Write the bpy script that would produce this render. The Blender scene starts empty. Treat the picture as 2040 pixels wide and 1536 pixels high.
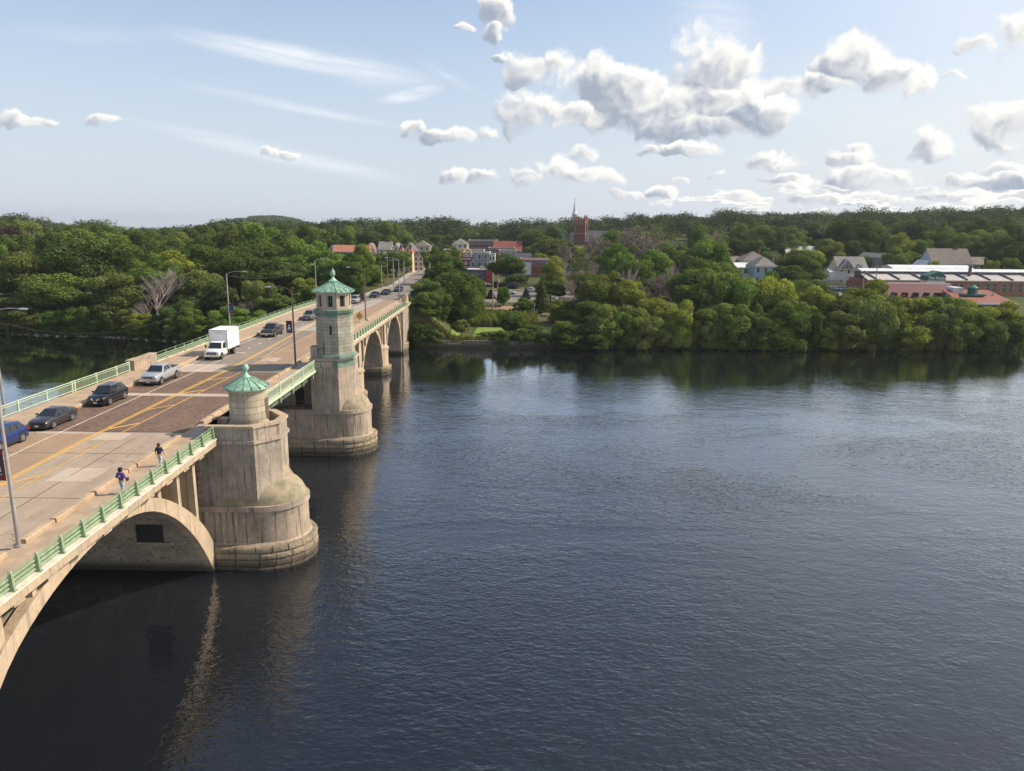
import bpy, bmesh, math, random
import numpy as np
from mathutils import Vector, Matrix
SC = bpy.context.scene
COL = SC.collection
R = math.radians
rnd = random.Random(7)

# ------------------------------------------------------------------ camera
F = 1500.0; CX = 1020.0; CY = 768.0; HZ = 440.0; VX = 1035.0
CAM = np.array([0.0, 0.0, 27.5]); WATER = -1.0
_p = math.atan((CY - HZ) / F); _yaw = math.atan((VX - CX) / F * math.cos(_p)); _roll = R(0.5)
_fw = np.array([-math.sin(_yaw) * math.cos(_p), math.cos(_yaw) * math.cos(_p), -math.sin(_p)])
_rt0 = np.array([math.cos(_yaw), math.sin(_yaw), 0.0]); _up0 = np.cross(_rt0, _fw)
_rt = _rt0 * math.cos(_roll) + _up0 * math.sin(_roll); _up = -_rt0 * math.sin(_roll) + _up0 * math.cos(_roll)
cd = bpy.data.cameras.new('camera'); cam = bpy.data.objects.new('camera', cd); COL.objects.link(cam)
cd.sensor_width = 36; cd.lens = 36 * F / 2040; cd.clip_start = 0.5; cd.clip_end = 20000
cam.matrix_world = Matrix([[_rt[0], _up[0], -_fw[0], CAM[0]], [_rt[1], _up[1], -_fw[1], CAM[1]], [_rt[2], _up[2], -_fw[2], CAM[2]], [0, 0, 0, 1]])
SC.camera = cam
def ray(x, y): return _fw + _rt * (x - CX) / F - _up * (y - CY) / F
def at_d(x, D):                     # ground point below photo column x at forward distance D
    d = ray(x, HZ); return CAM[0] + d[0] / d[1] * D, D
def top_z(x, y, Y):
    d = ray(x, y); return CAM[2] + d[2] * Y / d[1]
def proj(X, Y, Z):
    v = np.array([X, Y, Z]) - CAM; w = v @ _fw
    return CX + F * (v @ _rt) / w, CY - F * (v @ _up) / w

# ------------------------------------------------------------------ sun, sky, exposure
SUN_EL = 41.0; SUN_AZ = 80.0        # azimuth from +Y towards +X
sd = Vector((math.sin(R(SUN_AZ)) * math.cos(R(SUN_EL)), math.cos(R(SUN_AZ)) * math.cos(R(SUN_EL)), math.sin(R(SUN_EL))))
sl = bpy.data.lights.new('sun', 'SUN'); sl.energy = 5.0; sl.angle = R(0.5); sl.color = (1.0, 0.87, 0.70)
so = bpy.data.objects.new('sun', sl); COL.objects.link(so); so.rotation_euler = sd.to_track_quat('Z', 'Y').to_euler()
SC.view_settings.view_transform = 'Standard'; SC.view_settings.look = 'None'
SC.view_settings.gamma = 1.0; SC.view_settings.exposure = 0.22

class NT:                            # tiny node-tree helper
    def __init__(s, tree): s.t = tree; s.n = tree.nodes; s.l = tree.links
    def new(s, typ, **kw):
        n = s.n.new(typ)
        for k, v in kw.items(): setattr(n, k, v)
        return n
    def link(s, a, b): s.l.new(a, b)
    def put(s, sock, v):
        if v is None: return
        if isinstance(v, (int, float)): sock.default_value = v
        elif isinstance(v, (tuple, list)): sock.default_value = tuple(v) if len(v) == len(sock.default_value) else tuple(v) + (1.0,)
        else: s.l.new(v, sock)
    def m(s, op, a, b=None, c=None, clamp=False):
        n = s.new('ShaderNodeMath', operation=op, use_clamp=clamp)
        s.put(n.inputs[0], a); s.put(n.inputs[1], b)
        if c is not None: s.put(n.inputs[2], c)
        return n.outputs[0]
    def vm(s, op, a, b=None):
        n = s.new('ShaderNodeVectorMath', operation=op); s.put(n.inputs[0], a)
        if b is not None: s.put(n.inputs[1], b)
        return n.outputs['Value'] if op in ('LENGTH', 'DOT_PRODUCT') else n.outputs[0]
    def comb(s, x, y, z=0.0):
        n = s.new('ShaderNodeCombineXYZ'); s.put(n.inputs[0], x); s.put(n.inputs[1], y); s.put(n.inputs[2], z); return n.outputs[0]
    def sep(s, v):
        n = s.new('ShaderNodeSeparateXYZ'); s.put(n.inputs[0], v); return n.outputs
    def noise(s, vec, scale, detail=4, rough=0.55, dist=0.0):
        n = s.new('ShaderNodeTexNoise'); s.put(n.inputs['Vector'], vec); n.inputs['Scale'].default_value = scale
        n.inputs['Detail'].default_value = detail; n.inputs['Roughness'].default_value = rough; n.inputs['Distortion'].default_value = dist
        return n.outputs['Fac']
    def ss(s, v, a, b, lo=0.0, hi=1.0):
        n = s.new('ShaderNodeMapRange', interpolation_type='SMOOTHSTEP'); s.put(n.inputs[0], v)
        n.inputs[1].default_value = a; n.inputs[2].default_value = b; n.inputs[3].default_value = lo; n.inputs[4].default_value = hi
        return n.outputs[0]
    def mix(s, f, a, b, blend='MIX'):
        n = s.new('ShaderNodeMix', data_type='RGBA', blend_type=blend)
        s.put(n.inputs[0], f); s.put(n.inputs[6], a); s.put(n.inputs[7], b); return n.outputs[2]

W = bpy.data.worlds.new('World'); SC.world = W; W.use_nodes = True
w = NT(W.node_tree); w.n.clear()
sky = w.new('ShaderNodeTexSky', sky_type='NISHITA'); sky.sun_disc = False
sky.sun_elevation = R(SUN_EL); sky.sun_rotation = R(SUN_AZ); sky.air_density = 1.25; sky.dust_density = 0.6; sky.ozone_density = 1.5; sky.altitude = 20
bg = w.new('ShaderNodeBackground'); bg.inputs[1].default_value = 0.145
out = w.new('ShaderNodeOutputWorld')
def px_uv(x, y):
    d = ray(x, y); d = d / np.linalg.norm(d); return math.atan2(d[0], d[1]), math.asin(d[2])
# cumulus clouds: (x, top-centre y, half width, half height, base y) in photo scale, stored as azimuth / elevation
CL = [(1110,150,95,55,190),(1210,160,90,62,240),(1060,225,80,50,272),(1130,235,95,45,275),(1260,200,90,85,268),
      (1420,140,100,75,230),(1425,215,150,60,276),(1320,228,90,45,272),(1500,225,72,40,270),(1385,255,120,30,279),
      (1575,175,55,28,202),(1710,140,75,55,190),(1790,165,72,42,192),(1640,172,60,24,190),
      (2030,95,75,65,128),(1945,92,40,22,118),(1905,150,20,12,161),(2010,262,75,48,304),
      (1530,325,62,30,346),(1105,348,75,42,370),(1185,358,75,28,372),(1050,352,34,20,368),(905,352,40,22,368),(955,352,30,20,370),
      (1375,297,62,16,310),(1850,300,42,36,328),(1720,355,90,26,378),(1690,320,50,18,336),(1710,305,26,22,318),
      (900,275,70,18,289),(960,275,40,20,290),(820,258,26,16,275),(1165,305,28,22,322),
      (60,244,44,15,258),(205,239,40,13,250),(538,306,28,14,318),(575,310,22,10,319),
      (990,22,42,30,92),(985,55,24,26,96),(925,55,17,12,66),(1000,120,20,8,131),
      (1915,358,34,14,370),(2000,362,60,18,388),(1560,362,70,14,374),(1430,350,18,9,358),(1350,362,24,9,370),(1320,385,36,12,398)]
CL += [(1250,388,40,12,398),(1480,397,60,14,408),(1620,398,60,14,410),(1780,398,70,14,410),(1890,392,60,16,404),(1560,378,50,14,388),(1300,300,26,10,308),(1660,372,40,10,380),(1820,378,44,12,388),(1990,338,40,14,346)]
CL += [(1500,-230,260,70,-170),(1950,-160,200,60,-100),(700,-300,160,40,-270),(2150,180,60,40,215),(2250,-20,120,60,30),(1000,-420,200,50,-380),(1750,-420,220,60,-370)]  # unseen clouds above and beside the view, added for the water to reflect
tc = w.new('ShaderNodeTexCoord'); D = w.sep(tc.outputs['Generated'])
az = w.m('ARCTAN2', D[0], D[1]); el = w.m('ARCSINE', D[2]); UV = w.comb(az, el, 0)
def tex2(kind, vec, scale, **k):
    n = w.new(kind); w.link(vec, n.inputs['Vector']); n.inputs['Scale'].default_value = scale
    if kind == 'ShaderNodeTexNoise':
        n.noise_dimensions = '2D'; n.inputs['Detail'].default_value = k['d']; n.inputs['Roughness'].default_value = k['r']; return n.outputs['Fac']
    n.voronoi_dimensions = '2D'; return n.outputs['Distance']
def detail(vec):
    a_ = tex2('ShaderNodeTexNoise', vec, 13, d=7, r=.60)
    v1 = tex2('ShaderNodeTexVoronoi', vec, 30); v2 = tex2('ShaderNodeTexVoronoi', vec, 75)
    d_ = w.m('MULTIPLY', w.m('SUBTRACT', a_, 0.5), 1.7)
    d_ = w.m('ADD', d_, w.m('MULTIPLY', w.m('SUBTRACT', 0.40, v1), 0.42))
    return w.m('ADD', d_, w.m('MULTIPLY', w.m('SUBTRACT', 0.40, v2), 0.20))
warp = w.new('ShaderNodeTexNoise'); warp.noise_dimensions = '2D'; w.link(UV, warp.inputs['Vector']); warp.inputs['Scale'].default_value = 26; warp.inputs['Detail'].default_value = 3
UW = w.vm('ADD', UV, w.vm('MULTIPLY', w.vm('SUBTRACT', warp.outputs['Color'], (.5, .5, .5)), (.035, .024, 0)))
Px = w.sep(UW); acc = None; rel = None
for (x, y, a, b, yb) in CL:
    u, v = px_uv(x, y); _, vb = px_uv(x, yb)
    a /= F; b /= F
    if y < 0: a *= 1.2
    dv = w.vm('MULTIPLY', w.vm('SUBTRACT', UW, (u, v, 0)), (1 / a, 1 / b, 1))
    e = w.m('SUBTRACT', 1.0, w.vm('LENGTH', dv))
    e = w.m('MINIMUM', e, w.m('MULTIPLY', w.m('SUBTRACT', Px[1], vb), 0.7 / max(b, .012)))
    # light falls from the upper right: each billow is brighter there
    r_ = w.m('MULTIPLY', w.vm('DOT_PRODUCT', dv, (.42, .9, 0)), 0.5)
    if acc is None: acc, rel = e, r_
    else:
        sel = w.m('MULTIPLY', w.m('SUBTRACT', e, acc), 4.0); sel = w.m('ADD', sel, 0.5, clamp=True)
        rel = w.m('ADD', rel, w.m('MULTIPLY', w.m('SUBTRACT', r_, rel), sel)); acc = w.m('MAXIMUM', acc, e)
d0 = detail(UW); d1 = detail(w.vm('ADD', UW, (0.0055, 0.009, 0)))
# small far cumulus low in the sky
PV = w.sep(UV)
lo = tex2('ShaderNodeTexNoise', w.comb(w.m('MULTIPLY', az, 9), w.m('MULTIPLY', el, 34)), 1.6, d=4, r=.6)
lm = w.m('MULTIPLY', w.ss(az, 0.02, 0.30), w.m('MULTIPLY', w.ss(el, 0.075, 0.03), w.ss(el, -0.02, 0.006)))
low = w.m('SUBTRACT', w.m('MULTIPLY', w.m('SUBTRACT', lo, 0.485), w.m('MULTIPLY', lm, 4.0)), w.m('MULTIPLY', w.m('SUBTRACT', 1.0, lm), 0.9))
f0 = w.m('ADD', w.m('MAXIMUM', acc, low), w.m('MULTIPLY', d0, w.ss(el, .0, .12, .55, .85)))
alpha = w.m('MULTIPLY', w.ss(f0, -0.02, 0.36), w.ss(el, -0.02, 0.01))
lit = w.m('ADD', w.m('MULTIPLY', w.m('SUBTRACT', d0, d1), 0.95), w.m('MULTIPLY', rel, 1.45))
lit = w.m('ADD', lit, w.ss(f0, 0.9, 0.0, -0.22, 0.22))
lit = w.m('MAXIMUM', lit, w.m('SUBTRACT', w.ss(low, -.1, .8, .95, .02), w.m('MULTIPLY', w.m('GREATER_THAN', acc, low), 9.0)))
lit = w.ss(lit, -0.50, 0.56)
ccol = w.mix(lit, (2.3, 2.65, 3.25), (6.5, 6.35, 6.0))
def streak(x0, y0, x1, y1, wd, amt):
    a0 = px_uv(x0, y0); a1 = px_uv(x1, y1); cx, cy = (a0[0] + a1[0]) / 2, (a0[1] + a1[1]) / 2
    L = math.hypot(a1[0] - a0[0], a1[1] - a0[1]) / 2; c, s_ = (a1[0] - a0[0]) / 2 / L, (a1[1] - a0[1]) / 2 / L
    dl = w.m('ADD', w.m('MULTIPLY', w.m('SUBTRACT', az, cx), c), w.m('MULTIPLY', w.m('SUBTRACT', el, cy), s_))
    dn = w.m('SUBTRACT', w.m('MULTIPLY', w.m('SUBTRACT', el, cy), c), w.m('MULTIPLY', w.m('SUBTRACT', az, cx), s_))
    e = w.m('SUBTRACT', 1.0, w.vm('LENGTH', w.comb(w.m('DIVIDE', dl, L), w.m('DIVIDE', dn, wd / F))))
    return w.m('MULTIPLY', e, amt), dl, dn
st = None; fl = None
for a in [(260,48,930,170,27,.85),(740,203,900,172,17,.8),(560,95,890,185,38,.5),(280,150,850,262,13,.5),(180,222,900,380,22,.6),(1300,-20,1560,100,60,.45),(-60,55,420,80,22,.25),(800,100,990,205,15,.3)]:
    s1, dl, dn = streak(*a); st = s1 if st is None else w.m('MAXIMUM', st, s1)
    if fl is None: fl, fn = dl, dn
fib = tex2('ShaderNodeTexNoise', w.comb(w.m('MULTIPLY', fl, 5), w.m('MULTIPLY', fn, 55)), 1.6, d=5, r=.6)
st = w.m('MULTIPLY', w.ss(st, 0.0, 0.62), w.ss(fib, .2, .75, .25, 1.0))
def base_sky(rich):
    c_ = w.mix(1.0, sky.outputs[0], SKYMUL, 'MULTIPLY')
    hz_ = w.m('MULTIPLY', w.ss(el, 0.34, -0.01), .84)
    ve = w.m('MULTIPLY', w.ss(az, -0.15, 0.65), w.m('MULTIPLY', w.ss(el, 0.45, 0.04), .62))
    if rich: ve = w.m('MULTIPLY', ve, w.ss(tex2('ShaderNodeTexNoise', w.vm('MULTIPLY', UV, (3, 8, 1)), 1.6, d=4, r=.5), .2, .75, .6, 1.15))
    c_ = w.mix(.24, c_, (2.6, 3.0, 3.7)); c_ = w.mix(hz_, c_, (3.7, 4.3, 5.05))
    c_ = w.mix(ve, c_, (5.2, 5.35, 5.3))
    gl = w.vm('DOT_PRODUCT', tc.outputs['Generated'], tuple(sd))          # bright haze on the side of the sky that holds the sun
    return w.mix(w.m('MULTIPLY', w.ss(gl, .42, .98), .66), c_, (6.2, 6.4, 6.6))
SKYMUL = (.98, .92, .98)
skyc = w.mix(st, base_sky(True), (5.3, 5.6, 5.9))
fin = w.mix(alpha, skyc, ccol)
bg2 = w.new('ShaderNodeBackground'); bg2.inputs[1].default_value = bg.inputs[1].default_value
w.link(base_sky(False), bg2.inputs[0]); w.link(fin, bg.inputs[0])
# cloud nodes are only evaluated in the quarter of the sky that carries clouds
reg = w.m('MULTIPLY', w.m('GREATER_THAN', D[1], 0.25), w.m('MULTIPLY', w.m('GREATER_THAN', D[2], -0.03), w.m('LESS_THAN', D[2], 0.60)))
mixs = w.new('ShaderNodeMixShader'); w.link(reg, mixs.inputs[0]); w.link(bg2.outputs[0], mixs.inputs[1]); w.link(bg.outputs[0], mixs.inputs[2])
w.link(mixs.outputs[0], out.inputs[0])
W.cycles.sampling_method = 'NONE'

# ------------------------------------------------------------------ mesh helpers
class MB:
    def __init__(s): s.v = []; s.f = []
    def box(s, x0, x1, y0, y1, z0, z1):
        n = len(s.v); s.v += [(x0,y0,z0),(x1,y0,z0),(x1,y1,z0),(x0,y1,z0),(x0,y0,z1),(x1,y0,z1),(x1,y1,z1),(x0,y1,z1)]
        s.f += [(n,n+3,n+2,n+1),(n+4,n+5,n+6,n+7),(n,n+1,n+5,n+4),(n+1,n+2,n+6,n+5),(n+2,n+3,n+7,n+6),(n+3,n,n+4,n+7)]; return s
    def hexa(s, pts):
        n = len(s.v); s.v += [tuple(p) for p in pts]
        s.f += [(n,n+3,n+2,n+1),(n+4,n+5,n+6,n+7),(n,n+1,n+5,n+4),(n+1,n+2,n+6,n+5),(n+2,n+3,n+7,n+6),(n+3,n,n+4,n+7)]; return s
    def prism(s, poly, z0, z1, poly2=None):      # counter-clockwise plan polygon
        n = len(s.v); k = len(poly); p2 = poly2 or poly
        s.v += [(x, y, z0) for x, y in poly] + [(x, y, z1) for x, y in p2]
        s.f += [tuple(range(n + k - 1, n - 1, -1)), tuple(range(n + k, n + 2 * k))]
        s.f += [(n + i, n + (i + 1) % k, n + k + (i + 1) % k, n + k + i) for i in range(k)]; return s
    def ring(s, outer, inner, z0, z1):
        n = len(s.v); k = len(outer)
        s.v += [(x, y, z0) for x, y in outer] + [(x, y, z1) for x, y in outer] + [(x, y, z0) for x, y in inner] + [(x, y, z1) for x, y in inner]
        for i in range(k):
            j = (i + 1) % k
            s.f += [(n+i, n+j, n+k+j, n+k+i), (n+3*k+i, n+3*k+j, n+2*k+j, n+2*k+i), (n+k+i, n+k+j, n+3*k+j, n+3*k+i), (n+2*k+i, n+2*k+j, n+j, n+i)]
        return s
    def xprism(s, poly, x0, x1):                  # polygon in (y, z), extruded along x
        n = len(s.v); k = len(poly)
        s.v += [(x0, y, z) for y, z in poly] + [(x1, y, z) for y, z in poly]
        s.f += [tuple(range(n + k - 1, n - 1, -1)), tuple(range(n + k, n + 2 * k))]
        s.f += [(n + i, n + (i + 1) % k, n + k + (i + 1) % k, n + k + i) for i in range(k)]; return s
    def tube(s, p0, p1, r0, r1=None, k=8, cap=True):
        r1 = r0 if r1 is None else r1
        p0 = Vector(p0); p1 = Vector(p1); d = (p1 - p0).normalized()
        a = d.orthogonal().normalized(); b = d.cross(a); n = len(s.v)
        for p, r in ((p0, r0), (p1, r1)):
            for i in range(k):
                t = 2 * math.pi * i / k; s.v.append(tuple(p + a * (r * math.cos(t)) + b * (r * math.sin(t))))
        s.f += [(n + i, n + (i + 1) % k, n + k + (i + 1) % k, n + k + i) for i in range(k)]
        if cap: s.f += [tuple(range(n + k - 1, n - 1, -1)), tuple(range(n + k, n + 2 * k))]
        return s
    def path(s, pts, r, k=6):
        for a, b in zip(pts[:-1], pts[1:]): s.tube(a, b, r, r, k)
        return s
    def lathe(s, prof, cx=0, cy=0, k=24, ph=0.0, sx=1.0, sy=1.0):
        n = len(s.v); m = len(prof)
        for r, z in prof:
            for i in range(k):
                t = 2 * math.pi * i / k + ph; s.v.append((cx + r * sx * math.cos(t), cy + r * sy * math.sin(t), z))
        for j in range(m - 1):
            for i in range(k):
                i2 = (i + 1) % k; s.f.append((n + j*k + i, n + j*k + i2, n + (j+1)*k + i2, n + (j+1)*k + i))
        s.f.append(tuple(n + i for i in range(k - 1, -1, -1))); s.f.append(tuple(n + (m-1)*k + i for i in range(k))); return s
    def loft(s, secs, cap=True):                  # list of closed sections with equal point count
        n = len(s.v); k = len(secs[0])
        for sec in secs: s.v += [tuple(p) for p in sec]
        for j in range(len(secs) - 1):
            for i in range(k):
                i2 = (i + 1) % k; s.f.append((n + j*k + i, n + j*k + i2, n + (j+1)*k + i2, n + (j+1)*k + i))
        if cap: s.f += [tuple(n + i for i in range(k - 1, -1, -1)), tuple(n + (len(secs)-1)*k + i for i in range(k))]
        return s
    def mesh(s, name, mat=None, smooth=False, bevel=0.0):
        me = bpy.data.meshes.new(name); me.from_pydata(s.v, [], s.f); me.update()
        bm = bmesh.new(); bm.from_mesh(me)
        bmesh.ops.recalc_face_normals(bm, faces=bm.faces)
        if bevel: bmesh.ops.bevel(bm, geom=[e for e in bm.edges if e.calc_face_angle(0) > 0.5], offset=bevel, segments=1, affect='EDGES')
        bm.to_mesh(me); bm.free()
        if smooth:
            me.polygons.foreach_set('use_smooth', [True] * len(me.polygons)); me.set_sharp_from_angle(angle=R(38))
        if mat: me.materials.append(mat)
        return me
    def build(s, name, mat, parent=None, smooth=False, bevel=0.0, loc=None):
        o = bpy.data.objects.new(name, s.mesh(name, mat, smooth, bevel)); COL.objects.link(o)
        if parent: o.parent = parent
        if loc: o.location = loc
        return o
def tag(o, label=None, cat=None, group=None, kind=None):
    if label: o['label'] = label
    if cat: o['category'] = cat
    if group: o['group'] = group
    if kind: o['kind'] = kind
    return o
def empty(name, loc=(0, 0, 0), label=None, cat=None, group=None, rz=0.0):
    o = bpy.data.objects.new(name, None); COL.objects.link(o); o.location = loc; o.rotation_euler = (0, 0, rz); o.empty_display_size = 0.5
    return tag(o, label, cat, group)
KIDS = {}
def copy_tree(o, parent=None):
    c = o.copy(); COL.objects.link(c); c.parent = parent
    for ch in [x for x in bpy.data.objects if x.parent == o] if o not in KIDS else KIDS[o]: copy_tree(ch, c)
    return c
def inst(me, name, parent=None, loc=(0, 0, 0), mat=None, rz=0, sc=None):
    o = bpy.data.objects.new(name, me); COL.objects.link(o); o.location = loc; o.rotation_euler = (0, 0, rz)
    if sc: o.scale = sc
    if parent: o.parent = parent
    if mat and len(o.material_slots): o.material_slots[0].link = 'OBJECT'; o.material_slots[0].material = mat
    return o

# ------------------------------------------------------------------ materials
def M(name, col, rough=0.7, metal=0.0, var=0.0, vscale=1.0, col2=None, bump=0.0, bscale=8.0, spec=0.5, coat=0.0):
    m = bpy.data.materials.new(name); m.use_nodes = True; t = NT(m.node_tree); b = t.n['Principled BSDF']
    b.inputs['Roughness'].default_value = rough; b.inputs['Metallic'].default_value = metal
    b.inputs['Specular IOR Level'].default_value = spec; b.inputs['Coat Weight'].default_value = coat
    b.inputs['Base Color'].default_value = (*col, 1)
    if var or col2 or bump:
        ob = t.new('ShaderNodeTexCoord').outputs['Object']
        if var or col2:
            n = t.noise(ob, vscale, 6, 0.62); c2 = col2 or tuple(c * (1 - var) for c in col)
            c1 = col if col2 else tuple(min(1, c * (1 + var)) for c in col)
            t.link(t.mix(t.ss(n, 0.32, 0.68), c1, c2), b.inputs['Base Color'])
        if bump:
            bn = t.new('ShaderNodeBump'); bn.inputs['Strength'].default_value = 1; bn.inputs['Distance'].default_value = bump
            t.link(t.noise(ob, bscale, 6, 0.65), bn.inputs['Height']); t.link(bn.outputs[0], b.inputs['Normal'])
    return m
def concrete(name, base, dark, streak=0.5, white=0.3, blocks=None, green=0.0, board=True, top_dark=0.0, bumpd=0.012, spall=0.0):
    """weathered concrete: mottling, vertical run-off streaks, white efflorescence, board marks, optional ashlar joints"""
    m = bpy.data.materials.new(name); m.use_nodes = True; t = NT(m.node_tree); b = t.n['Principled BSDF']; b.inputs['Roughness'].default_value = 0.88
    b.inputs['Specular IOR Level'].default_value = 0.25
    ob = t.new('ShaderNodeTexCoord').outputs['Object']; X = t.sep(ob)
    n1 = t.noise(ob, 0.55, 7, 0.65); n2 = t.noise(ob, 5.0, 6, 0.7)
    sv = t.vm('MULTIPLY', ob, (2.2, 2.2, 0.10)); s1 = t.noise(sv, 1.7, 8, 0.72); s2 = t.noise(t.vm('ADD', t.vm('MULTIPLY', ob, (3.4, 3.4, 0.20)), (31, 7, 3)), 1.7, 6, 0.75)
    c = t.mix(t.ss(n1, 0.3, 0.72), base, dark)
    c = t.mix(t.m('MULTIPLY', t.ss(n2, 0.45, 0.75), 0.35), c, tuple(x * 0.6 for x in dark))
    c = t.mix(t.m('MULTIPLY', t.ss(s1, 0.50, 0.66), streak), c, tuple(x * 0.42 for x in dark))
    if white: c = t.mix(t.m('MULTIPLY', t.m('MULTIPLY', t.ss(s2, 0.58, 0.66), t.ss(n1, 0.38, 0.55)), white), c, (0.62, 0.58, 0.52))
    if green:
        gz = t.m('MULTIPLY', t.ss(t.noise(t.vm('MULTIPLY', ob, (1, 1, 0.35)), 0.9, 5, .7), 0.42, 0.66), green)
        c = t.mix(gz, c, (0.13, 0.24, 0.18))
    sp_ = None
    if spall:
        sp_ = t.m('MULTIPLY', t.ss(t.noise(ob, .55, 10, .74), .585, .60), spall); c = t.mix(sp_, c, t.mix(n2, (0.50, .42, .34), (.24, .20, .16)))
        ck = t.new('ShaderNodeTexVoronoi', feature='DISTANCE_TO_EDGE'); ck.inputs['Scale'].default_value = .42; t.link(t.vm('ADD', ob, t.vm('MULTIPLY', t.comb(n2, t.noise(ob, 1.1, 6, .7), n1), (1.4, 2.2, 1.4))), ck.inputs['Vector'])
        c = t.mix(t.ss(ck.outputs['Distance'], .010, .002, 0, .45), c, tuple(x * .3 for x in dark))
    bn = t.new('ShaderNodeBump'); bn.inputs['Strength'].default_value = 1.0; bn.inputs['Distance'].default_value = bumpd
    h = t.m('ADD', t.m('MULTIPLY', n2, 1.2), t.m('MULTIPLY', t.noise(ob, 1.6, 5, .6), 0.8))
    if blocks:
        geo = t.new('ShaderNodeNewGeometry'); tn = t.vm('CROSS_PRODUCT', (0, 0, 1), geo.outputs['True Normal'])
        u = t.vm('DOT_PRODUCT', ob, tn) if blocks[2] == 'flat' else t.m('MULTIPLY', t.m('ARCTAN2', X[1], X[0]), blocks[3])
        br = t.new('ShaderNodeTexBrick'); t.link(t.comb(u, X[2], 0), br.inputs['Vector'])
        br.inputs['Scale'].default_value = 1; br.inputs['Brick Width'].default_value = blocks[0]; br.inputs['Row Height'].default_value = blocks[1]
        br.inputs['Mortar Size'].default_value = 0.018; br.inputs['Mortar Smooth'].default_value = 0.3
        br.inputs['Color1'].default_value = (1, 1, 1, 1); br.inputs['Color2'].default_value = (.72, .72, .72, 1); br.inputs['Mortar'].default_value = (.32, .32, .32, 1)
        c = t.mix(0.85, c, br.outputs['Color'], 'MULTIPLY'); h = t.m('SUBTRACT', h, t.m('MULTIPLY', br.outputs['Fac'], 1.5))
    elif board:
        zz = t.m('FRACT', t.m('MULTIPLY', X[2], 4.2)); ln = t.ss(zz, 0.0, 0.12, 0.78, 1.0)
        c = t.mix(t.m('MULTIPLY', t.ss(n1, .3, .6), 0.55), c, t.mix(1.0, c, t.comb(ln, ln, ln), 'MULTIPLY'))
    geo_ = t.new('ShaderNodeNewGeometry'); wz = t.sep(geo_.outputs['Position'])[2]           # algae and tide mark just above the water line
    c = t.mix(t.ss(t.m('ADD', wz, t.m('MULTIPLY', n1, 1.2)), .95, .0, 0, .85), c, (.055, .048, .034))
    t.link(c, b.inputs['Base Color']); t.link(h, bn.inputs['Height']); t.link(bn.outputs[0], b.inputs['Normal'])
    return m
mt = {}
mt['conc'] = concrete('weathered_concrete', (0.42, 0.355, 0.27), (0.225, 0.195, 0.155), 1.0, 0.6, bumpd=.02, spall=.45)
mt['conc_warm'] = concrete('warm_concrete', (0.50, 0.385, 0.265), (0.34, 0.27, 0.19), 0.6, 0.15, board=False)
mt['conc_drum'] = concrete('streaked_concrete', (0.42, 0.335, 0.245), (0.24, 0.20, 0.155), 1.0, 1.0, bumpd=.02, spall=.5)
mt['conc_spall'] = concrete('spalled_concrete', (0.47, 0.37, 0.285), (0.28, 0.225, 0.175), 0.8, 0.9, bumpd=.05, spall=.85)
mt['cast_stone'] = concrete('cast_stone_blocks', (0.50, 0.44, 0.33), (0.33, 0.30, 0.23), 0.65, 0.25, blocks=(0.9, 0.42, 'flat'), green=0.35)
mt['cast_round'] = concrete('cast_stone_round', (0.54, 0.46, 0.34), (0.38, 0.32, 0.24), 0.6, 0.1, blocks=(1.1, 0.55, 'round', 1.5))
mt['cast_plain'] = concrete('cast_stone_plain', (0.47, 0.38, 0.28), (0.34, 0.28, 0.21), 0.4, 0.1, board=False)
mt['cast_green'] = concrete('copper_stained_stone', (0.30, 0.30, 0.23), (0.13, 0.19, 0.15), 0.8, 0.15, green=0.95, board=False)
mt['granite'] = concrete('rough_granite', (0.42, 0.33, 0.22), (0.24, 0.20, 0.15), 0.4, 0.25, green=0.06, board=False, bumpd=.16)
mt['coping'] = M('pale_coping', (0.62, 0.55, 0.46), 0.85, var=.18, vscale=2, bump=.006)
mt['copper'] = M('verdigris_copper', (0.22, 0.36, 0.26), 0.6, var=.38, vscale=1.4, bump=.004, bscale=6)
mt['copper_d'] = M('dark_verdigris', (0.12, 0.26, 0.20), 0.6, var=.3, vscale=2)
mt['green'] = M('green_rail_paint', (0.255, 0.345, 0.20), 0.55, col2=(0.17, 0.235, 0.135), vscale=2.6)
mt['palegreen'] = M('pale_green_paint', (0.50, 0.60, 0.40), 0.5, var=.12, vscale=2)
mt['dark'] = M('dark_interior', (0.02, 0.02, 0.018), 0.9)  # near black, painted shade for the unlit inside of openings
mt['steel'] = M('galvanised_pole', (0.34, 0.31, 0.29), 0.5, metal=0.35, var=.1, vscale=3)
mt['bronze'] = M('bronze_pole', (0.13, 0.095, 0.075), 0.5, metal=0.2)
mt['lamphead'] = M('lamp_head_grey', (0.55, 0.55, 0.55), 0.4, metal=.3)
mt['sidewalk'] = M('sidewalk_concrete', (0.38, 0.28, 0.19), 0.9, var=.16, vscale=0.8, bump=.006)
mt['curb'] = concrete('curb_concrete', (0.50, 0.375, 0.25), (0.34, 0.255, 0.175), 0.3, 0.0, board=False, bumpd=.02)
mt['yellow'] = M('worn_yellow_paint', (0.66, 0.36, 0.07), 0.8, col2=(0.48, 0.29, 0.12), vscale=3.0)
mt['yellow_fresh'] = M('yellow_paint', (0.78, 0.45, 0.06), 0.8, col2=(0.62, 0.36, 0.09), vscale=2.0)
mt['white'] = M('worn_white_paint', (0.70, 0.66, 0.58), 0.8, col2=(0.50, 0.44, 0.36), vscale=2.5)
mt['orange'] = M('orange_sign', (0.75, 0.33, 0.03), 0.5)
mt['signy'] = M('sign_yellow', (0.70, 0.38, 0.03), 0.5, var=.08, vscale=3)
mt['black'] = M('matt_black', (0.015, 0.015, 0.015), 0.6)
mt['rubber'] = M('tyre_rubber', (0.02, 0.02, 0.02), 0.85)
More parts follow.
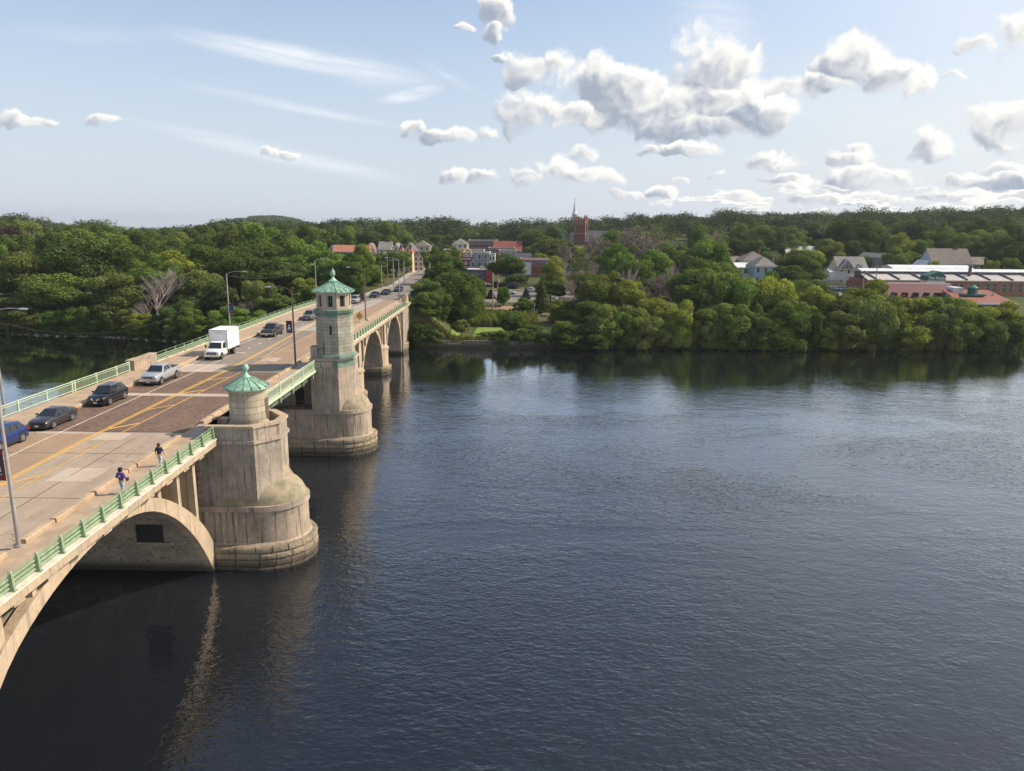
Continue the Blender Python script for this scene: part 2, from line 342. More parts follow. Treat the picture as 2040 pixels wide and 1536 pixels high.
mt['rim'] = M('wheel_alloy', (0.55, 0.54, 0.52), 0.35, metal=.7)
mt['glass'] = M('car_glass', (0.018, 0.022, 0.025), 0.06, spec=0.8)
mt['chrome'] = M('chrome', (0.7, 0.7, 0.7), 0.2, metal=1)
mt['lens'] = M('headlamp_lens', (0.62, 0.62, 0.62), 0.15, spec=.8)
mt['red'] = M('tail_lamp_red', (0.45, 0.02, 0.015), 0.3)
mt['plate'] = M('licence_plate', (0.65, 0.65, 0.62), 0.5)
mt['trim'] = M('black_trim', (0.03, 0.03, 0.03), 0.6)
mt['wood'] = M('weathered_wood_pole', (0.36, 0.29, 0.22), 0.9, var=.2, vscale=2)
mt['wire'] = M('cable', (0.12, 0.12, 0.12), 0.8)
mt['skin'] = M('skin', (0.42, 0.24, 0.16), 0.6)

# ------------------------------------------------------------------ road surface materials
def road_mat(name, c1, c2, c3, sc=0.35, cells=None, grain=.5):
    m = bpy.data.materials.new(name); m.use_nodes = True; t = NT(m.node_tree); b = t.n['Principled BSDF']; b.inputs['Roughness'].default_value = 0.92
    b.inputs['Specular IOR Level'].default_value = 0.2
    ob = t.new('ShaderNodeTexCoord').outputs['Object']; X = t.sep(ob)
    st_ = t.noise(t.vm('MULTIPLY', ob, (1.4, 0.09, 1)), 1.0, 6, .65)            # wheel tracks and drips along the lane
    c = t.mix(t.ss(t.noise(ob, sc, 7, .65), .34, .66), c1, c2); c = t.mix(t.m('MULTIPLY', t.ss(st_, .45, .72), .55), c, c3)
    c = t.mix(t.m('MULTIPLY', t.ss(t.noise(ob, 26, 3, .7), .35, .7), grain), c, tuple(x * .62 for x in c2))
    h = t.noise(ob, 18, 4, .7)
    if not cells:
        cv = t.new('ShaderNodeTexVoronoi', feature='DISTANCE_TO_EDGE'); cv.inputs['Scale'].default_value = .32
        wv_ = t.new('ShaderNodeTexNoise'); t.link(ob, wv_.inputs['Vector']); wv_.inputs['Scale'].default_value = .9; wv_.inputs['Detail'].default_value = 6
        t.link(t.vm('ADD', ob, t.vm('MULTIPLY', wv_.outputs['Color'], (1.6, 1.6, 0))), cv.inputs['Vector'])
        c = t.mix(t.m('MULTIPLY', t.ss(cv.outputs['Distance'], .016, .004), t.ss(t.noise(ob, .11, 3), .45, .6, 0, .7)), c, tuple(x * .38 for x in c2))
        oil = t.m('MULTIPLY', t.ss(t.noise(t.vm('ADD', ob, (9, 4, 1)), .8, 4, .6), .62, .74), .4); c = t.mix(oil, c, tuple(x * .5 for x in c2))
    if cells:
        v = t.new('ShaderNodeTexBrick'); t.link(t.comb(X[0], X[1], 0), v.inputs['Vector']); v.inputs['Scale'].default_value = 1
        v.inputs['Brick Width'].default_value = cells[0]; v.inputs['Row Height'].default_value = cells[1]; v.inputs['Mortar Size'].default_value = .035
        v.inputs['Color1'].default_value = (1, 1, 1, 1); v.inputs['Color2'].default_value = (.38, .36, .36, 1); v.inputs['Mortar'].default_value = (.45, .42, .4, 1)
        c = t.mix(.9, c, v.outputs['Color'], 'MULTIPLY')
    t.link(c, b.inputs['Base Color'])
    bn = t.new('ShaderNodeBump'); bn.inputs['Distance'].default_value = .012; t.link(h, bn.inputs['Height']); t.link(bn.outputs[0], b.inputs['Normal'])
    return m
mt['rd_conc'] = road_mat('old_concrete_slab', (0.42, 0.33, 0.245), (0.33, 0.265, 0.20), (0.48, 0.40, 0.30))
mt['rd_tan'] = road_mat('brown_asphalt', (0.37, 0.255, 0.165), (0.31, 0.22, 0.15), (0.25, 0.19, 0.135), grain=.25)
mt['rd_brick'] = road_mat('worn_block_paving', (0.33, 0.225, 0.165), (0.245, 0.175, 0.14), (0.40, 0.27, 0.18), cells=(.34, .16))
mt['rd_light'] = road_mat('pale_patch', (0.50, 0.42, 0.33), (0.43, 0.355, 0.28), (0.38, 0.31, 0.24), grain=.3)
mt['rd_grey'] = road_mat('grey_asphalt', (0.27, 0.23, 0.19), (0.22, 0.19, 0.16), (0.32, 0.27, 0.215), grain=.35)
mt['rd_pale'] = road_mat('pale_grey_concrete', (0.42, 0.37, 0.32), (0.36, 0.32, 0.28), (0.30, 0.26, 0.22), grain=.2)
mt['rd_town'] = road_mat('town_asphalt', (0.24, 0.21, 0.19), (0.20, 0.18, 0.16), (0.28, 0.24, 0.21), sc=.1, grain=.2)

# ------------------------------------------------------------------ bridge
def zd(Y): return float(np.interp(Y, [-20, 10, 33, 41, 48, 57, 71, 87, 108, 118, 135, 155, 175, 200, 300, 700],
                                  [8.3, 9.0, 9.55, 9.73, 9.92, 10.04, 9.99, 9.86, 9.86, 9.75, 9.65, 9.49, 9.25, 9.0, 8.4, 8.2]))
def rxL(Y): return float(np.interp(Y, [0, 86, 100, 150, 165, 178], [-45.8, -45.6, -45.3, -45.3, -44.6, -42.6]))     # left railing line
def cxL(Y): return float(np.interp(Y, [0, 92, 105, 118, 135, 155, 178], [-41.4, -41.3, -41.0, -40.7, -40.2, -39.8, -38.5]))   # left kerb line
def ys(a, b, st=3.0):
    n = max(1, int(math.ceil((b - a) / st))); return [a + (b - a) * i / n for i in range(n + 1)]
def strip(mb, xa, xb, ta, tb, Y0, Y1, st=3.0):
    """bar along the bridge between two x lines, top and bottom offsets from deck level"""
    fa = xa if callable(xa) else (lambda y: xa); fb = xb if callable(xb) else (lambda y: xb)
    return mb.loft([[(fa(y), y, zd(y) + ta), (fb(y), y, zd(y) + ta), (fb(y), y, zd(y) + tb), (fa(y), y, zd(y) + tb)] for y in ys(Y0, Y1, st)])
def sheet(mb, xa, xb, z, Y0, Y1, st=3.0):
    fa = xa if callable(xa) else (lambda y: xa); fb = xb if callable(xb) else (lambda y: xb)
    n = len(mb.v); Y = ys(Y0, Y1, st)
    for y in Y: mb.v += [(fa(y), y, zd(y) + z), (fb(y), y, zd(y) + z)]
    mb.f += [(n + 2*i, n + 2*i + 1, n + 2*i + 3, n + 2*i + 2) for i in range(len(Y) - 1)]
    return mb
XR = -27.75; RZ = -0.10
bridge = empty('bridge', (-35, 75, 9), 'long weathered concrete arch bridge with green railings and two copper roofed towers crossing the river', 'bridge')
bridge.matrix_world = Matrix.Identity(4)
def part(mb, name, mat, parent=bridge, **k): return mb.build(name, mt[mat] if isinstance(mat, str) else mat, parent, **k)
# deck body
mb = MB(); strip(mb, -45.6, -24.75, -0.62, -0.16, -20, 64.0); strip(mb, -45.6, -24.75, -0.62, -0.16, 88.6, 160); strip(mb, -45.6, -24.75, -0.5, -0.16, 160, 178)
part(mb, 'deck_slab', 'conc_warm')
mb = MB(); strip(mb, -45.3, -25.0, -0.35, -0.16, 64.0, 88.6)
for X in (-25.6, -29.5, -33.5, -37.5, -41.5, -45): strip(mb, X - .15, X + .15, -1.5, -0.36, 64.0, 88.6)
for Y in range(66, 88, 4): mb.box(-45, -25.7, Y - .1, Y + .1, 8.4, 9.3)
part(mb, 'draw_span_steelwork', M('old_green_steel', (0.10, 0.13, 0.10), .6, var=.3))
for nm, m_, a, b in (('roadway', 'rd_conc', -20, 60.6), ('roadway', 'rd_brick', 60.6, 86.6), ('roadway', 'rd_grey', 86.6, 178)):
    part(sheet(MB(), lambda y: cxL(y), XR if b < 170 else (lambda y: XR), RZ, a, b), nm, m_)
# lanes and patches
def ln(mat, name, xa, xb, Y0, Y1, z=.004): return part(sheet(MB(), xa, xb, RZ + z, Y0, Y1), name, mat)
ln('rd_tan', 'road_patch', cxL, -35.05, -20, 59.7)
ln('rd_tan', 'road_patch', -33.2, XR, 92, 178)
ln('rd_light', 'road_patch', -32.4, -29.3, 48.5, 51.3, .008)
ln('rd_light', 'road_patch', -34.6, -32.1, 58.0, 60.1, .008)
ln('rd_light', 'road_patch', cxL, XR, 73.9, 75.1, .005)
ln('rd_light', 'road_patch', cxL, -36.2, 86.6, 91.6, .005)
ln('rd_light', 'road_patch', -40.4, -36.4, 59.75, 60.6, .005)
ln('rd_light', 'road_patch', -33.2, -31.0, 93.8, 96.6, .008)
ln('rd_pale', 'road_patch', lambda y: -37.2 + (y - 125) * .05, lambda y: -33.2 + (y - 125) * .03, 122, 178, .008)
for y, w_ in ((54.6, .05), (60.5, .16), (86.6, .1), (45.6, .05), (37, .05), (118.2, .12), (139, .1)): sheet(mb := MB(), lambda y_: cxL(y_) + .02, XR - .02, RZ + .0095, y - w_ / 2, y + w_ / 2); part(mb, 'expansion_joint', 'trim')
mb = MB(); sheet(mb, -31.3, -31.24, RZ + .0095, -10, 59); part(mb, 'lane_joint', 'trim'); mb = MB(); sheet(mb, lambda y: -35.3 + (y - 125) * .04, lambda y: -35.16 + (y - 125) * .04, RZ + .0125, 124, 176)
part(mb, 'lane_joint', 'trim')
# painted lines
y1 = lambda o: (lambda y: float(np.interp(y, [0, 95, 110, 127, 150], [-35.0, -35.0, -35.35, -36.2, -37.4])) + o)
y2 = lambda o: (lambda y: float(np.interp(y, [0, 70, 90, 112], [-33.45, -33.1, -32.9, -34.5])) + o)
LZ = .013
mb = MB(); sheet(mb, y1(-.20), y1(-.07), RZ + LZ, -20, 150); sheet(mb, y1(.07), y1(.20), RZ + LZ, -20, 150); part(mb, 'yellow_line', 'yellow_fresh')
mb = MB(); sheet(mb, y2(-.07), y2(.07), RZ + LZ, -20, 60); sheet(mb, y2(-.07), y2(.07), RZ + LZ, 60, 112)
sheet(mb, -33.0, -32.87, RZ + LZ, 96, 160)
part(mb, 'yellow_line', 'yellow')
for k in range(-7, 9):
    y = 54.3 + 6.85 * k
    if y < -5: continue
    a, b = y1(.22)(y), y2(-.1)(y + 2.3)
    if b - a < .5: continue
    m2 = MB(); z0, z1 = zd(y) + RZ + LZ + .004, zd(y + 2.3) + RZ + LZ + .004
    m2.v = [(a, y, z0), (a, y + .38, z0), (b, y + 2.3, z1), (b, y + 1.95, z1)]; m2.f = [(3, 2, 1, 0)]
    part(m2, 'hatch_line', 'yellow_fresh' if k % 2 else 'yellow')
mb = MB(); sheet(mb, -38.32, -38.2, RZ + LZ, -20, 100.5)
mb.v += [(-38.2, 100.4, zd(100) + RZ + LZ), (-36.9, 99.9, zd(100) + RZ + LZ), (-36.95, 99.6, zd(100) + RZ + LZ), (-38.2, 100.0, zd(100) + RZ + LZ)]; n = len(mb.v); mb.f.append((n-4, n-3, n-2, n-1))
for k in range(7): sheet(mb, lambda y: -37.9 + (y - 103) * .005, lambda y: -37.74 + (y - 103) * .005, RZ + LZ, 103 + k * 4.3, 104.2 + k * 4.3)
sheet(mb, lambda y: cxL(y) + .45, lambda y: cxL(y) + .6, RZ + LZ, 86.8, 176); sheet(mb, -28.6, -28.48, RZ + LZ, 92, 176)
part(mb, 'white_line', 'white')
# pavements
part(strip(MB(), XR, -24.75, -.16, .03, -20, 178), 'sidewalk', 'sidewalk')
part(strip(MB(), lambda y: rxL(y) + .02, cxL, -.16, .03, -20, 178), 'sidewalk', 'sidewalk')
for a, b in ((59.2, 62.6), (84.6, 86.6), (89.0, 91.8)): part(sheet(MB(), -27.2, -25.1, .034, a, b), 'sidewalk_patch', 'rd_pale')
# kerb blocks: heavy concrete with open joints
def curb(Y0, Y1, xa, xb, h):
    m = MB(); fa = xa if callable(xa) else (lambda y: xa); fb = xb if callable(xb) else (lambda y: xb)
    secs = []
    for y in (Y0, (Y0 + Y1) / 2, Y1):
        z = zd(y); a, b = fa(y), fb(y); s_ = .05 if a < b else -.05
        secs.append([(a, y, z - .14), (b, y, z - .14), (b, y, z + h - .06), (b - s_, y, z + h), (a + s_, y, z + h), (a, y, z + h - .06)])
    m.loft(secs); return m
y = -18.0; k = 0
while y < 176:
    L = 4.25 if not 61 < y < 87 else 2.1
    if abs(y + L / 2 - 90.6) > 2.2 or True:
        h = .30 + rnd.uniform(-.015, .015)
        y0c, y1c = y + .07, y + L - .07
        for lx in (38.4, 90.7, 133.6):
            if y0c < lx < y1c:
                if lx - y0c < y1c - lx: y0c = lx + .35
                else: y1c = lx - .35
        if not (57.5 < y < 61.0): part(curb(y0c, y1c, XR, XR + .42 + rnd.uniform(-.01, .01), h), 'curb_block', 'curb')
        part(curb(y + .03, y + L - .03, lambda q_: cxL(q_) - .38, cxL, .26 + rnd.uniform(-.01, .01)), 'curb_block', 'curb')
    y += L; k += 1
# fascia and coping
for a, b in ((-20, 58.0), (95.4, 162)):
    part(strip(MB(), -24.75, -24.32, -.42, .06, a, b), 'fascia', 'conc_warm')
    part(strip(MB(), -24.78, -24.28, .063, .16, a, b), 'coping', 'coping')
    yy = a + 1.6
    while yy < b - 1: part(strip(MB(), -24.9, -24.5, -.72, -.425, yy, yy + .85), 'corbel', 'conc_warm'); yy += 2.72
for a, b in ((-20, 57.5), (92, 178)): part(strip(MB(), lambda y: rxL(y) - .3, lambda y: rxL(y) + .12, -.5, .16, a, b), 'coping', 'coping')
# railings ------------------------------------------------
def post_mesh(face):
    m = MB(); s = face
    pr_ = [(-.17, .16), (.17, .16), (.12, .30), (.085, .9), (.06, 1.12), (.0, 1.19), (-.07, 1.17), (-.10, 1.08)]
    n = len(m.v); k = len(pr_)
    for dy in (-.075, .075): m.v += [(s * x, dy, z) for x, z in pr_]
    m.f += [tuple(range(n + k - 1, n - 1, -1)), tuple(range(n + k, n + 2 * k))] + [(n+i, n+(i+1) % k, n+k+(i+1) % k, n+k+i) for i in range(k)]
    m.box(-.22, .22, -.14, .14, .158, .185)
    return m.mesh('railing_post', mt['green'])
pmR = post_mesh(1); pmL = post_mesh(-1)
cnt = 0
def rails(xf, Y0, Y1, side):
    for z, r in ((1.12, .028), (.78, .085), (.54, .085), (.31, .085)):
        pts = [(xf(y) - side * (.13 if r > .05 else .0), y, zd(y) + z) for y in ys(Y0, Y1, 6)]
        m = MB(); m.path(pts, r, 7); part(m, 'rail', 'green', smooth=True)
y = 33.35 - 2.04 * 20
while y < 57.9:
    inst(pmR, 'railing_post', bridge, (-24.52, y, zd(y))); y += 2.04
y = 96.3
while y < 161:
    inst(pmR, 'railing_post', bridge, (-24.52, y, zd(y))); y += 2.04
rails(lambda y: -24.52, -8, 58.0, 1); rails(lambda y: -24.52, 95.3, 162, 1)
y = 92.2
while y < 176:
    inst(pmL, 'railing_post', bridge, (rxL(y), y, zd(y))); y += 2.55
rails(rxL, 91.6, 177, -1)
# wire mesh infill of the near railing is too fine to model per wire: a few thin cables
mb = MB()
for z in (.93, 1.03): mb.path([(-24.5, y, zd(y) + z) for y in ys(-8, 58, 6)], .008, 4)
part(mb, 'guard_cable', 'green')
def picket(xf, Y0, Y1, posts, side):
    mb = MB()
    for z, h in ((1.08, .07), (.90, .04), (.14, .06)):
        mb.loft([[(xf(y) - .035, y, zd(y) + z), (xf(y) + .035, y, zd(y) + z), (xf(y) + .035, y, zd(y) + z + h), (xf(y) - .035, y, zd(y) + z + h)] for y in ys(Y0, Y1, 4)])
    part(mb, 'rail_frame', 'palegreen')
    mb = MB(); y = Y0 + .1
    while y < Y1: mb.box(xf(y) - .012, xf(y) + .012, y - .012, y + .012, zd(y) + .18, zd(y) + .92); y += .16
    part(mb, 'picket_panel', 'palegreen')
    for y in posts: part(MB().box(xf(y) - .07, xf(y) + .07, y - .07, y + .07, zd(y) - .02, zd(y) + 1.2), 'picket_post', 'palegreen')
picket(lambda y: -24.55, 64.1, 88.5, [66.6, 70.8, 75.1, 79.4, 83.4, 87.4], 1)
picket(rxL, 57.6, 86.0, [58, 62, 66.1, 70.3, 74.5, 74.95, 79, 83.1, 85.9], -1)
picket(lambda y: -24.1, 158.5, 162, [], 1)
part(strip(MB(), -24.9, -24.45, -.32, -.05, 64.0, 88.6), 'draw_span_edge_beam', 'palegreen')
for y in (66.6, 70.8, 75.1, 79.4, 83.4, 87.4): part(MB().box(-24.75, -24.48, y - .12, y + .12, zd(y) - .95, zd(y) - .3), 'bracket', 'green')
# left stone parapet block at the second pier
mb = MB(); z = zd(89); mb.box(-46.1, -45.25, 86.4, 92.0, z - .3, z + 1.12); part(mb, 'parapet_block', 'conc_spall')
part(MB().box(-46.2, -45.15, 86.25, 88.3, z + 1.123, z + 1.28).box(-46.15, -45.2, 88.6, 92.1, z + 1.123, z + 1.24), 'parapet_coping', 'conc_warm')

# arches: barrel with rib edge, spandrel columns
def arch(intr, extr, x0=-45.0, x1=-25.0, rib=-25.05):
    poly = intr + extr[::-1]
    n = len(intr); m = MB()
    for i in range(n - 1):
        a, b, c, d_ = intr[i], intr[i + 1], extr[i + 1], extr[i]
        m.hexa([(x0, a[0], a[1]), (x1 - .6, a[0], a[1]), (x1 - .6, b[0], b[1]), (x0, b[0], b[1]), (x0, d_[0], d_[1] - .25), (x1 - .6, d_[0], d_[1] - .25), (x1 - .6, c[0], c[1] - .25), (x0, c[0], c[1] - .25)])
    part(m, 'arch_barrel', 'conc')
    m = MB(); m.loft([[(x1 - .6, a[0], a[1] - .04), (x1, a[0], a[1] - .04), (x1, d_[0], d_[1]), (x1 - .6, d_[0], d_[1])] for a, d_ in zip(intr, extr)])
    part(m, 'arch_rib', 'conc_warm')
def resamp(pts, ts):
    P = np.array(pts); s = np.r_[0, np.cumsum(np.hypot(*np.diff(P, axis=0).T))]; s /= s[-1]
    k = 5; xs = np.interp(ts, s, P[:, 0]); zs = np.interp(ts, s, P[:, 1])
    for _ in range(2):
        xs[1:-1] = (xs[:-2] + 2 * xs[1:-1] + xs[2:]) / 4; zs[1:-1] = (zs[:-2] + 2 * zs[1:-1] + zs[2:]) / 4
    return list(zip(xs.tolist(), zs.tolist()))
T = np.linspace(0, 1, 33)
intr = resamp([(28.6, -1.0), (29.3, 1.2), (30.4, 3.2), (31.84, 4.9), (33.5, 6.35), (36.7, 7.75), (39.2, 8.4), (42.3, 8.85), (45.6, 8.75), (48.6, 7.9), (51.6, 6.05), (53.7, 4.05), (55.2, 2.3), (56.5, .4), (57.2, -1.0)], T)
extr = resamp([(27.2, -1.0), (28.2, 2.5), (30, 4.8), (32.9, 7.1), (36, 8.4), (37.9, 8.98), (40.4, 9.25), (43, 9.38), (46.85, 9.3), (49.25, 8.6), (51.8, 7.1), (54.85, 4.8), (56.6, 2.9), (57.8, 1.2), (58.3, -.6)], T)
arch(intr, extr)
def ell(c, h, z0, z1, n=33, e=1.0):
    o = []
    for i in range(n):
        t = math.pi * (1 - i / (n - 1)); o.append((c + h * math.cos(t), z0 + (z1 - z0) * (abs(math.sin(t)) ** e)))
    return o
A2 = [(106.2, 9.4), (129.5, 9.1), (151.6, 9.0)]
for c, h in A2: arch(ell(c, h, -.5, 8.45, e=.9), ell(c, h + .75, -.5, 9.2, e=.85), x1=-25.6)
def cols(Ylist, ext, x1):
    ye = [p[0] for p in ext]; ze = [p[1] for p in ext]
    for y in Ylist:
        zb = float(np.interp(y, ye, ze)) - .3; zt = zd(y) - .6
        if zt - zb < .3: continue
        for X in (x1 - .05, x1 - 5, x1 - 10, x1 - 15, x1 - 19): part(MB().box(X - .5, X, y - .22, y + .22, zb, zt), 'spandrel_column', 'conc_warm')
        part(MB().box(x1 - 19, x1 - .55, y - .12, y + .12, zb, zt), 'spandrel_wall', 'conc_warm')
cols([30.2, 33.0, 35.8, 49.7, 52.6, 55.3], extr, -25.1)
for c, h in A2: cols([c - 8.3, c - 6.2, c + 6.2, c + 8.3], ell(c, h + .75, -.5, 9.2, e=.85), -25.4)

# piers ---------------------------------------------------
def granite(cx, cy, rx, ry, z0, rows, h, x_in, seed, a0=-90, a1=90):
    """rough granite courses wrapped round the nose and along the faces; every block bulges a little"""
    r_ = random.Random(seed); m = MB()
    for r in range(rows):
        z = z0 + r * h; off = r_.random()
        path_ = [(x_in, cy - ry)]
        x = x_in
        pts = []
        L1 = cx - x_in; n1 = int(L1 / 1.5); 
        for i in range(n1): pts.append((x_in + L1 * i / n1, cy - ry, 0, -1))
        nA = int((math.pi * (rx + ry) / 2) / 1.25)
        for i in range(nA + 1):
            t = R(a0 + (a1 - a0) * (i + off * .5) / (nA + .5)); pts.append((cx + rx * math.cos(t), cy + ry * math.sin(t), math.cos(t), math.sin(t)))
        for i in range(n1): pts.append((cx - L1 * i / n1 , cy + ry, 0, 1))
        for i in range(len(pts) - 1):
            a, b = pts[i], pts[i + 1]; g_ = .025; bl = r_.uniform(.02, .16)
            ax, ay = a[0] + (b[0]-a[0]) * g_, a[1] + (b[1]-a[1]) * g_; bx, by = b[0] - (b[0]-a[0]) * g_, b[1] - (b[1]-a[1]) * g_
            nx, ny = (a[2] + b[2]) / 2, (a[3] + b[3]) / 2; q_ = math.hypot(nx, ny) or 1; nx /= q_; ny /= q_
            n = len(m.v); d_ = .7
            for zz, s_ in ((z + .02, 0), (z + h * .3, bl), (z + h * .7, bl * r_.uniform(.6, 1.2)), (z + h - .02, 0)):
                for f_ in (0.0, .5, 1.0):
                    k_ = s_ * (1.0 if f_ == .5 else .55) * r_.uniform(.7, 1.3)
                    m.v.append((ax + (bx-ax) * f_ + nx * k_, ay + (by-ay) * f_ + ny * k_, zz))
            for zz in (z + .02, z + h - .02): m.v += [(bx - nx * d_, by - ny * d_, zz), (ax - nx * d_, ay - ny * d_, zz)]
            for q1 in range(3):
                for q2 in range(2): m.f.append((n+q1*3+q2, n+q1*3+q2+1, n+q1*3+q2+4, n+q1*3+q2+3))
            m.f += [(n+9, n+10, n+11, n+14, n+15), (n+2, n+1, n, n+13, n+12), (n, n+3, n+6, n+9, n+15, n+13), (n+2, n+12, n+14, n+11, n+8, n+5)]
    return m
def nose(x_in, cx, cy, rx, ry, n=24):
    return [(x_in, cy - ry)] + [(cx + rx * math.cos(t), cy + ry * math.sin(t)) for t in np.linspace(-math.pi/2, math.pi/2, n)] + [(x_in, cy + ry)]
def octo(x_in, xa, xb, ya, yb, c1, c2): return [(x_in, ya), (xa, ya), (xb, ya + c1), (xb, yb - c2), (xa, yb), (x_in, yb)]
def grow(poly, d):
    cx = sum(p[0] for p in poly) / len(poly); cy = sum(p[1] for p in poly) / len(poly); o = []
    for x, y in poly:
        l = math.hypot(x - cx, y - cy); o.append((x + (x - cx) / l * d * 1.25 if x > -25.2 else x, y + (y - cy) / max(abs(y - cy), .01) * d))
    return o
def big_pier(shaft, cx, cy, rx, ry, dtop, mtop, seed, mat_shaft, shaft_top, domeh):
    part(MB().prism(nose(-45, cx, cy, rx + .45, ry + .45), -3, mtop - .12), 'pier_footing', 'granite')
    part(granite(cx, cy, rx + .62, ry + .62, -1.9, 5, (mtop + 1.9) / 5, -30, seed), 'granite_course', 'granite')
    d1 = nose(-45.3, cx, cy, rx, ry, 40)
    part(MB().prism(d1, mtop - .11, dtop - .45), 'pier_drum', 'conc_drum', smooth=True)
    part(MB().prism(nose(-45.3, cx, cy, rx + .3, ry + .3, 40), mtop - .1, mtop + .12, nose(-45.3, cx, cy, rx + .02, ry + .02, 40)), 'drum_skirt', 'conc_spall', smooth=True)
    part(MB().prism(nose(-45.35, cx, cy, rx + .13, ry + .13, 40), dtop - .449, dtop), 'drum_band', 'conc_spall', smooth=True)
    m = MB(); secs = []
    for i in range(9):
        t = i / 8 * math.pi / 2; k_ = max(math.cos(t), .02)
        secs.append([(x, y, dtop + .002 + math.sin(t) * domeh) for x, y in nose(-25, cx - .4, cy, (rx + .3) * k_, (ry - .05) * k_, 28)])
    m.loft(secs); part(m, 'pier_dome', M('mossy_cap_%d' % seed, (0.34, 0.28, 0.19), .9, col2=(0.19, 0.175, 0.11), vscale=1.4, bump=.03, bscale=5), smooth=True)
    part(MB().prism(shaft, dtop - .3, shaft_top), 'pier_shaft', mat_shaft)
    # small sloped buttress where the shaft meets the dome
    x = max(p[0] for p in shaft); m = MB(); m.v = [(x, cy - 1.0, dtop + 1.2), (x + 1.25, cy - .1, dtop + .9), (x, cy + 1.0, dtop + 1.2), (x - .02, cy, dtop + 3.0), (x - .3, cy, dtop + 1.0)]
    m.f = [(0, 1, 3), (1, 2, 3), (0, 4, 1), (1, 4, 2), (0, 3, 4), (2, 4, 3)]; part(m, 'pier_buttress', 'conc_warm')
# pier one
S1 = octo(-25.3, -21.4, -19.85, 58.25, 63.95, 1.9, 1.9)
big_pier(S1, -21.6, 61.1, 3.45, 3.0, 4.35, 1.05, 1, 'conc', 9.66, 2.3)
part(MB().prism(grow(S1, .13), 9.662, 9.94), 'belt_moulding', 'conc_spall')
part(MB().prism(S1, 9.942, 10.06), 'terrace_floor', 'conc')
inner = [(-25.3, 58.62), (-21.6, 58.62), (-20.25, 60.35), (-20.25, 61.9), (-21.6, 63.58), (-25.3, 63.58)]
part(MB().ring(S1, inner, 10.062, 10.95), 'terrace_wall', 'conc')
part(MB().ring(grow(S1, .1), [(-25.3, 58.72), (-21.68, 58.72), (-20.35, 60.4), (-20.35, 61.85), (-21.68, 63.48), (-25.3, 63.48)], 10.952, 11.15), 'terrace_coping', 'conc_warm')
part(MB().box(-45.3, -25.3, 58.3, 63.9, 4.05, 9.35), 'pier_shaft', 'conc')
zi_ = [p[1] for p in intr[len(intr)//2:]][::-1]; yi_ = [p[0] for p in intr[len(intr)//2:]][::-1]
part(MB().xprism([(float(np.interp(z, zi_, yi_)) - .04, z - .0) for z in (2.6, 3.2, 3.8, 4.4, 5.0)] + [(57.5, 5.0), (57.5, 2.6)], -29.6, -27.5), 'pier_opening', 'dark')  # solid black block; the shade of the recess is put into its colour
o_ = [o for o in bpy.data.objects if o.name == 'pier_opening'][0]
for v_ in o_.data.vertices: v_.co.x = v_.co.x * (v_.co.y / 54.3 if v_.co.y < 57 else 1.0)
part(MB().xprism([(float(np.interp(z, zi_, yi_)) - .16, z) for z in (2.35, 2.59)] + [(57, 2.59), (57, 2.35)], -29.9, -27.2), 'opening_sill', 'conc_warm')
part(MB().box(-45, -25.2, 21.5, 28.2, -3, 8.9), 'pier_shaft', 'conc'); part(MB().box(-45, -25.2, -20, 21.5, -3, 8.1), 'unseen_abutment', 'conc')  # unseen near pier and abutment, added to keep sky light off the arch
# round turret on pier one
tr = empty('turret', (-22.75, 61.1, 10.06)); tr.parent = bridge
part(MB().lathe([(1.66, 0), (1.66, .62), (1.6, .78), (1.52, .86)], k=40), 'turret_base', 'cast_plain', tr, smooth=True)
part(MB().lathe([(1.5, .861), (1.45, 3.45)], k=48), 'turret_wall', 'cast_round', tr, smooth=True)
part(MB().lathe([(1.46, 3.451), (1.58, 3.5), (1.58, 3.62), (1.48, 3.70)], k=48), 'turret_cornice', 'cast_plain', tr, smooth=True)
rf = part(MB().lathe([(1.78, 3.66), (1.80, 3.72), (1.78, 3.80), (1.25, 4.12), (.75, 4.40), (.42, 4.56), (.36, 4.62), (.24, 4.72), (.13, 4.9), (.10, 5.06)], k=36), 'turret_roof', 'copper', tr, smooth=True)
m = MB()
for i in range(16):
    t = 2 * math.pi * (i + .5) / 16; c, s_ = math.cos(t), math.sin(t)
    for (r0, z0), (r1, z1) in zip([(1.79, 3.82), (1.25, 4.14), (.75, 4.42)], [(1.25, 4.14), (.75, 4.42), (.42, 4.58)]): m.tube((c*r0, s_*r0, z0), (c*r1, s_*r1, z1), .035, .03, 5)
    m.box(c*1.78 - .05, c*1.78 + .05, s_*1.78 - .05, s_*1.78 + .05, 3.78, 3.92)
part(m, 'roof_seam', 'copper_d', tr)
part(MB().lathe([(.10, 5.05), (.20, 5.12), (.27, 5.26), (.29, 5.38), (.25, 5.52), (.14, 5.63), (.03, 5.67)], k=16), 'finial', 'copper', tr, smooth=True)
part(MB().box(1.40, 1.49, -.1, .75, .9, 2.7), 'turret_door', 'bronze', tr)
part(MB().box(-3.0, -1.7, -.35, .5, .0, 1.0), 'control_cabinet', 'conc_warm', tr)

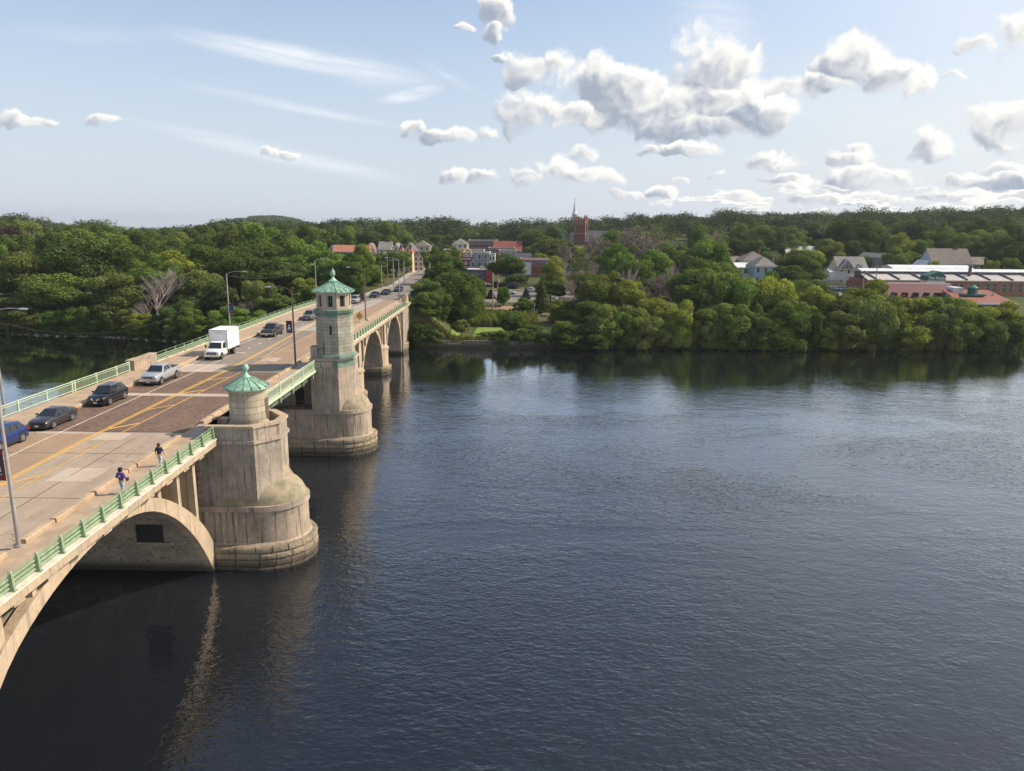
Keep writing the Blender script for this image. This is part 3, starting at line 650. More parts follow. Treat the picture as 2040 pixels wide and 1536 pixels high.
# pier two
S2 = octo(-25.3, -21.9, -20.35, 89.05, 95.15, 2.0, 2.0)
big_pier(S2, -21.8, 92.1, 3.1, 2.9, 4.6, 1.1, 2, 'conc_spall', 9.9, 2.0)
part(MB().prism(S2, 9.902, 10.82), 'pier_shaft', 'cast_green')
part(MB().prism(grow(S2, .14), 10.822, 11.08), 'belt_moulding', 'cast_plain')
m = MB(); m.box(-23.9, -22.5, 88.99, 89.05, 10.0, 10.7); m.box(-25.2, -24.1, 88.99, 89.05, 10.0, 10.7)
part(m, 'stone_panel', 'cast_plain')
part(MB().box(-45.3, -25.3, 91.2, 95.1, 4.35, 9.2), 'pier_wall', 'conc')
part(MB().box(-28.8, -25.35, 89.05, 91.2, -3, 4.72), 'pier_ledge', 'conc_spall')
m = MB(); pa = [(-27.9, 4.8)] + [(-27.35 + .55 * math.cos(t), 6.6 + .55 * math.sin(t)) for t in np.linspace(math.pi, 0, 10)] + [(-26.8, 4.8)]
n = len(pa); m.v = [(x, 91.17, z) for x, z in pa] + [(x, 91.3, z) for x, z in pa]; m.f = [tuple(range(n - 1, -1, -1)), tuple(range(n, 2*n))] + [(i, (i+1) % n, n+(i+1) % n, n+i) for i in range(n)]
part(m, 'arched_doorway', 'dark')
m = MB()
for x in (-25.6, -26.4): m.tube((x, 89.2, 4.7), (x, 89.2, 5.8), .03)
m.tube((-25.5, 89.2, 5.75), (-27.2, 89.2, 5.75), .03); part(m, 'handrail', M('rusty_iron', (0.22, .08, .045), .8), bridge)
# octagonal tower
tw = empty('watch_tower', (-22.62, 91.25, 11.08)); tw.parent = bridge
def oc(h, ph=22.5): r = h / math.cos(R(22.5)); return [(r * math.cos(R(ph + 45 * i)), r * math.sin(R(ph + 45 * i))) for i in range(8)]
def ocp(m, prof):
    m.loft([[(x, y, z) for x, y in oc(h)] for h, z in prof]); return m
part(ocp(MB(), [(2.42, .0), (2.42, .28), (2.25, .52), (2.2, .56)]), 'tower_plinth', 'cast_green', tw)
part(ocp(MB(), [(2.15, .562), (2.06, 4.95)]), 'tower_shaft', 'cast_stone', tw)
part(ocp(MB(), [(2.12, 4.952), (2.12, 5.12), (2.06, 5.14), (2.06, 5.40), (2.22, 5.52), (2.22, 5.62), (2.30, 5.72), (2.30, 5.80), (2.05, 5.88)]), 'tower_cornice', 'cast_green', tw)
m = MB()
for i in range(8):
    a, b = oc(2.09)[i], oc(2.09)[(i + 1) % 8]
    for j in range(7):
        f_ = (j + .5) / 7; x, y = a[0] + (b[0]-a[0]) * f_, a[1] + (b[1]-a[1]) * f_; m.tube((x, y, 5.2), (x, y, 5.5), .06, .085, 4)
part(m, 'dentil', 'cast_green', tw)
part(ocp(MB(), [(1.96, 5.882), (1.94, 6.2)]), 'cupola_sill', 'cast_plain', tw)
m = MB(); o1, o2 = oc(1.92), oc(1.62)
for i in range(8):
    for sgn in (1, -1):
        j = (i + sgn) % 8; f_ = .29
        p = [o1[i], (o1[i][0] + (o1[j][0]-o1[i][0]) * f_, o1[i][1] + (o1[j][1]-o1[i][1]) * f_), (o2[i][0] + (o2[j][0]-o2[i][0]) * f_, o2[i][1] + (o2[j][1]-o2[i][1]) * f_), o2[i]]
        if sgn < 0: p = p[::-1]
        m.prism(p, 6.202, 7.52)
part(m, 'cupola_pier', 'cast_plain', tw)
part(ocp(MB(), [(1.94, 7.522), (1.94, 7.80), (2.04, 7.86), (2.04, 7.92)]), 'cupola_lintel', 'cast_plain', tw)
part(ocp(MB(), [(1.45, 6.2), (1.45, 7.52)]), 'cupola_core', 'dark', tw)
for i in range(8):
    a, b = oc(1.70)[i], oc(1.70)[(i + 1) % 8]; P = lambda f_: (a[0] + (b[0]-a[0]) * f_, a[1] + (b[1]-a[1]) * f_)
    m = MB()
    for f0_, f1_ in ((.29, .34), (.49, .52), (.66, .71)): m.prism([P(f0_), P(f1_), (P(f1_)[0]*.96, P(f1_)[1]*.96), (P(f0_)[0]*.96, P(f0_)[1]*.96)], 6.2, 7.52)
    m.prism([P(.29), P(.71), (P(.71)[0]*.97, P(.71)[1]*.97), (P(.29)[0]*.97, P(.29)[1]*.97)], 6.86, 6.92)
    part(m, 'window', 'copper_d' if i % 2 else 'bronze', tw)
part(ocp(MB(), [(2.36, 7.86), (2.38, 7.96), (2.36, 8.03), (1.6, 8.42), (.95, 8.80), (.52, 9.1), (.44, 9.16)]), 'tower_roof', 'copper', tw)
m = MB()
for i in range(8):
    for f_ in (0, 1/3, 2/3):
        c0 = [oc(h)[i] for h in (2.37, 1.6, .95, .52)]; c1 = [oc(h)[(i + 1) % 8] for h in (2.37, 1.6, .95, .52)]
        q_ = [(a[0] + (b[0]-a[0]) * f_, a[1] + (b[1]-a[1]) * f_, z) for a, b, z in zip(c0, c1, (8.05, 8.44, 8.82, 9.12))]
        m.path(q_, .032, 5); m.box(q_[0][0] - .05, q_[0][0] + .05, q_[0][1] - .05, q_[0][1] + .05, 7.98, 8.16)
part(m, 'roof_seam', 'copper_d', tw)
part(MB().lathe([(.62, 9.14), (.50, 9.2), (.26, 9.42), (.16, 9.62), (.13, 9.72), (.22, 9.78), (.30, 9.92), (.32, 10.02), (.27, 10.06), (.29, 10.10), (.27, 10.25), (.16, 10.45), (.06, 10.56), (.025, 10.75), (.01, 10.78)], k=16), 'finial', 'copper', tw, smooth=True)
part(MB().box(-.12, .12, -2.16, -2.05, 2.9, 4.0), 'slit_window', 'dark', tw)
m = MB(); m.tube((-.9, -2.22, .4), (-.9, -2.22, 2.0), .06); m.tube((-1.6, -2.22, 1.2), (-.9, -2.22, 1.25), .03); part(m, 'drain_pipe', 'trim', tw)
part(MB().box(-2.75, -1.9, -1.4, -.4, -.1, 1.35), 'tower_buttress', 'cast_stone', tw)
# small river piers
for py, wd in ((117.9, 1.75), (140.6, 2.0)):
    part(MB().prism(nose(-45, -26.3, py, 1.7, wd + .35, 16), -3, .5), 'pier_footing', 'granite')
    part(granite(-26.3, py, 1.85, wd + .5, -1.9, 4, .6, -32, int(py)), 'granite_course', 'granite')
    part(MB().prism(nose(-45, -26.3, py, 1.35, wd, 20), .5, 3.7), 'pier_drum', 'conc_warm', smooth=True)
    part(MB().prism(nose(-45, -26.3, py, 1.5, wd + .12, 20), 3.702, 4.0), 'drum_band', 'conc_warm', smooth=True)
    part(MB().prism(nose(-45, -26.3, py, 1.38, wd, 20), 4.002, 5.1, nose(-45, -26.3, py, .3, wd * .62, 20)), 'pier_cap', 'conc_warm', smooth=True)
    part(MB().box(-45, -25.35, py - .9, py + .9, 4.6, zd(py) - .62), 'pier_shaft', 'conc_warm')
    part(MB().box(-26, -24.9, py - .5, py + .5, zd(py) - 1.0, zd(py) - .45), 'pier_bracket', 'conc_warm')
part(MB().box(-46, -25.2, 161.2, 176, -3, 8.75), 'abutment', 'conc')
part(granite(-26.5, 164.2, 1.9, 2.4, -1.9, 5, .62, -30, 9), 'granite_course', 'granite')
part(MB().prism(nose(-45, -26.5, 164.2, 1.5, 2.0, 16), -3, 1.4), 'pier_footing', 'granite')
# iron ladder rungs beside pier one
m = MB()
for x in (-25.55, -25.25): m.tube((x, 56.6, 5.2), (x, 56.6, 8.6), .03)
for i in range(5): m.tube((-25.75, 56.6, 5.5 + i * .6), (-25.1, 56.6, 5.5 + i * .6), .035)
part(m, 'iron_ladder', M('rusty_ladder', (0.10, .05, .035), .9))
# end pylon of the right parapet
part(MB().lathe([(.55, 0), (.55, 1.2), (.42, 1.3), (.36, 2.2), (.2, 2.5), (.05, 2.6)], -24.7, 162.8, k=8), 'end_pylon', 'cast_plain').location.z = zd(162)

# ------------------------------------------------------------------ river
mw = bpy.data.materials.new('river_water'); mw.use_nodes = True; t = NT(mw.node_tree); t.n.clear()
ob = t.new('ShaderNodeTexCoord').outputs['Object']
rot = t.new('ShaderNodeMapping'); rot.inputs['Rotation'].default_value = (0, 0, R(18)); rot.inputs['Scale'].default_value = (1, 1.7, 1); t.link(ob, rot.inputs['Vector'])
v = rot.outputs[0]
area = t.noise(t.vm('MULTIPLY', ob, (.7, 1.2, 1)), 0.03, 4, .6, .5)
X = t.sep(ob)
calm = t.ss(X[0], -32, -14)                                   # lee of the bridge piers is calmer
amp = t.m('ADD', t.m('MULTIPLY', t.ss(area, .40, .60), .75), .5); amp = t.m('MULTIPLY', amp, t.m('ADD', t.m('MULTIPLY', calm, .86), .14))
h = t.m('ADD', t.m('MULTIPLY', t.noise(v, .75, 2.0, .5, .6), .040), t.m('MULTIPLY', t.noise(v, 2.0, 2.5, .5, .4), .028))
h = t.m('ADD', h, t.m('MULTIPLY', t.noise(v, .22, 2, .5, .5), .035))
lee = t.ss(X[1], 172, 75, .26, 1.8); eddy = t.m('MULTIPLY', t.noise(t.vm('MULTIPLY', ob, (.5, 1, 1)), .35, 3, .6, 2.0), .02)
h = t.m('MULTIPLY', t.m('ADD', t.m('MULTIPLY', h, amp), eddy), lee)
bn = t.new('ShaderNodeBump'); bn.inputs['Strength'].default_value = 1; bn.inputs['Distance'].default_value = 1; t.link(h, bn.inputs['Height'])
df = t.new('ShaderNodeBsdfDiffuse'); df.inputs[0].default_value = (.008, .010, .014, 1); gl_ = t.new('ShaderNodeBsdfGlossy'); gl_.inputs['Roughness'].default_value = .03; gl_.inputs[0].default_value = (.95, .98, 1, 1)
fr_ = t.new('ShaderNodeFresnel'); fr_.inputs['IOR'].default_value = 1.33; mx = t.new('ShaderNodeMixShader'); mo = t.new('ShaderNodeOutputMaterial')
t.link(bn.outputs[0], gl_.inputs['Normal']); t.link(bn.outputs[0], fr_.inputs['Normal']); t.link(t.m('MULTIPLY', fr_.outputs[0], 2.1, clamp=True), mx.inputs[0])
t.link(df.outputs[0], mx.inputs[1]); t.link(gl_.outputs[0], mx.inputs[2]); t.link(mx.outputs[0], mo.inputs[0])
o = MB(); o.v = [(-3000, -200, WATER), (3000, -200, WATER), (3000, 300, WATER), (-3000, 300, WATER)]; o.f = [(0, 1, 2, 3)]
tag(o.build('water', mw), 'dark calm river water rippling under the bridge', kind='structure')

# ------------------------------------------------------------------ terrain
TL = [(-400, 432), (0, 432), (40, 430), (130, 446), (190, 441), (250, 454), (330, 456), (400, 448), (460, 441), (640, 443), (780, 441), (880, 437), (950, 446), (1080, 441), (1200, 436), (1300, 427), (1400, 430), (1450, 418), (1500, 426), (1620, 427), (1700, 418), (1800, 421), (1880, 418), (2040, 414), (2500, 410)]
def treeline(x): return float(np.interp(x, [p[0] for p in TL], [p[1] for p in TL]))
def hz(x): return 440 + (x - VX) * math.tan(R(0.5))
def shoreY(X): return float(np.interp(X, [-400, -130, -100, -80, -50, -46, -25, -24, 0, 20, 60, 400], [215, 184, 181, 175, 171, 172, 172, 169.4, 170.2, 172, 173.5, 186]))
STR = [(-34.5, 160), (-34.0, 178), (-32.5, 195), (-31.5, 220), (-35, 283), (-41, 372), (-58, 660), (-75, 900)]
def streetX(Y): return float(np.interp(Y, [p[1] for p in STR], [p[0] for p in STR]))
def sms(t): t = min(1, max(0, t)); return t * t * (3 - 2 * t)
def gz(X, Y):
    d = Y - shoreY(X)
    if X < -46 or X > 30: z = float(np.interp(d, [-12, -1, 3, 12, 35, 70, 160, 400], [-3, -1.3, .2, 2.6, 5.5, 7.5, 8.5, 9]))
    elif X > -25 and X <= 20: z = float(np.interp(d, [-1.2, -.8, .0, 4, 14, 26, 40, 60, 110, 200, 400], [-3, -3, .72, .95, 1.6, 2.4, 4.2, 5.2, 6.8, 8.0, 8.6]))
    else: z = float(np.interp(d, [-1, 3, 12, 35], [-3, 3, 8, 8.6]))
    if X > 20:
        zw = float(np.interp(d, [-1.2, -.8, .0, 4, 14, 26, 40, 60, 110, 200, 400], [-3, -3, .72, .95, 1.6, 2.4, 4.2, 5.2, 6.8, 8.0, 8.6])); zn = float(np.interp(d, [-8, -2.5, 0, 2.5, 14, 26, 40, 60, 110, 200, 400], [-3, -1.4, -.4, .7, 1.6, 2.4, 4.2, 5.2, 6.8, 8.0, 8.6])); k = sms((X - 20) / 8); z = zw * (1 - k) + zn * k
    if Y > 170:
        x = CX + F * (X / max(Y, 1)) * .98
        if Y > 260: 
            tgt = CAM[2] + (hz(x) - treeline(x)) * 620 / 1500 - 16.5
            z += sms((Y - 260) / 330) * (tgt - 9.0)
        z -= max(0, Y - 750) * .036
        z += (50 + 6 * math.sin(X * .013)) * math.exp(-((X + 540) / 120) ** 2 - ((Y - 1650) / 260) ** 2)
        dx = abs(X - streetX(Y)); k = 1 - sms((dx - 8.5) / 12)
        if Y < 420 and k > 0: z = z * (1 - k) + (zd(Y) - .35) * k
        # levelled car park and yards
        k = (1 - sms((abs(X - 6) - 16) / 5)) * (1 - sms((abs(Y - 232) - 16) / 5)); z = z * (1 - k) + 5.0 * k
    return z
xs = sorted(set([-9000, -6000, -4000, -2500, -1700, -1200, -900, -700, -560, -470, -400, -340, -290, -250] + list(range(-220, 221, 5)) + [250, 290, 340, 400, 470, 560, 700, 900, 1200, 1700, 2500, 4000, 6000, 9000] + [-46.5, -45.9, -25.1, -24.5]))
yv = [140, 150, 158] + [164 + i * 1.5 for i in range(22)] + list(range(200, 300, 5)) + list(range(300, 480, 12)) + [500, 540, 580, 620, 680, 750, 850, 1000, 1200, 1400, 1600, 1800, 2200, 3000, 4500, 7000, 11000]
m = MB(); nx = len(xs)
for y in yv:
    for x in xs: m.v.append((x, y, gz(x, y)))
for j in range(len(yv) - 1):
    for i in range(nx - 1): a = j * nx + i; m.f.append((a, a + 1, a + nx + 1, a + nx))
mg = bpy.data.materials.new('grass_and_soil'); mg.use_nodes = True; t = NT(mg.node_tree); b = t.n['Principled BSDF']; b.inputs['Roughness'].default_value = 1; b.inputs['Specular IOR Level'].default_value = .1
ob = t.new('ShaderNodeTexCoord').outputs['Object']
c = t.mix(t.ss(t.noise(ob, .08, 6, .6), .4, .6), (.075, .10, .028), (.13, .115, .06)); c = t.mix(t.ss(t.noise(ob, .9, 5, .6), .4, .65), c, (.045, .06, .02))
t.link(c, b.inputs['Base Color'])
tag(m.build('ground', mg, smooth=True), 'grassy wooded ground rising from the far river bank', kind='structure')
def drape(name, mat, poly, off, label, kind='structure', n=14):
    """sheet laid on the terrain inside a quad of four ground points"""
    a, b_, c_, d_ = [Vector(p) for p in poly]; mm = MB()
    for j in range(n + 1):
        for i in range(n + 1):
            u, v_ = i / n, j / n; p = a.lerp(b_, u).lerp(d_.lerp(c_, u), v_); mm.v.append((p[0], p[1], gz(p[0], p[1]) + off))
    for j in range(n):
        for i in range(n): k_ = j * (n + 1) + i; mm.f.append((k_, k_ + 1, k_ + n + 2, k_ + n + 1))
    return tag(mm.build(name, mt[mat] if isinstance(mat, str) else mat), label, kind=kind)
mt['lawn'] = M('mown_lawn', (.19, .27, .045), 1, col2=(.14, .20, .04), vscale=.7, bump=.03, bscale=6)
mt['soil'] = M('bare_soil', (.32, .20, .13), 1, var=.2, vscale=1)
drape('lawn', 'lawn', [(-20, 171.5), (24, 173.5), (24, 187), (-20, 185)], .06, 'bright mown lawn strip behind the river wall')
drape('car_park', 'rd_town', [(-12, 214), (24, 214), (24, 250), (-10, 250)], .07, 'pale tarmac car park behind the riverside trees')
drape('riverside_path', 'soil', [(-12, 205.5), (16, 205.5), (16, 210), (-12, 210)], .08, 'bare brown earth path below the car park')
# street beyond the bridge
mm = MB(); YY = [178, 186, 195, 205, 220, 240, 260, 283, 310, 340, 372, 420, 470]
for k, (wa, zz, nm, mat_, lab) in enumerate(((7.4, .10, 'pavement', 'rd_pale', 'pale concrete pavement along the street beyond the bridge'), (4.9, .16, 'road', 'rd_town', 'sunlit grey main street running uphill from the bridge'))):
    mm = MB()
    for y in YY:
        w_ = wa * (1.0 if y < 215 else .88); zc = (zd(y) - .35 if y < 420 else gz(streetX(y), y)) + zz + (0.15 if y < 205 else .25)
        mm.v += [(streetX(y) - w_, y, zc), (streetX(y) + w_, y, zc)]
    for i in range(len(YY) - 1): mm.f.append((2*i, 2*i+1, 2*i+3, 2*i+2))
    tag(mm.build(nm, mt[mat_]), lab, kind='structure')

# ------------------------------------------------------------------ foliage
def leafmat(name, c1, c2, c3=None, tr=.26):
    m = bpy.data.materials.new(name); m.use_nodes = True; t = NT(m.node_tree); t.n.clear()
    at = t.new('ShaderNodeAttribute'); at.attribute_name = 'tint'; oi = t.new('ShaderNodeObjectInfo')
    c = t.mix(at.outputs['Fac'], c1, c2)
    k = t.m('ADD', t.m('MULTIPLY', oi.outputs['Random'], .5), .75); c = t.mix(1.0, c, t.comb(k, k, k), 'MULTIPLY')
    d = t.new('ShaderNodeBsdfDiffuse'); t.link(c, d.inputs[0]); tl = t.new('ShaderNodeBsdfTranslucent'); t.link(t.mix(1.0, c, (1.1, 1.25, .6), 'MULTIPLY'), tl.inputs[0])
    ms = t.new('ShaderNodeMixShader'); ms.inputs[0].default_value = tr; t.link(d.outputs[0], ms.inputs[1]); t.link(tl.outputs[0], ms.inputs[2])
    o = t.new('ShaderNodeOutputMaterial'); t.link(ms.outputs[0], o.inputs[0]); return m
LM = {'dark': leafmat('dark_green_leaves', (.048, .078, .022), (.13, .18, .048)),
      'mid': leafmat('green_leaves', (.066, .108, .026), (.19, .25, .056)),
      'bright': leafmat('bright_green_leaves', (.075, .130, .024), (.20, .29, .06)),
      'yellow': leafmat('yellow_green_leaves', (.12, .15, .026), (.35, .37, .07)),
      'olive': leafmat('olive_leaves', (.082, .105, .030), (.235, .27, .075)),
      'purple': leafmat('purple_leaves', (.035, .025, .026), (.095, .065, .060), tr=.1),
      'grey': leafmat('dry_grey_leaves', (.11, .09, .07), (.24, .20, .16), tr=.05),
      'blue': leafmat('blue_green_needles', (.030, .050, .045), (.07, .105, .095), tr=.05)}
BARK = M('bark', (.13, .10, .075), 1, var=.3, vscale=2); DEAD = M('bleached_bark', (.34, .28, .24), 1, var=.2, vscale=2)
def leaves_mesh(P, N, S, tint, name):
    n = len(P); rs = np.random.RandomState(n)
    a = np.cross(N, rs.normal(size=(n, 3))); a /= np.linalg.norm(a, axis=1)[:, None] + 1e-9; b_ = np.cross(N, a)
    bend = N * (S[:, None] * .22); V = np.empty((n, 4, 3))
    V[:, 0] = P - a * S[:, None] - bend; V[:, 1] = P - b_ * S[:, None] * .62; V[:, 2] = P + a * S[:, None] - bend; V[:, 3] = P + b_ * S[:, None] * .62
    me = bpy.data.meshes.new(name); me.vertices.add(n * 4); me.vertices.foreach_set('co', V.reshape(-1)); me.loops.add(n * 4)
    me.loops.foreach_set('vertex_index', np.arange(n * 4, dtype=np.int32)); me.polygons.add(n); me.polygons.foreach_set('loop_start', np.arange(0, n * 4, 4, dtype=np.int32))
    me.update(calc_edges=True); at = me.attributes.new('tint', 'FLOAT', 'FACE'); at.data.foreach_set('value', tint.astype(np.float32)); me.materials.append(LM['mid']); return me
def crown_mesh(seed, rx=5.0, rz=5.6, zc=8.2, nl=44, nleaf=20000, ls=.25, low=-.75, lr=(.22, .40), taper=0.0, gap=0.0):
    rs = np.random.RandomState(seed)
    dirs = rs.normal(size=(nl * 3, 3)); dirs /= np.linalg.norm(dirs, axis=1)[:, None]; dirs = dirs[dirs[:, 2] > low][:nl]; nl = len(dirs)
    rad = rs.uniform(lr[0], lr[1], nl) * rx; k = np.where(rs.uniform(0, 1, nl) < .18, rs.uniform(1.0, 1.22, nl), rs.uniform(.5, 1.0, nl))
    wid = 1 - taper * np.clip(dirs[:, 2], 0, 1)
    C = dirs * np.array([rx, rx, rz]) * (k * .80)[:, None]; C[:, :2] *= wid[:, None]; C[:, 2] += zc
    lt = rs.uniform(0, 1, nl)
    P = []; N = []; T_ = []
    w_ = rad ** 2 / np.sum(rad ** 2)
    while sum(len(p) for p in P) < nleaf:
        m_ = nleaf; idx = rs.choice(nl, m_, p=w_); d = rs.normal(size=(m_, 3)); d /= np.linalg.norm(d, axis=1)[:, None]
        r_ = rad[idx] * rs.uniform(.72, 1.08, m_); p = C[idx] + d * r_[:, None] * np.array([1.05, 1.05, 1.0])
        p += rs.normal(size=p.shape) * .07 * rx * rs.uniform(0, 1, m_)[:, None] ** 3
        dist = np.linalg.norm((p[:, None, :] - C[None]) / rad[None, :, None], axis=2).min(axis=1)
        ok = dist > rs.choice([.30, .62, .66], m_, p=[.05, .50, .45])
        p, d, idx = p[ok], d[ok], idx[ok]
        nn = d * .9 + rs.normal(size=d.shape) * .40; nn /= np.linalg.norm(nn, axis=1)[:, None]
        P.append(p); N.append(nn); T_.append(np.clip(lt[idx] * .5 + rs.uniform(0, .5, len(p)), 0, 1))
    P = np.concatenate(P)[:nleaf]; zt_ = 14.2 if low > -1 else 12.2; zq = np.percentile(P[:, 2], 99.6); P[:, 2] *= zt_ / zq; P[:, :2] *= 5.3 / np.percentile(np.abs(P[:, :2]), 99.3); N = np.concatenate(N)[:nleaf]; T_ = np.concatenate(T_)[:nleaf]
    return leaves_mesh(P, N, ls * rs.uniform(.6, 1.3, nleaf), T_, 'crown')
def conifer_mesh(seed, h=14, r=3.2, n=6500):
    rs = np.random.RandomState(seed); z = h * (1 - np.sqrt(rs.uniform(0.0, 1, n)) * .93); layer = (z * 1.5) % 1
    rr = r * (1 - z / h) ** .85 * (.55 + .5 * (1 - layer)) * np.sqrt(rs.uniform(.25, 1, n)); t_ = rs.uniform(0, 2 * np.pi, n)
    P = np.stack([rr * np.cos(t_), rr * np.sin(t_), z - rr * .25], 1); N = np.stack([np.cos(t_) * .4, np.sin(t_) * .4, np.ones(n)], 1) + rs.normal(size=(n, 3)) * .4; N /= np.linalg.norm(N, axis=1)[:, None]
    return leaves_mesh(P, N, .26 * rs.uniform(.6, 1.3, n), rs.uniform(0, 1, n), 'crown')
def branch_mesh(seed, h=13.0, r0=.30, spread=.75, depth=4, lean=0.0, start=.25, mat=None, name='trunk', kids=3):
    rr = random.Random(seed); m = MB()
    def grow_(p, d, L, r, dep):
        segs = 3; q = p
        for i in range(segs):
            d = (d + Vector((rr.uniform(-.13, .13), rr.uniform(-.13, .13), rr.uniform(-.02, .12)))).normalized(); q2 = q + d * (L / segs); ra = r * (1 - .28 * i / segs); rb = r * (1 - .28 * (i + 1) / segs)
            m.tube(q, q2, ra, rb, 6 if dep > 1 else 4, cap=False); q = q2
            if dep > 0 and (dep < depth or i > 0):
                for _ in range(1 if i < segs - 1 else kids):
                    a = rr.uniform(0, 2 * math.pi); s_ = spread * rr.uniform(.6, 1.2)
                    d2 = (d + Vector((math.cos(a) * s_, math.sin(a) * s_, rr.uniform(-.1, .35)))).normalized(); grow_(q, d2, L * rr.uniform(.55, .78), r * .52, dep - 1)
    grow_(Vector((0, 0, -.5)), Vector((lean, 0, 1)).normalized(), h * .42, r0, depth)
    return m.mesh(name, mat or BARK)
CR = [crown_mesh(11, rz=6.4, zc=7.6, nl=60, low=-.95), crown_mesh(12, rx=5, rz=5.8, zc=8.2, nl=66, lr=(.2, .34), low=-.9), crown_mesh(13, rx=5, rz=6.9, zc=7.2, nl=56, taper=.35, low=-.95), crown_mesh(14, rz=6.2, zc=7.7, nl=46, lr=(.24, .40), low=-.9),
      crown_mesh(15, rx=5, rz=5.4, zc=8.7, nl=60, low=-.8), crown_mesh(16, rx=5, rz=6.9, zc=7.2, nl=76, lr=(.16, .29), taper=.2, low=-.95)]
BUSH = [crown_mesh(21, rx=5, rz=6.5, zc=6.2, nl=44, low=-1, lr=(.2, .38), nleaf=18000, ls=.27), crown_mesh(22, rx=5, rz=6.0, zc=5.6, nl=38, low=-1, lr=(.22, .36), nleaf=13000, ls=.29), crown_mesh(23, rx=5, rz=6.6, zc=5.8, nl=58, low=-1, lr=(.15, .30), taper=.35, nleaf=14000, ls=.28)]
SPARSE = [crown_mesh(31, rx=5, rz=6.2, zc=8.0, nl=60, lr=(.10, .22), nleaf=2600, ls=.26), crown_mesh(32, rx=5, rz=6.4, zc=8, nl=50, lr=(.12, .24), nleaf=1500, ls=.24)]
CON = [conifer_mesh(41), conifer_mesh(42, r=2.6)]
TR = [branch_mesh(s_, depth=3, h=12, r0=.32) for s_ in (51, 52, 53)]
DT = [branch_mesh(s_, depth=5, h=13.5, r0=.26, spread=.55, mat=DEAD, kids=2) for s_ in (61, 62)]
treecount = 0; TREES = []
KINDN = {'dark': 'dark green', 'mid': 'mid green', 'bright': 'bright green', 'yellow': 'yellow green', 'olive': 'olive green', 'purple': 'purple leaved', 'grey': 'grey half bare', 'blue': 'blue green'}
def tree(X, Y, h, w_, kind, shape='crown', where='', lab=None, grp=None, name=None, dz=0.0):
    """h, w_ in metres; base on the terrain"""
    z = gz(X, Y) + dz if not dz else dz
    if name is None: name = {'crown': 'broadleaf_tree', 'bush': 'bush', 'conifer': 'conifer_tree', 'dead': 'dead_tree', 'sparse': 'half_bare_tree'}[shape]
    r = empty(name, (X, Y, z), None, {'bush': 'bush'}.get(shape, 'tree'), grp)
    rz = rnd.uniform(0, 6.28); s3 = (w_ / 10.6, w_ / 10.6, h / 14.2)
    if shape == 'crown': inst(rnd.choice(CR), 'crown', r, mat=LM[kind], rz=rz, sc=s3); inst(rnd.choice(TR), 'trunk', r, rz=rz, sc=(s3[0], s3[0], s3[2] * .95))
    elif shape == 'bush': inst(rnd.choice(BUSH), 'foliage', r, mat=LM[kind], rz=rz, sc=(w_ / 10.6, w_ / 10.6, h / 12.2)); inst(TR[0], 'stem', r, rz=rz, sc=(s3[0] * .6, s3[0] * .6, s3[2] * .7))
    elif shape == 'conifer': inst(rnd.choice(CON), 'crown', r, mat=LM[kind], rz=rz, sc=(w_ / 6.2, w_ / 6.2, h / 14)); 
    elif shape == 'sparse': inst(rnd.choice(SPARSE), 'crown', r, mat=LM[kind], rz=rz, sc=s3); inst(rnd.choice(DT), 'trunk', r, rz=rz, sc=(s3[0] * 1.1, s3[0] * 1.1, s3[2] * 1.05))
    elif shape == 'dead': inst(rnd.choice(DT), 'trunk', r, rz=rz, sc=(s3[0] * 1.15, s3[0] * 1.15, s3[2] * 1.1)).name = 'trunk'
    TREES.append(dict(o=r, kind=kind, shape=shape, x=proj(X, Y, z)[0], Y=Y, where=where, lab=lab, h=h, w=w_)); return r
def ptree(x, ytop, wpx, D, kind, shape='crown', where='', **k):
    X, Y = at_d(x, D); z = gz(X, Y); h = top_z(x, ytop, Y) - z
    return tree(X, Y, max(h, 1.0), wpx * Y / 1500 * 1.02, kind, shape, where, **k)
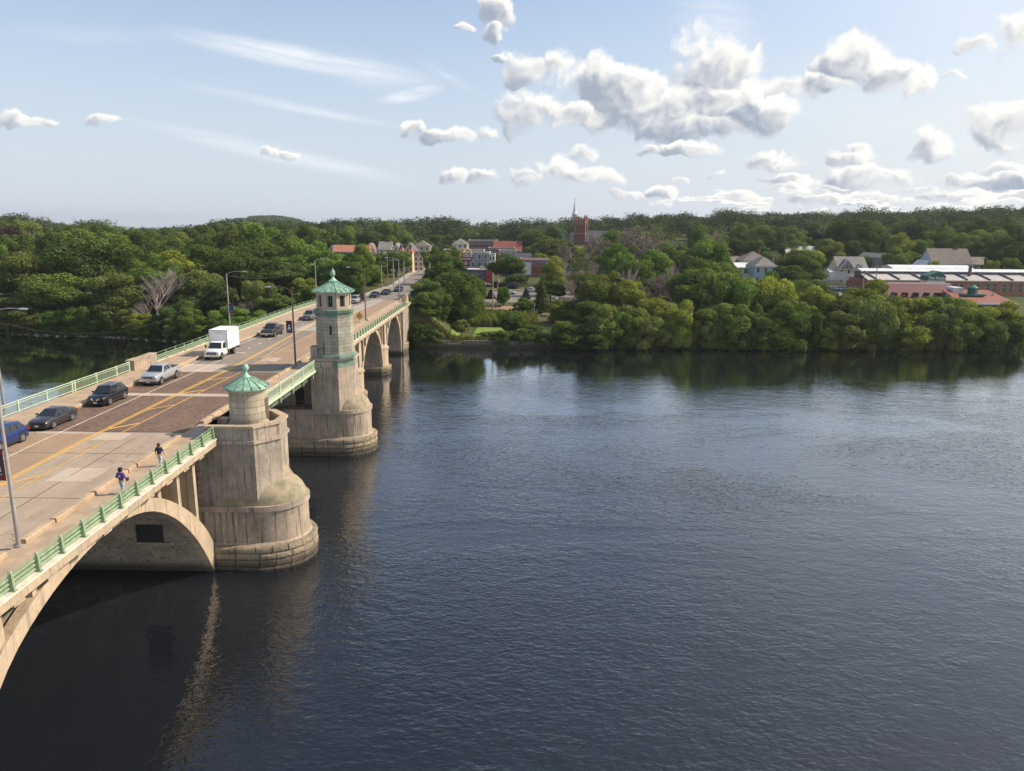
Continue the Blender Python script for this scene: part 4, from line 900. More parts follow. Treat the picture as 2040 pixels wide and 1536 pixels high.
# hand placed trees: x, crown top y, crown width, distance (photo scale), colour, form
LB = 'waterside on the left bank'; RB = 'waterside on the right bank'; RT = 'behind the riverside on the right'; TH = 'among the town houses'
KEY = [
 (20,590,120,187,'olive','bush',LB),(95,545,120,190,'mid','crown',LB),(35,505,120,205,'olive','crown',LB),(175,475,150,200,'dark','crown',LB),(150,610,90,186,'bright','bush',LB),(135,640,40,183,'yellow','bush',LB),
 (232,545,110,190,'olive','crown',LB),(225,590,95,184,'olive','bush',LB),(270,500,80,205,'mid','crown',LB),(262,625,70,180,'yellow','bush',LB),(300,520,110,195,'bright','crown',LB),(340,500,90,208,'yellow','crown',LB),
 (295,560,90,184,'grey','dead',LB),(345,600,80,180,'dark','bush',LB),(385,540,100,192,'olive','crown',LB),(372,630,70,178,'mid','bush',LB),(425,560,80,190,'dark','crown',LB),(440,610,80,180,'bright','bush',LB),
 (505,560,65,190,'olive','bush',LB),(470,505,100,205,'dark','crown',LB),(420,490,110,215,'mid','crown',LB),(550,520,110,205,'dark','crown',LB),(545,585,75,190,'mid','bush',LB),(600,555,60,200,'yellow','bush',LB),
 (600,480,95,225,'bright','crown',LB),(650,500,95,222,'bright','crown',LB),(700,510,90,225,'bright','crown',LB),(735,530,60,222,'mid','bush',LB),(650,560,60,205,'mid','bush',LB),(690,560,70,210,'dark','bush',LB),
 (785,500,64,262,'dark','crown','beside the street left of the bridge end'),(40,465,70,260,'grey','dead','at the left edge of the far wood'),(845,500,34,330,'mid','bush','beside the street'),
 (280,530,60,215,'dark','crown',LB),(10,560,80,215,'dark','crown',LB),(510,480,90,240,'mid','crown',LB),(560,470,90,250,'dark','crown',LB),
 # right bank
 (826,590,52,176,'olive','bush',RB),(812,612,34,174,'mid','bush',RB),(888,530,105,186,'dark','crown',RB),(858,560,80,181,'dark','crown',RB),(925,560,70,184,'mid','crown',RB),(948,553,44,196,'mid','crown',RB),(880,600,84,183,'dark','bush',RB),
 (850,660,50,172.5,'mid','bush',RB),(825,655,50,172,'dark','bush',RB),(978,575,26,222,'blue','conifer',RT),(1004,572,26,210,'bright','crown',RT),(1050,572,24,222,'blue','conifer',RT),
 (1048,594,46,200,'mid','bush',RT),(1018,622,50,178,'mid','bush',RB),(1012,662,56,173,'dark','bush',RB),(972,662,34,173.5,'olive','bush',RB),(1062,648,60,173.5,'dark','bush',RB),(1035,660,44,174,'mid','bush',RB),
 (1082,560,50,205,'dark','conifer',RT),(1105,512,52,232,'yellow','crown',RT),(1100,560,60,215,'dark','crown',RT),(1115,598,40,192,'yellow','bush',RT),(1140,598,44,190,'olive','bush',RT),(1128,640,50,176,'olive','bush',RB),(1110,668,44,174,'grey','bush',RB),(1155,665,50,174,'mid','bush',RB),
 (1010,508,72,262,'dark','crown',TH),(1030,545,46,256,'dark','crown',TH),(1065,458,72,400,'olive','crown',TH),(1075,500,34,330,'yellow','crown',TH),(990,560,30,255,'dark','bush',TH),
 (1200,560,90,186,'olive','bush',RB),(1235,545,90,192,'yellow','crown',RB),(1180,600,80,180,'mid','bush',RB),(1245,610,90,178,'olive','bush',RB),(1285,580,90,182,'yellow','bush',RB),(1300,630,80,176,'mid','bush',RB),(1350,610,70,176,'yellow','bush',RB),(1365,640,60,174,'mid','bush',RB),
 (1215,640,80,175,'dark','bush',RB),(1275,655,80,174,'dark','bush',RB),(1330,660,70,174,'dark','bush',RB),(1175,660,60,174.5,'dark','bush',RB),
 (1410,520,130,200,'mid','crown',RB),(1440,545,110,186,'olive','bush',RB),(1395,570,90,188,'mid','bush',RB),(1480,560,90,182,'bright','bush',RB),(1540,555,100,186,'yellow','bush',RB),(1425,620,90,177,'mid','bush',RB),(1490,620,80,176,'olive','bush',RB),(1545,625,80,176,'mid','bush',RB),
 (1590,600,70,180,'olive','bush',RB),(1600,560,80,190,'mid','crown',RB),(1640,572,80,184,'yellow','bush',RB),(1655,630,80,177,'olive','bush',RB),(1700,590,90,182,'olive','bush',RB),(1715,640,80,176,'mid','bush',RB),(1750,560,100,188,'yellow','bush',RB),(1780,590,90,180,'olive','bush',RB),
 (1785,640,80,176,'dark','bush',RB),(1840,595,90,181,'yellow','bush',RB),(1850,640,80,177,'olive','bush',RB),(1900,592,90,182,'mid','bush',RB),(1915,640,80,177,'mid','bush',RB),(1960,600,90,182,'yellow','bush',RB),(1980,645,80,178,'olive','bush',RB),(2025,602,80,184,'yellow','bush',RB),(2045,640,80,178,'mid','bush',RB),(1605,640,60,175,'mid','bush',RB),
 (1160,540,70,225,'grey','sparse',RT),(1130,490,60,260,'grey','sparse',RT),(1175,545,60,215,'mid','crown',RT),(1160,500,60,250,'olive','sparse',RT),(1190,520,50,230,'grey','dead',RT),(1145,560,50,210,'grey','dead',RT),(1190,470,60,290,'grey','sparse',RT),
 (1235,487,66,240,'bright','crown',RT),(1220,460,70,330,'mid','crown',RT),(1270,450,80,310,'grey','sparse',RT),(1290,480,70,250,'grey','sparse',RT),(1305,500,80,236,'bright','crown',RT),(1270,520,70,222,'mid','crown',RT),(1320,445,70,320,'olive','sparse',RT),(1330,485,60,260,'mid','crown',RT),
 (1345,530,50,225,'grey','dead',RT),(1360,490,50,300,'dark','crown',RT),(1415,480,92,252,'bright','crown',RT),(1375,510,60,240,'mid','crown',RT),(1320,550,60,215,'grey','sparse',RT),(1280,560,50,205,'grey','sparse',RT),(1450,525,70,225,'mid','crown',RT),
 (1470,450,90,400,'purple','crown',TH),(1525,450,56,360,'olive','crown',TH),(1440,460,60,420,'purple','crown',TH),(1600,500,100,262,'dark','crown',TH),(1585,530,70,245,'dark','crown',TH),(1545,540,26,236,'bright','bush',TH),(1550,500,40,300,'olive','sparse',TH),
 (1700,438,84,340,'dark','crown',TH),(1745,450,60,360,'dark','crown',TH),(1650,445,50,370,'olive','sparse',TH),(1730,510,24,300,'mid','bush',TH),(1795,495,56,285,'mid','bush',TH),(1840,478,44,330,'mid','crown',TH),(1575,450,60,380,'olive','crown',TH),
 (1950,460,70,330,'olive','crown',TH),(1965,440,80,350,'dark','crown',TH),(2005,440,80,350,'dark','crown',TH),(2035,455,60,330,'blue','conifer',TH),(1990,520,36,262,'yellow','bush',TH),(2025,515,50,262,'mid','bush',TH),(1880,470,50,380,'purple','crown',TH),(1805,470,40,400,'purple','crown',TH),(1875,520,22,270,'yellow','bush',TH),
]
KEY += [(300,535,110,186,'grey','dead',LB),(278,600,60,182,'grey','dead',LB),(90,470,60,235,'grey','dead',LB),(1265,540,60,200,'grey','dead',RB),(1350,515,70,240,'grey','dead',RT),(1170,575,50,190,'grey','sparse',RB),(480,600,50,186,'grey','sparse',LB),(862,468,34,440,'dark','crown',TH),(882,470,32,455,'mid','crown',TH),(900,468,34,450,'olive','crown',TH),(850,476,26,430,'mid','crown',TH),(872,486,24,415,'dark','crown',TH),(893,488,20,412,'mid','crown',TH),(1120,478,50,430,'mid','crown',TH),(1100,486,40,400,'dark','crown',TH),(1145,492,40,420,'olive','crown',TH),(1200,488,60,430,'dark','crown',TH),(1340,520,50,262,'dark','crown',RT),(1360,545,46,228,'mid','bush',RT),(1640,560,40,215,'mid','bush',RT),(1665,580,40,205,'olive','bush',RT)]
for (x, yt, wp, D_, kd, sh, wh) in KEY: ptree(x, yt, wp, D_, kd, sh, wh)

# photo-scale boxes of the buildings: trees nearer than the building must not stand in front of them
KEEP = [(655,485,760,503,350),(715,500,760,520,310),(760,478,835,575,300),(850,478,910,560,340),(815,474,860,540,340),(880,470,1040,512,425),(930,498,1000,560,330),(960,470,1060,545,330),(1035,508,1150,560,300),(1060,600,1140,650,240),(1130,395,1215,492,560),(1325,472,1360,500,420),(1452,485,1560,560,300),(1640,498,1750,560,300),
        (1735,488,1850,540,300),(1850,492,1935,545,300),(1925,500,2045,550,290),(1740,520,2060,615,265),(930,600,1000,640,230),(950,575,1060,640,240),(700,560,860,620,240),(640,480,740,515,330)]
rk = random.Random(99); nfill = 0
def fits(x, yt, yb, wpx, D_, lim=False):
    lo_ = -1e9
    for a, b, c, d_, KD in KEEP:
        if D_ < KD and x + wpx * .5 > a and x - wpx * .5 < c and yt < d_ and yb > b:
            if not lim: return False
            lo_ = max(lo_, d_)
    return lo_ if lim else True
for D_ in (236, 262, 292, 330, 372, 418):
    x = -40 + rk.uniform(0, 30)
    while x < 2110:
        wm = rk.uniform(10.5, 15); wpx = wm * 1500 / D_; X, Y = at_d(x, D_ * rk.uniform(.97, 1.03)); z = gz(X, Y); h = rk.uniform(12, 18.5) if X < -45 else rk.uniform(11, 17)
        yt = proj(X, Y, z + h)[1]; lim = treeline(x) + (418 - min(D_, 418)) * .05
        if yt < lim: h = max(6, top_z(x, lim, Y) - z); yt = lim
        yb = proj(X, Y, z)[1]
        if D_ > 240:
            lo_ = fits(x, yt, yb, wpx, D_, True)
            if lo_ > 0: yt = lo_ + 1; h = top_z(x, yt, Y) - z; wm = min(wm, h * 1.3)
        near = abs(X - streetX(Y)) < 11 + wm * .35 or h < 3.5
        open_ = (D_ < 262 and x > 800) or (800 < x < 1130 and D_ < 285)
        if not near and not open_ and fits(x, yt, yb, wpx, D_) and nfill < 250:
            kd = rk.choices(['dark', 'mid', 'bright', 'olive', 'yellow', 'purple'], [36, 28, 10, 18, 4, 4 if x > 1000 else 1])[0]
            tree(X, Y, h, wm, kd, 'conifer' if rk.random() < .04 else ('sparse' if rk.random() < .05 else 'crown'), where='in the wood on the left bank' if X < -45 else 'on the wooded slope behind the right bank'); nfill += 1
        x += wpx * rk.uniform(.62, .88)
for i in range(70):
    D_ = rk.uniform(250, 400); x = rk.uniform(1060, 2060) if i > 18 else rk.uniform(880, 1130); X, Y = at_d(x, D_); z = gz(X, Y); h = rk.uniform(5, 10); w_ = h * rk.uniform(.8, 1.2)
    yt, yb = proj(X, Y, z + h)[1], proj(X, Y, z)[1]; lo_ = fits(x, yt, yb, w_ * 1500 / D_, D_, True)
    if lo_ > 0: h = top_z(x, lo_ + 1, Y) - z; w_ = min(w_, h * 1.2)
    if h > 2.5 and abs(X - streetX(Y)) > 12 and not (D_ < 256 and x < 1100): tree(X, Y, h, w_, rk.choice(['mid', 'bright', 'olive', 'dark', 'yellow']), 'bush' if rk.random() < .5 else 'crown')
for X, Y, h, w_ in ((-21.5, 174, 4.5, 5), (-19, 177, 6, 6), (-22, 182, 6, 6), (-20, 188, 8, 7), (-18.5, 195, 8, 7), (-20, 203, 9, 8), (-16, 186, 5, 5), (-14, 178.5, 3, 4), (-19, 213, 10, 9), (-14, 222, 4, 5), (-22, 236, 5, 6), (-24.5, 224, 11, 7), (-24, 245, 9, 7), (-26, 268, 9, 8), (-43, 196, 8, 8), (-45, 204, 10, 9), (-44.5, 212, 12, 9), (-47, 222, 9, 9), (-46, 234, 8.5, 9), (-49, 246, 8, 10), (-49, 260, 7, 9), (-51, 275, 6, 8), (-54, 232, 9, 10), (-56, 250, 8, 11), (-52, 214, 10, 11), (-27, 300, 8, 7), (-28, 330, 8, 7)):
    tree(X, Y, h, w_, rk.choice(['mid', 'dark', 'olive']) if X > -40 else rk.choice(['bright', 'mid', 'mid', 'dark']), 'bush' if X > -40 or h < 9 else 'crown')
# far woods read as one mass
def far_woods():
    rs = np.random.RandomState(5); n0 = 1000
    base = []
    for s_ in range(4):
        d = rs.normal(size=(n0, 3)); d /= np.linalg.norm(d, axis=1)[:, None]; d[:, 2] = abs(d[:, 2]) * .9 + rs.uniform(-.3, .1, n0)
        lob = 1 + .22 * np.sin(d[:, 0] * 7 + s_) * np.cos(d[:, 1] * 6 + s_ * 2) + .15 * np.sin(d[:, 2] * 9 + s_)
        base.append((d * lob[:, None] * rs.uniform(.8, 1.05, n0)[:, None], d))
    P = []; N = []; S = []; T_ = []
    def add(X, Y, h, r, k, st_=1):
        p, d = base[k]; p = p[::st_]; d = d[::st_]; z = gz(X, Y)
        P.append(p * np.array([r, r, h * .48]) + np.array([X, Y, z + h * .52])); nn = d * .9 + rs.normal(size=d.shape) * .28; N.append(nn / np.linalg.norm(nn, axis=1)[:, None]); S.append(np.full(len(p), r * .068 * st_ ** .5) * rs.uniform(.7, 1.3, len(p)))
        T_.append(np.clip(rs.uniform(0, .75) + rs.uniform(-.1, .25, len(p)), 0, 1))
    for D_ in (455, 490, 530, 575, 620, 670):
        x = -60.0
        while x < 2110:
            wm = rs.uniform(10, 21); X, Y = at_d(x, D_ * rs.uniform(.97, 1.03)); z = gz(X, Y); h = rs.uniform(11, 17)
            lim = treeline(x) + rs.uniform(-9, 8) + (4 if D_ < 560 else 0)
            h = min(h, top_z(x, lim, Y) - z) if D_ > 560 else h
            if D_ > 560: h = max(h, min(top_z(x, lim, Y) - z, 22))
            yt = proj(X, Y, z + h)[1]; yb = proj(X, Y, z)[1]; wpx = wm * 1500 / D_
            lo_ = fits(x, yt, yb, wpx, D_, True)
            if lo_ > 0: h = top_z(x, lo_ + 1, Y) - z; wm = min(wm, max(h, 1) * 1.4)
            if h > 2.5 and (abs(X - streetX(Y)) > 8 + wm * .4 or D_ > 480): add(X, Y, h, wm / 2 * 1.15, rs.randint(4))
            x += wpx * .62
    for i in range(1700):                                       # the distant hill and the country behind
        if i < 1200: D_ = rs.uniform(1380, 1720); x = rs.uniform(380, 660)
        else: D_ = rs.uniform(900, 1500); x = rs.uniform(200, 1000)
        X, Y = at_d(x, D_); add(X, Y, rs.uniform(9, 13), rs.uniform(7, 10), rs.randint(4), 4)
    me = leaves_mesh(np.concatenate(P), np.concatenate(N), np.concatenate(S), np.concatenate(T_), 'far_woods')
    me.materials.clear(); me.materials.append(leafmat('far_leaves', (.028, .046, .020), (.105, .14, .050), tr=.1))
    o = bpy.data.objects.new('far_woods', me); COL.objects.link(o)
    tag(o, 'unbroken mass of dark woods along the skyline and over the low hill', kind='stuff')
far_woods()
for i in range(21):
    x = 1165 + i * 43 + rk.uniform(-8, 8)
    X, Y = at_d(x, 171.2); Y = shoreY(X) - rk.uniform(.2, 1.6)
    tree(X, Y, rk.uniform(5.5, 11.5), rk.uniform(6.5, 12), rk.choice(['mid', 'olive', 'bright', 'olive', 'yellow', 'dark']), 'bush', dz=rk.uniform(-1.6, -1.1))
for i in range(20):
    X = -128 + i * 4.2; Y = shoreY(X) + rk.uniform(.5, 2.5); tree(X, Y, rk.uniform(3.5, 7.5), rk.uniform(4.5, 8), rk.choice(['mid', 'olive', 'dark', 'bright']), 'bush')
for x, h_, w_ in ((812, 4, 5), (838, 5, 6), (868, 3.0, 4), (1000, 3.4, 4.5), (1045, 3.4, 5), (1085, 3.4, 5), (1130, 5, 6)):
    X, Y = at_d(x, 170.5); tree(X, shoreY(X) - rk.uniform(-.3, .9), h_, w_, rk.choice(['mid', 'olive', 'dark']), 'bush', dz=rk.uniform(-.6, .2))
# river wall of long granite blocks
wall = empty('river_wall', (50, 170, 0), 'long low weathered stone block wall along the far river edge', 'wall'); wall.matrix_world = Matrix.Identity(4)
m = MB(); r_ = random.Random(3)
for row, (z0, z1) in enumerate(((-1.6, -.75), (-.73, .05), (.07, .82))):
    x = -24.2
    while x < 23:
        L = r_.uniform(1.6, 3.4); y0, y1 = shoreY(x) - .55, shoreY(x + L) - .55; o_ = r_.uniform(-.12, .10)
        if not (row == 2 and r_.random() < .12): m.hexa([(x + .04, y0 + o_, z0), (x + L - .04, y1 + o_, z0), (x + L - .04, y1 + .6, z0), (x + .04, y0 + .6, z0), (x + .04, y0 + o_, z1), (x + L - .04, y1 + o_, z1), (x + L - .04, y1 + .6, z1), (x + .04, y0 + .6, z1)])
        x += L
m.build('stone_course', concrete('river_wall_stone', (.23, .185, .145), (.12, .105, .09), .9, .2, board=False, bumpd=.10), wall)
# rocks along the left shore
m = MB()
for i in range(90):
    X = r_.uniform(-125, -47); Y = shoreY(X) + r_.uniform(-1.5, .5); s_ = r_.uniform(.15, .5)
    m.lathe([(s_ * .5, -s_ * .5 + WATER), (s_, WATER + .05), (s_ * .7, WATER + s_ * .5), (s_ * .2, WATER + s_ * .65)], X, Y, k=6, ph=r_.uniform(0, 3))
tag(m.build('shore_rocks', M('shore_rock', (.30, .24, .19), .95, var=.3)), 'scattered pale rocks along the left water edge', kind='stuff')
# tall grass and reeds behind the lawn
def tufts(name, x0, x1, yfun, n, hh, mat, label, seed):
    rs = np.random.RandomState(seed); X = rs.uniform(x0, x1, n); Y = np.array([yfun(x, rs.uniform(0, 1)) for x in X]); Z = np.array([gz(a, b_) for a, b_ in zip(X, Y)])
    H = hh * rs.uniform(.5, 1.2, n); P = np.stack([X, Y, Z + H * .5], 1); V = np.empty((n, 4, 3)); t_ = rs.uniform(0, 6.28, n); wv = .16 * hh
    dx = np.cos(t_) * wv; dy = np.sin(t_) * wv; lx = rs.normal(size=n) * .25 * H; ly = rs.normal(size=n) * .25 * H
    V[:, 0] = np.stack([X - dx, Y - dy, Z - .1], 1); V[:, 1] = np.stack([X + dx, Y + dy, Z - .1], 1); V[:, 2] = np.stack([X + lx + dx * .3, Y + ly + dy * .3, Z + H], 1); V[:, 3] = np.stack([X + lx - dx * .3, Y + ly - dy * .3, Z + H], 1)
    me = bpy.data.meshes.new(name); me.vertices.add(n * 4); me.vertices.foreach_set('co', V.reshape(-1)); me.loops.add(n * 4); me.loops.foreach_set('vertex_index', np.arange(n * 4, dtype=np.int32))
    me.polygons.add(n); me.polygons.foreach_set('loop_start', np.arange(0, n * 4, 4, dtype=np.int32)); me.update(calc_edges=True)
    at = me.attributes.new('tint', 'FLOAT', 'FACE'); at.data.foreach_set('value', rs.uniform(0, 1, n).astype(np.float32)); me.materials.append(mat)
    o = bpy.data.objects.new(name, me); COL.objects.link(o); tag(o, label, kind='stuff')
tufts('reeds', -19, 4, lambda x, k: 185.5 + k * 13, 9000, 1.9, leafmat('reed_blades', (.14, .17, .035), (.30, .32, .09)), 'tall pale green reeds between the lawn and the path', 1)
tufts('grass_fringe', -23, 60, lambda x, k: shoreY(x) + .3 + k * 2.2, 5000, .7, leafmat('fringe_grass', (.09, .11, .03), (.22, .22, .06)), 'rough grass fringe along the top of the river wall', 2)
tufts('undergrowth', -135, -47, lambda x, k: shoreY(x) + .3 + k * 22, 14000, 1.5, leafmat('undergrowth_leaves', (.035, .055, .018), (.12, .15, .04)), 'dark leafy undergrowth on the left river bank', 4)
tufts('bank_undergrowth', 8, 135, lambda x, k: shoreY(x) - 1.6 + k * 14, 15000, 1.5, leafmat('bank_leaves', (.035, .055, .018), (.12, .15, .04)), 'dark undergrowth below the trees of the right bank', 6)

# ------------------------------------------------------------------ vehicles (front towards -Y, wheels on z = 0)
def paint(name, col, metal=.0, rough=.28): return M(name, col, rough, metal=metal, coat=.6, spec=.5)
def P_(mb, name, mat, par, **k): return mb.build(name, mt[mat] if isinstance(mat, str) else mat, par, **k)
mt['dgrille'] = M('dark_metal_grille', (.10, .10, .10), .45, metal=.4)
def wheel(par, x, y, r, wd, rimr=.64, n='wheel'):
    s = 1 if x > 0 else -1
    w_ = empty(n, (x, y, r)); w_.parent = par
    m = MB(); m.tube((-wd/2, 0, 0), (wd/2, 0, 0), r, r, 20); o = P_(m, 'tyre', 'rubber', w_, bevel=.02, smooth=True)
    m = MB(); m.tube((s * (wd/2 - .02), 0, 0), (s * (wd/2 + .006), 0, 0), r * rimr, r * rimr, 20)
    P_(m, 'rim', 'trim', w_)
    m = MB(); m.tube((s * wd/2, 0, 0), (s * (wd/2 + .02), 0, 0), r * .14, r * .14, 8)
    for i in range(5):
        a = 2 * math.pi * i / 5; c, s_ = math.cos(a), math.sin(a)
        m.tube((s * (wd/2 + .012), c * r * .08, s_ * r * .08), (s * (wd/2 + .012), c * r * rimr * .96, s_ * r * rimr * .96), r * .085, r * .11, 4)
    for i in range(20):
        a, b_ = 2*math.pi*i/20, 2*math.pi*(i+1)/20; q_ = r * rimr * .96
        m.tube((s*(wd/2+.010), math.cos(a)*q_, math.sin(a)*q_), (s*(wd/2+.010), math.cos(b_)*q_, math.sin(b_)*q_), r*.045, r*.045, 4, cap=False)
    P_(m, 'spokes', 'rim', w_)
def body_loft(st, zb=.20):
    """st: list of (y, half width, top z, crown); returns lofted closed lower body"""
    secs = []
    for y, w_, zt, ins in st:
        h = [(w_ - .10, zb), (w_ - .015, zb + .10), (w_, zb + (zt - zb) * .45), (w_ - .02, zt - .16), (w_ - .07, zt - .06), (w_ - ins, zt), (0, zt + .02)]
        secs.append([(0, y, zb)] + [(x, y, z) for x, z in h] + [(-x, y, z) for x, z in h[-2::-1]])
    return MB().loft(secs)
def quad_on(p00, p10, p11, p01, u0, u1, v0, v1, off):
    a, b_, c, d = map(Vector, (p00, p10, p11, p01))
    def P(u, v): return a.lerp(b_, u).lerp(d.lerp(c, u), v)
    n = (b_ - a).cross(d - a).normalized() * off
    return [P(u0, v0) + n, P(u1, v0) + n, P(u1, v1) + n, P(u0, v1) + n]
def panel(pts):
    m = MB(); m.v = [tuple(p) for p in pts]; m.f = [(0, 1, 2, 3)]; return m
def car(name, label, cat, col, loc, spec, rz=0, group=None, metal=.3, plate=True):
    L, W_, H, hood, belt, yw, yr0, yr1, yb, rw, wb, wr, gc = [spec[k] for k in ('L', 'W', 'H', 'hood', 'belt', 'ws', 'r0', 'r1', 'rg', 'rw', 'wb', 'wr', 'gc')]
    r = empty(name, loc, label, cat, group, rz); pm = paint('paint_' + name, col, metal) if isinstance(col, tuple) else col
    h = W_ / 2; f = -L / 2; e = L / 2
    st = [(f, h * .80, hood - .32, .25), (f + .06, h * .90, hood - .17, .22), (f + .30, h * .97, hood - .07, .18), (f + .9, h, hood, .16), (yw - .1, h, belt, .10), (yw + .5, h, belt + .02, .06), (yb - .1, h, belt + .05, .08)]
    if spec.get('bed'): st = st[:-1] + [(spec['bed'] - .02, h, belt + .03, .06), (spec['bed'], h, belt + .03, .05)]; st += [(e - .04, h * .98, belt + .04, .05), (e, h * .96, belt, .05)]
    else: st += [(yb + .05, h * .99, spec.get('tail', belt + .04), .10), (e - .22, h * .96, spec.get('tail', belt + .04), .12), (e - .05, h * .90, spec.get('tail', belt) - .12, .14), (e, h * .84, spec.get('tail', belt) - .30, .18)]
    P_(body_loft(st, spec.get('zb', .22)), 'body', pm, r, smooth=True)
    # cabin frustum
    B = [(-h + .06, yw, belt - .02), (h - .06, yw, belt - .02), (h - .06, yb, belt), (-h + .06, yb, belt)]; Rr = [(-rw, yr0, H - .03), (rw, yr0, H - .03), (rw, yr1, H - .03), (-rw, yr1, H - .03)]
    m = MB(); m.loft([B, Rr, [(x * .86, y + (.10 if y < 0 else -.10), H) for x, y, z in Rr]]); P_(m, 'cabin', pm, r, smooth=True, bevel=.025)
    P_(panel(quad_on(B[0], B[1], Rr[1], Rr[0], .05, .95, .06, .93, .03)), 'windshield', 'glass', r)
    P_(panel(quad_on(B[2], B[3], Rr[3], Rr[2], .08, .92, .12, .88, .03)), 'rear_window', 'glass', r)
    cuts = spec.get('cuts', ((.10, .47), (.50, .90)))
    for a, b_ in cuts:
        P_(panel(quad_on(B[1], B[2], Rr[2], Rr[1], a, b_, .14, .88, .025)), 'side_window', 'glass', r); P_(panel(quad_on(B[3], B[0], Rr[0], Rr[3], 1 - b_, 1 - a, .14, .88, .025)), 'side_window', 'glass', r)
    m = MB(); m.box(-h + .12, h - .12, f - .012, f + .3, .26, .46).box(-h - .004, h + .004, f + 1.25, e - 1.35, .22, .33); P_(m, 'lower_trim', 'trim', r)
    P_(MB().box(-h * .52, h * .52, f - .02, f + .12, hood - .42, hood - .22), 'grille', spec.get('grille', 'trim'), r)
    for s in (-1, 1):
        P_(MB().hexa([(s*h*.56, f - .01, hood - .40), (s*h*.86, f + .12, hood - .40), (s*h*.88, f + .45, hood - .34), (s*h*.56, f + .3, hood - .36), (s*h*.56, f + .05, hood - .25), (s*h*.86, f + .17, hood - .22), (s*h*.88, f + .5, hood - .17), (s*h*.56, f + .35, hood - .2)]), 'headlight', 'lens', r)
        P_(MB().box(*(sorted((s * h * .62, s * h * .95))), e - .12, e + .012, belt - .28, belt - .08), 'tail_light', 'red', r)
        P_(MB().box(*(sorted((s * (h - .02), s * (h + .17)))), yw + .28, yw + .40, belt + .02, belt + .18), 'mirror', pm, r, bevel=.02)
    if plate: P_(MB().box(-.16, .16, f - .045, f - .022, .36, .50), 'licence_plate', 'plate', r)
    for y in (f + spec['ov'], f + spec['ov'] + spec['base']):
        for s in (-1, 1):
            m = MB(); m.tube((s * (h - .28), y, wr + .02), (s * (h + .008), y, wr + .02), wr + .075, wr + .075, 18); P_(m, 'wheel_arch', 'black', r)
            wheel(r, s * (h - .095), y, wr, .23)
    return r, pm
SED = dict(L=4.65, W=1.80, H=1.43, hood=.92, belt=.93, ws=-.98, r0=-.15, r1=.85, rg=1.62, rw=.56, wb=.8, wr=.33, gc=0, base=2.68, ov=.90, tail=1.02, grille='black')
SUV = dict(L=4.6, W=1.84, H=1.70, hood=1.06, belt=1.06, ws=-1.12, r0=-.42, r1=1.45, rg=2.02, rw=.66, wb=.8, wr=.36, gc=0, base=2.68, ov=.92, tail=1.10, cuts=((.08, .36), (.39, .66), (.69, .90)), grille='dgrille')
PICK = dict(L=5.7, W=1.98, H=1.92, hood=1.24, belt=1.26, ws=-1.30, r0=-.62, r1=.62, rg=.95, rw=.70, wb=.8, wr=.40, gc=0, base=3.65, ov=.98, bed=1.02, zb=.42, cuts=((.10, .50), (.54, .88)), grille='dgrille')
def xyz(x, Y, dz=0.0): return (x, Y, zd(Y) + RZ + .02 + dz)
def pickup(name, label, col, loc, rz=0, group=None, bed='dark'):
    r, pm = car(name, label, 'pickup truck', col, loc, PICK, rz, group)
    P_(MB().box(-.82, .82, 1.16, 2.74, 1.285, 1.33), 'bed_cover', M('bed_cover', (.03, .03, .03), .8), r)
    P_(MB().box(-.95, .95, 2.85, 2.97, .48, .62), 'rear_bumper', 'chrome', r); P_(MB().box(-.96, .96, -2.93, -2.8, .52, .72), 'front_bumper', 'chrome', r, bevel=.02)
    P_(MB().box(-.99, -.86, -1.0, 1.6, .36, .42).box(.86, .99, -1.0, 1.6, .36, .42), 'running_board', 'trim', r); return r
car('blue_suv', 'dark blue compact SUV at the left edge behind the near lamp post', 'car', (.012, .035, .16), xyz(-40.45, 56.0), SUV)
car('grey_sedan', 'charcoal grey sedan driving behind the blue SUV on the bridge', 'car', (.045, .045, .048), xyz(-40.35, 62.7), SED)
r_, pm_ = car('black_suv', 'glossy black SUV with chrome grille beside the picket railing', 'car', (.008, .008, .010), xyz(-40.1, 71.1), SUV)
pickup('silver_pickup', 'silver pickup truck with covered bed beside the stone parapet block', (.42, .43, .45), xyz(-39.75, 81.3))
pickup('black_pickup', 'dark pickup truck following the white box truck', (.018, .018, .02), xyz(-38.75, 116.6))
car('grey_suv', 'dark silver SUV half hidden behind the tall tower', 'car', (.16, .155, .15), xyz(-38.4, 137.0), SUV)
car('silver_crossover', 'light silver crossover near the far end of the bridge', 'car', (.40, .42, .43), xyz(-36.9, 168.5), SUV)
car('dark_car', 'dark car first in the far group by the bridge end', 'car', (.03, .03, .035), xyz(-35.3, 183.0), SED, rz=R(-3))
car('dark_car', 'black car in the middle of the far group of three', 'car', (.012, .012, .014), xyz(-33.9, 190.5), SED, rz=R(-3))
car('dark_car', 'dark blue-grey car third in the far group by the utility pole', 'car', (.05, .06, .075), xyz(-32.2, 200.0, .1), SED, rz=R(-2))
car('street_car', 'small dark car on the far street below the yellow house', 'car', (.06, .07, .09), (-34.5, 283, zd(283) + .15), SED, rz=R(4), plate=False)
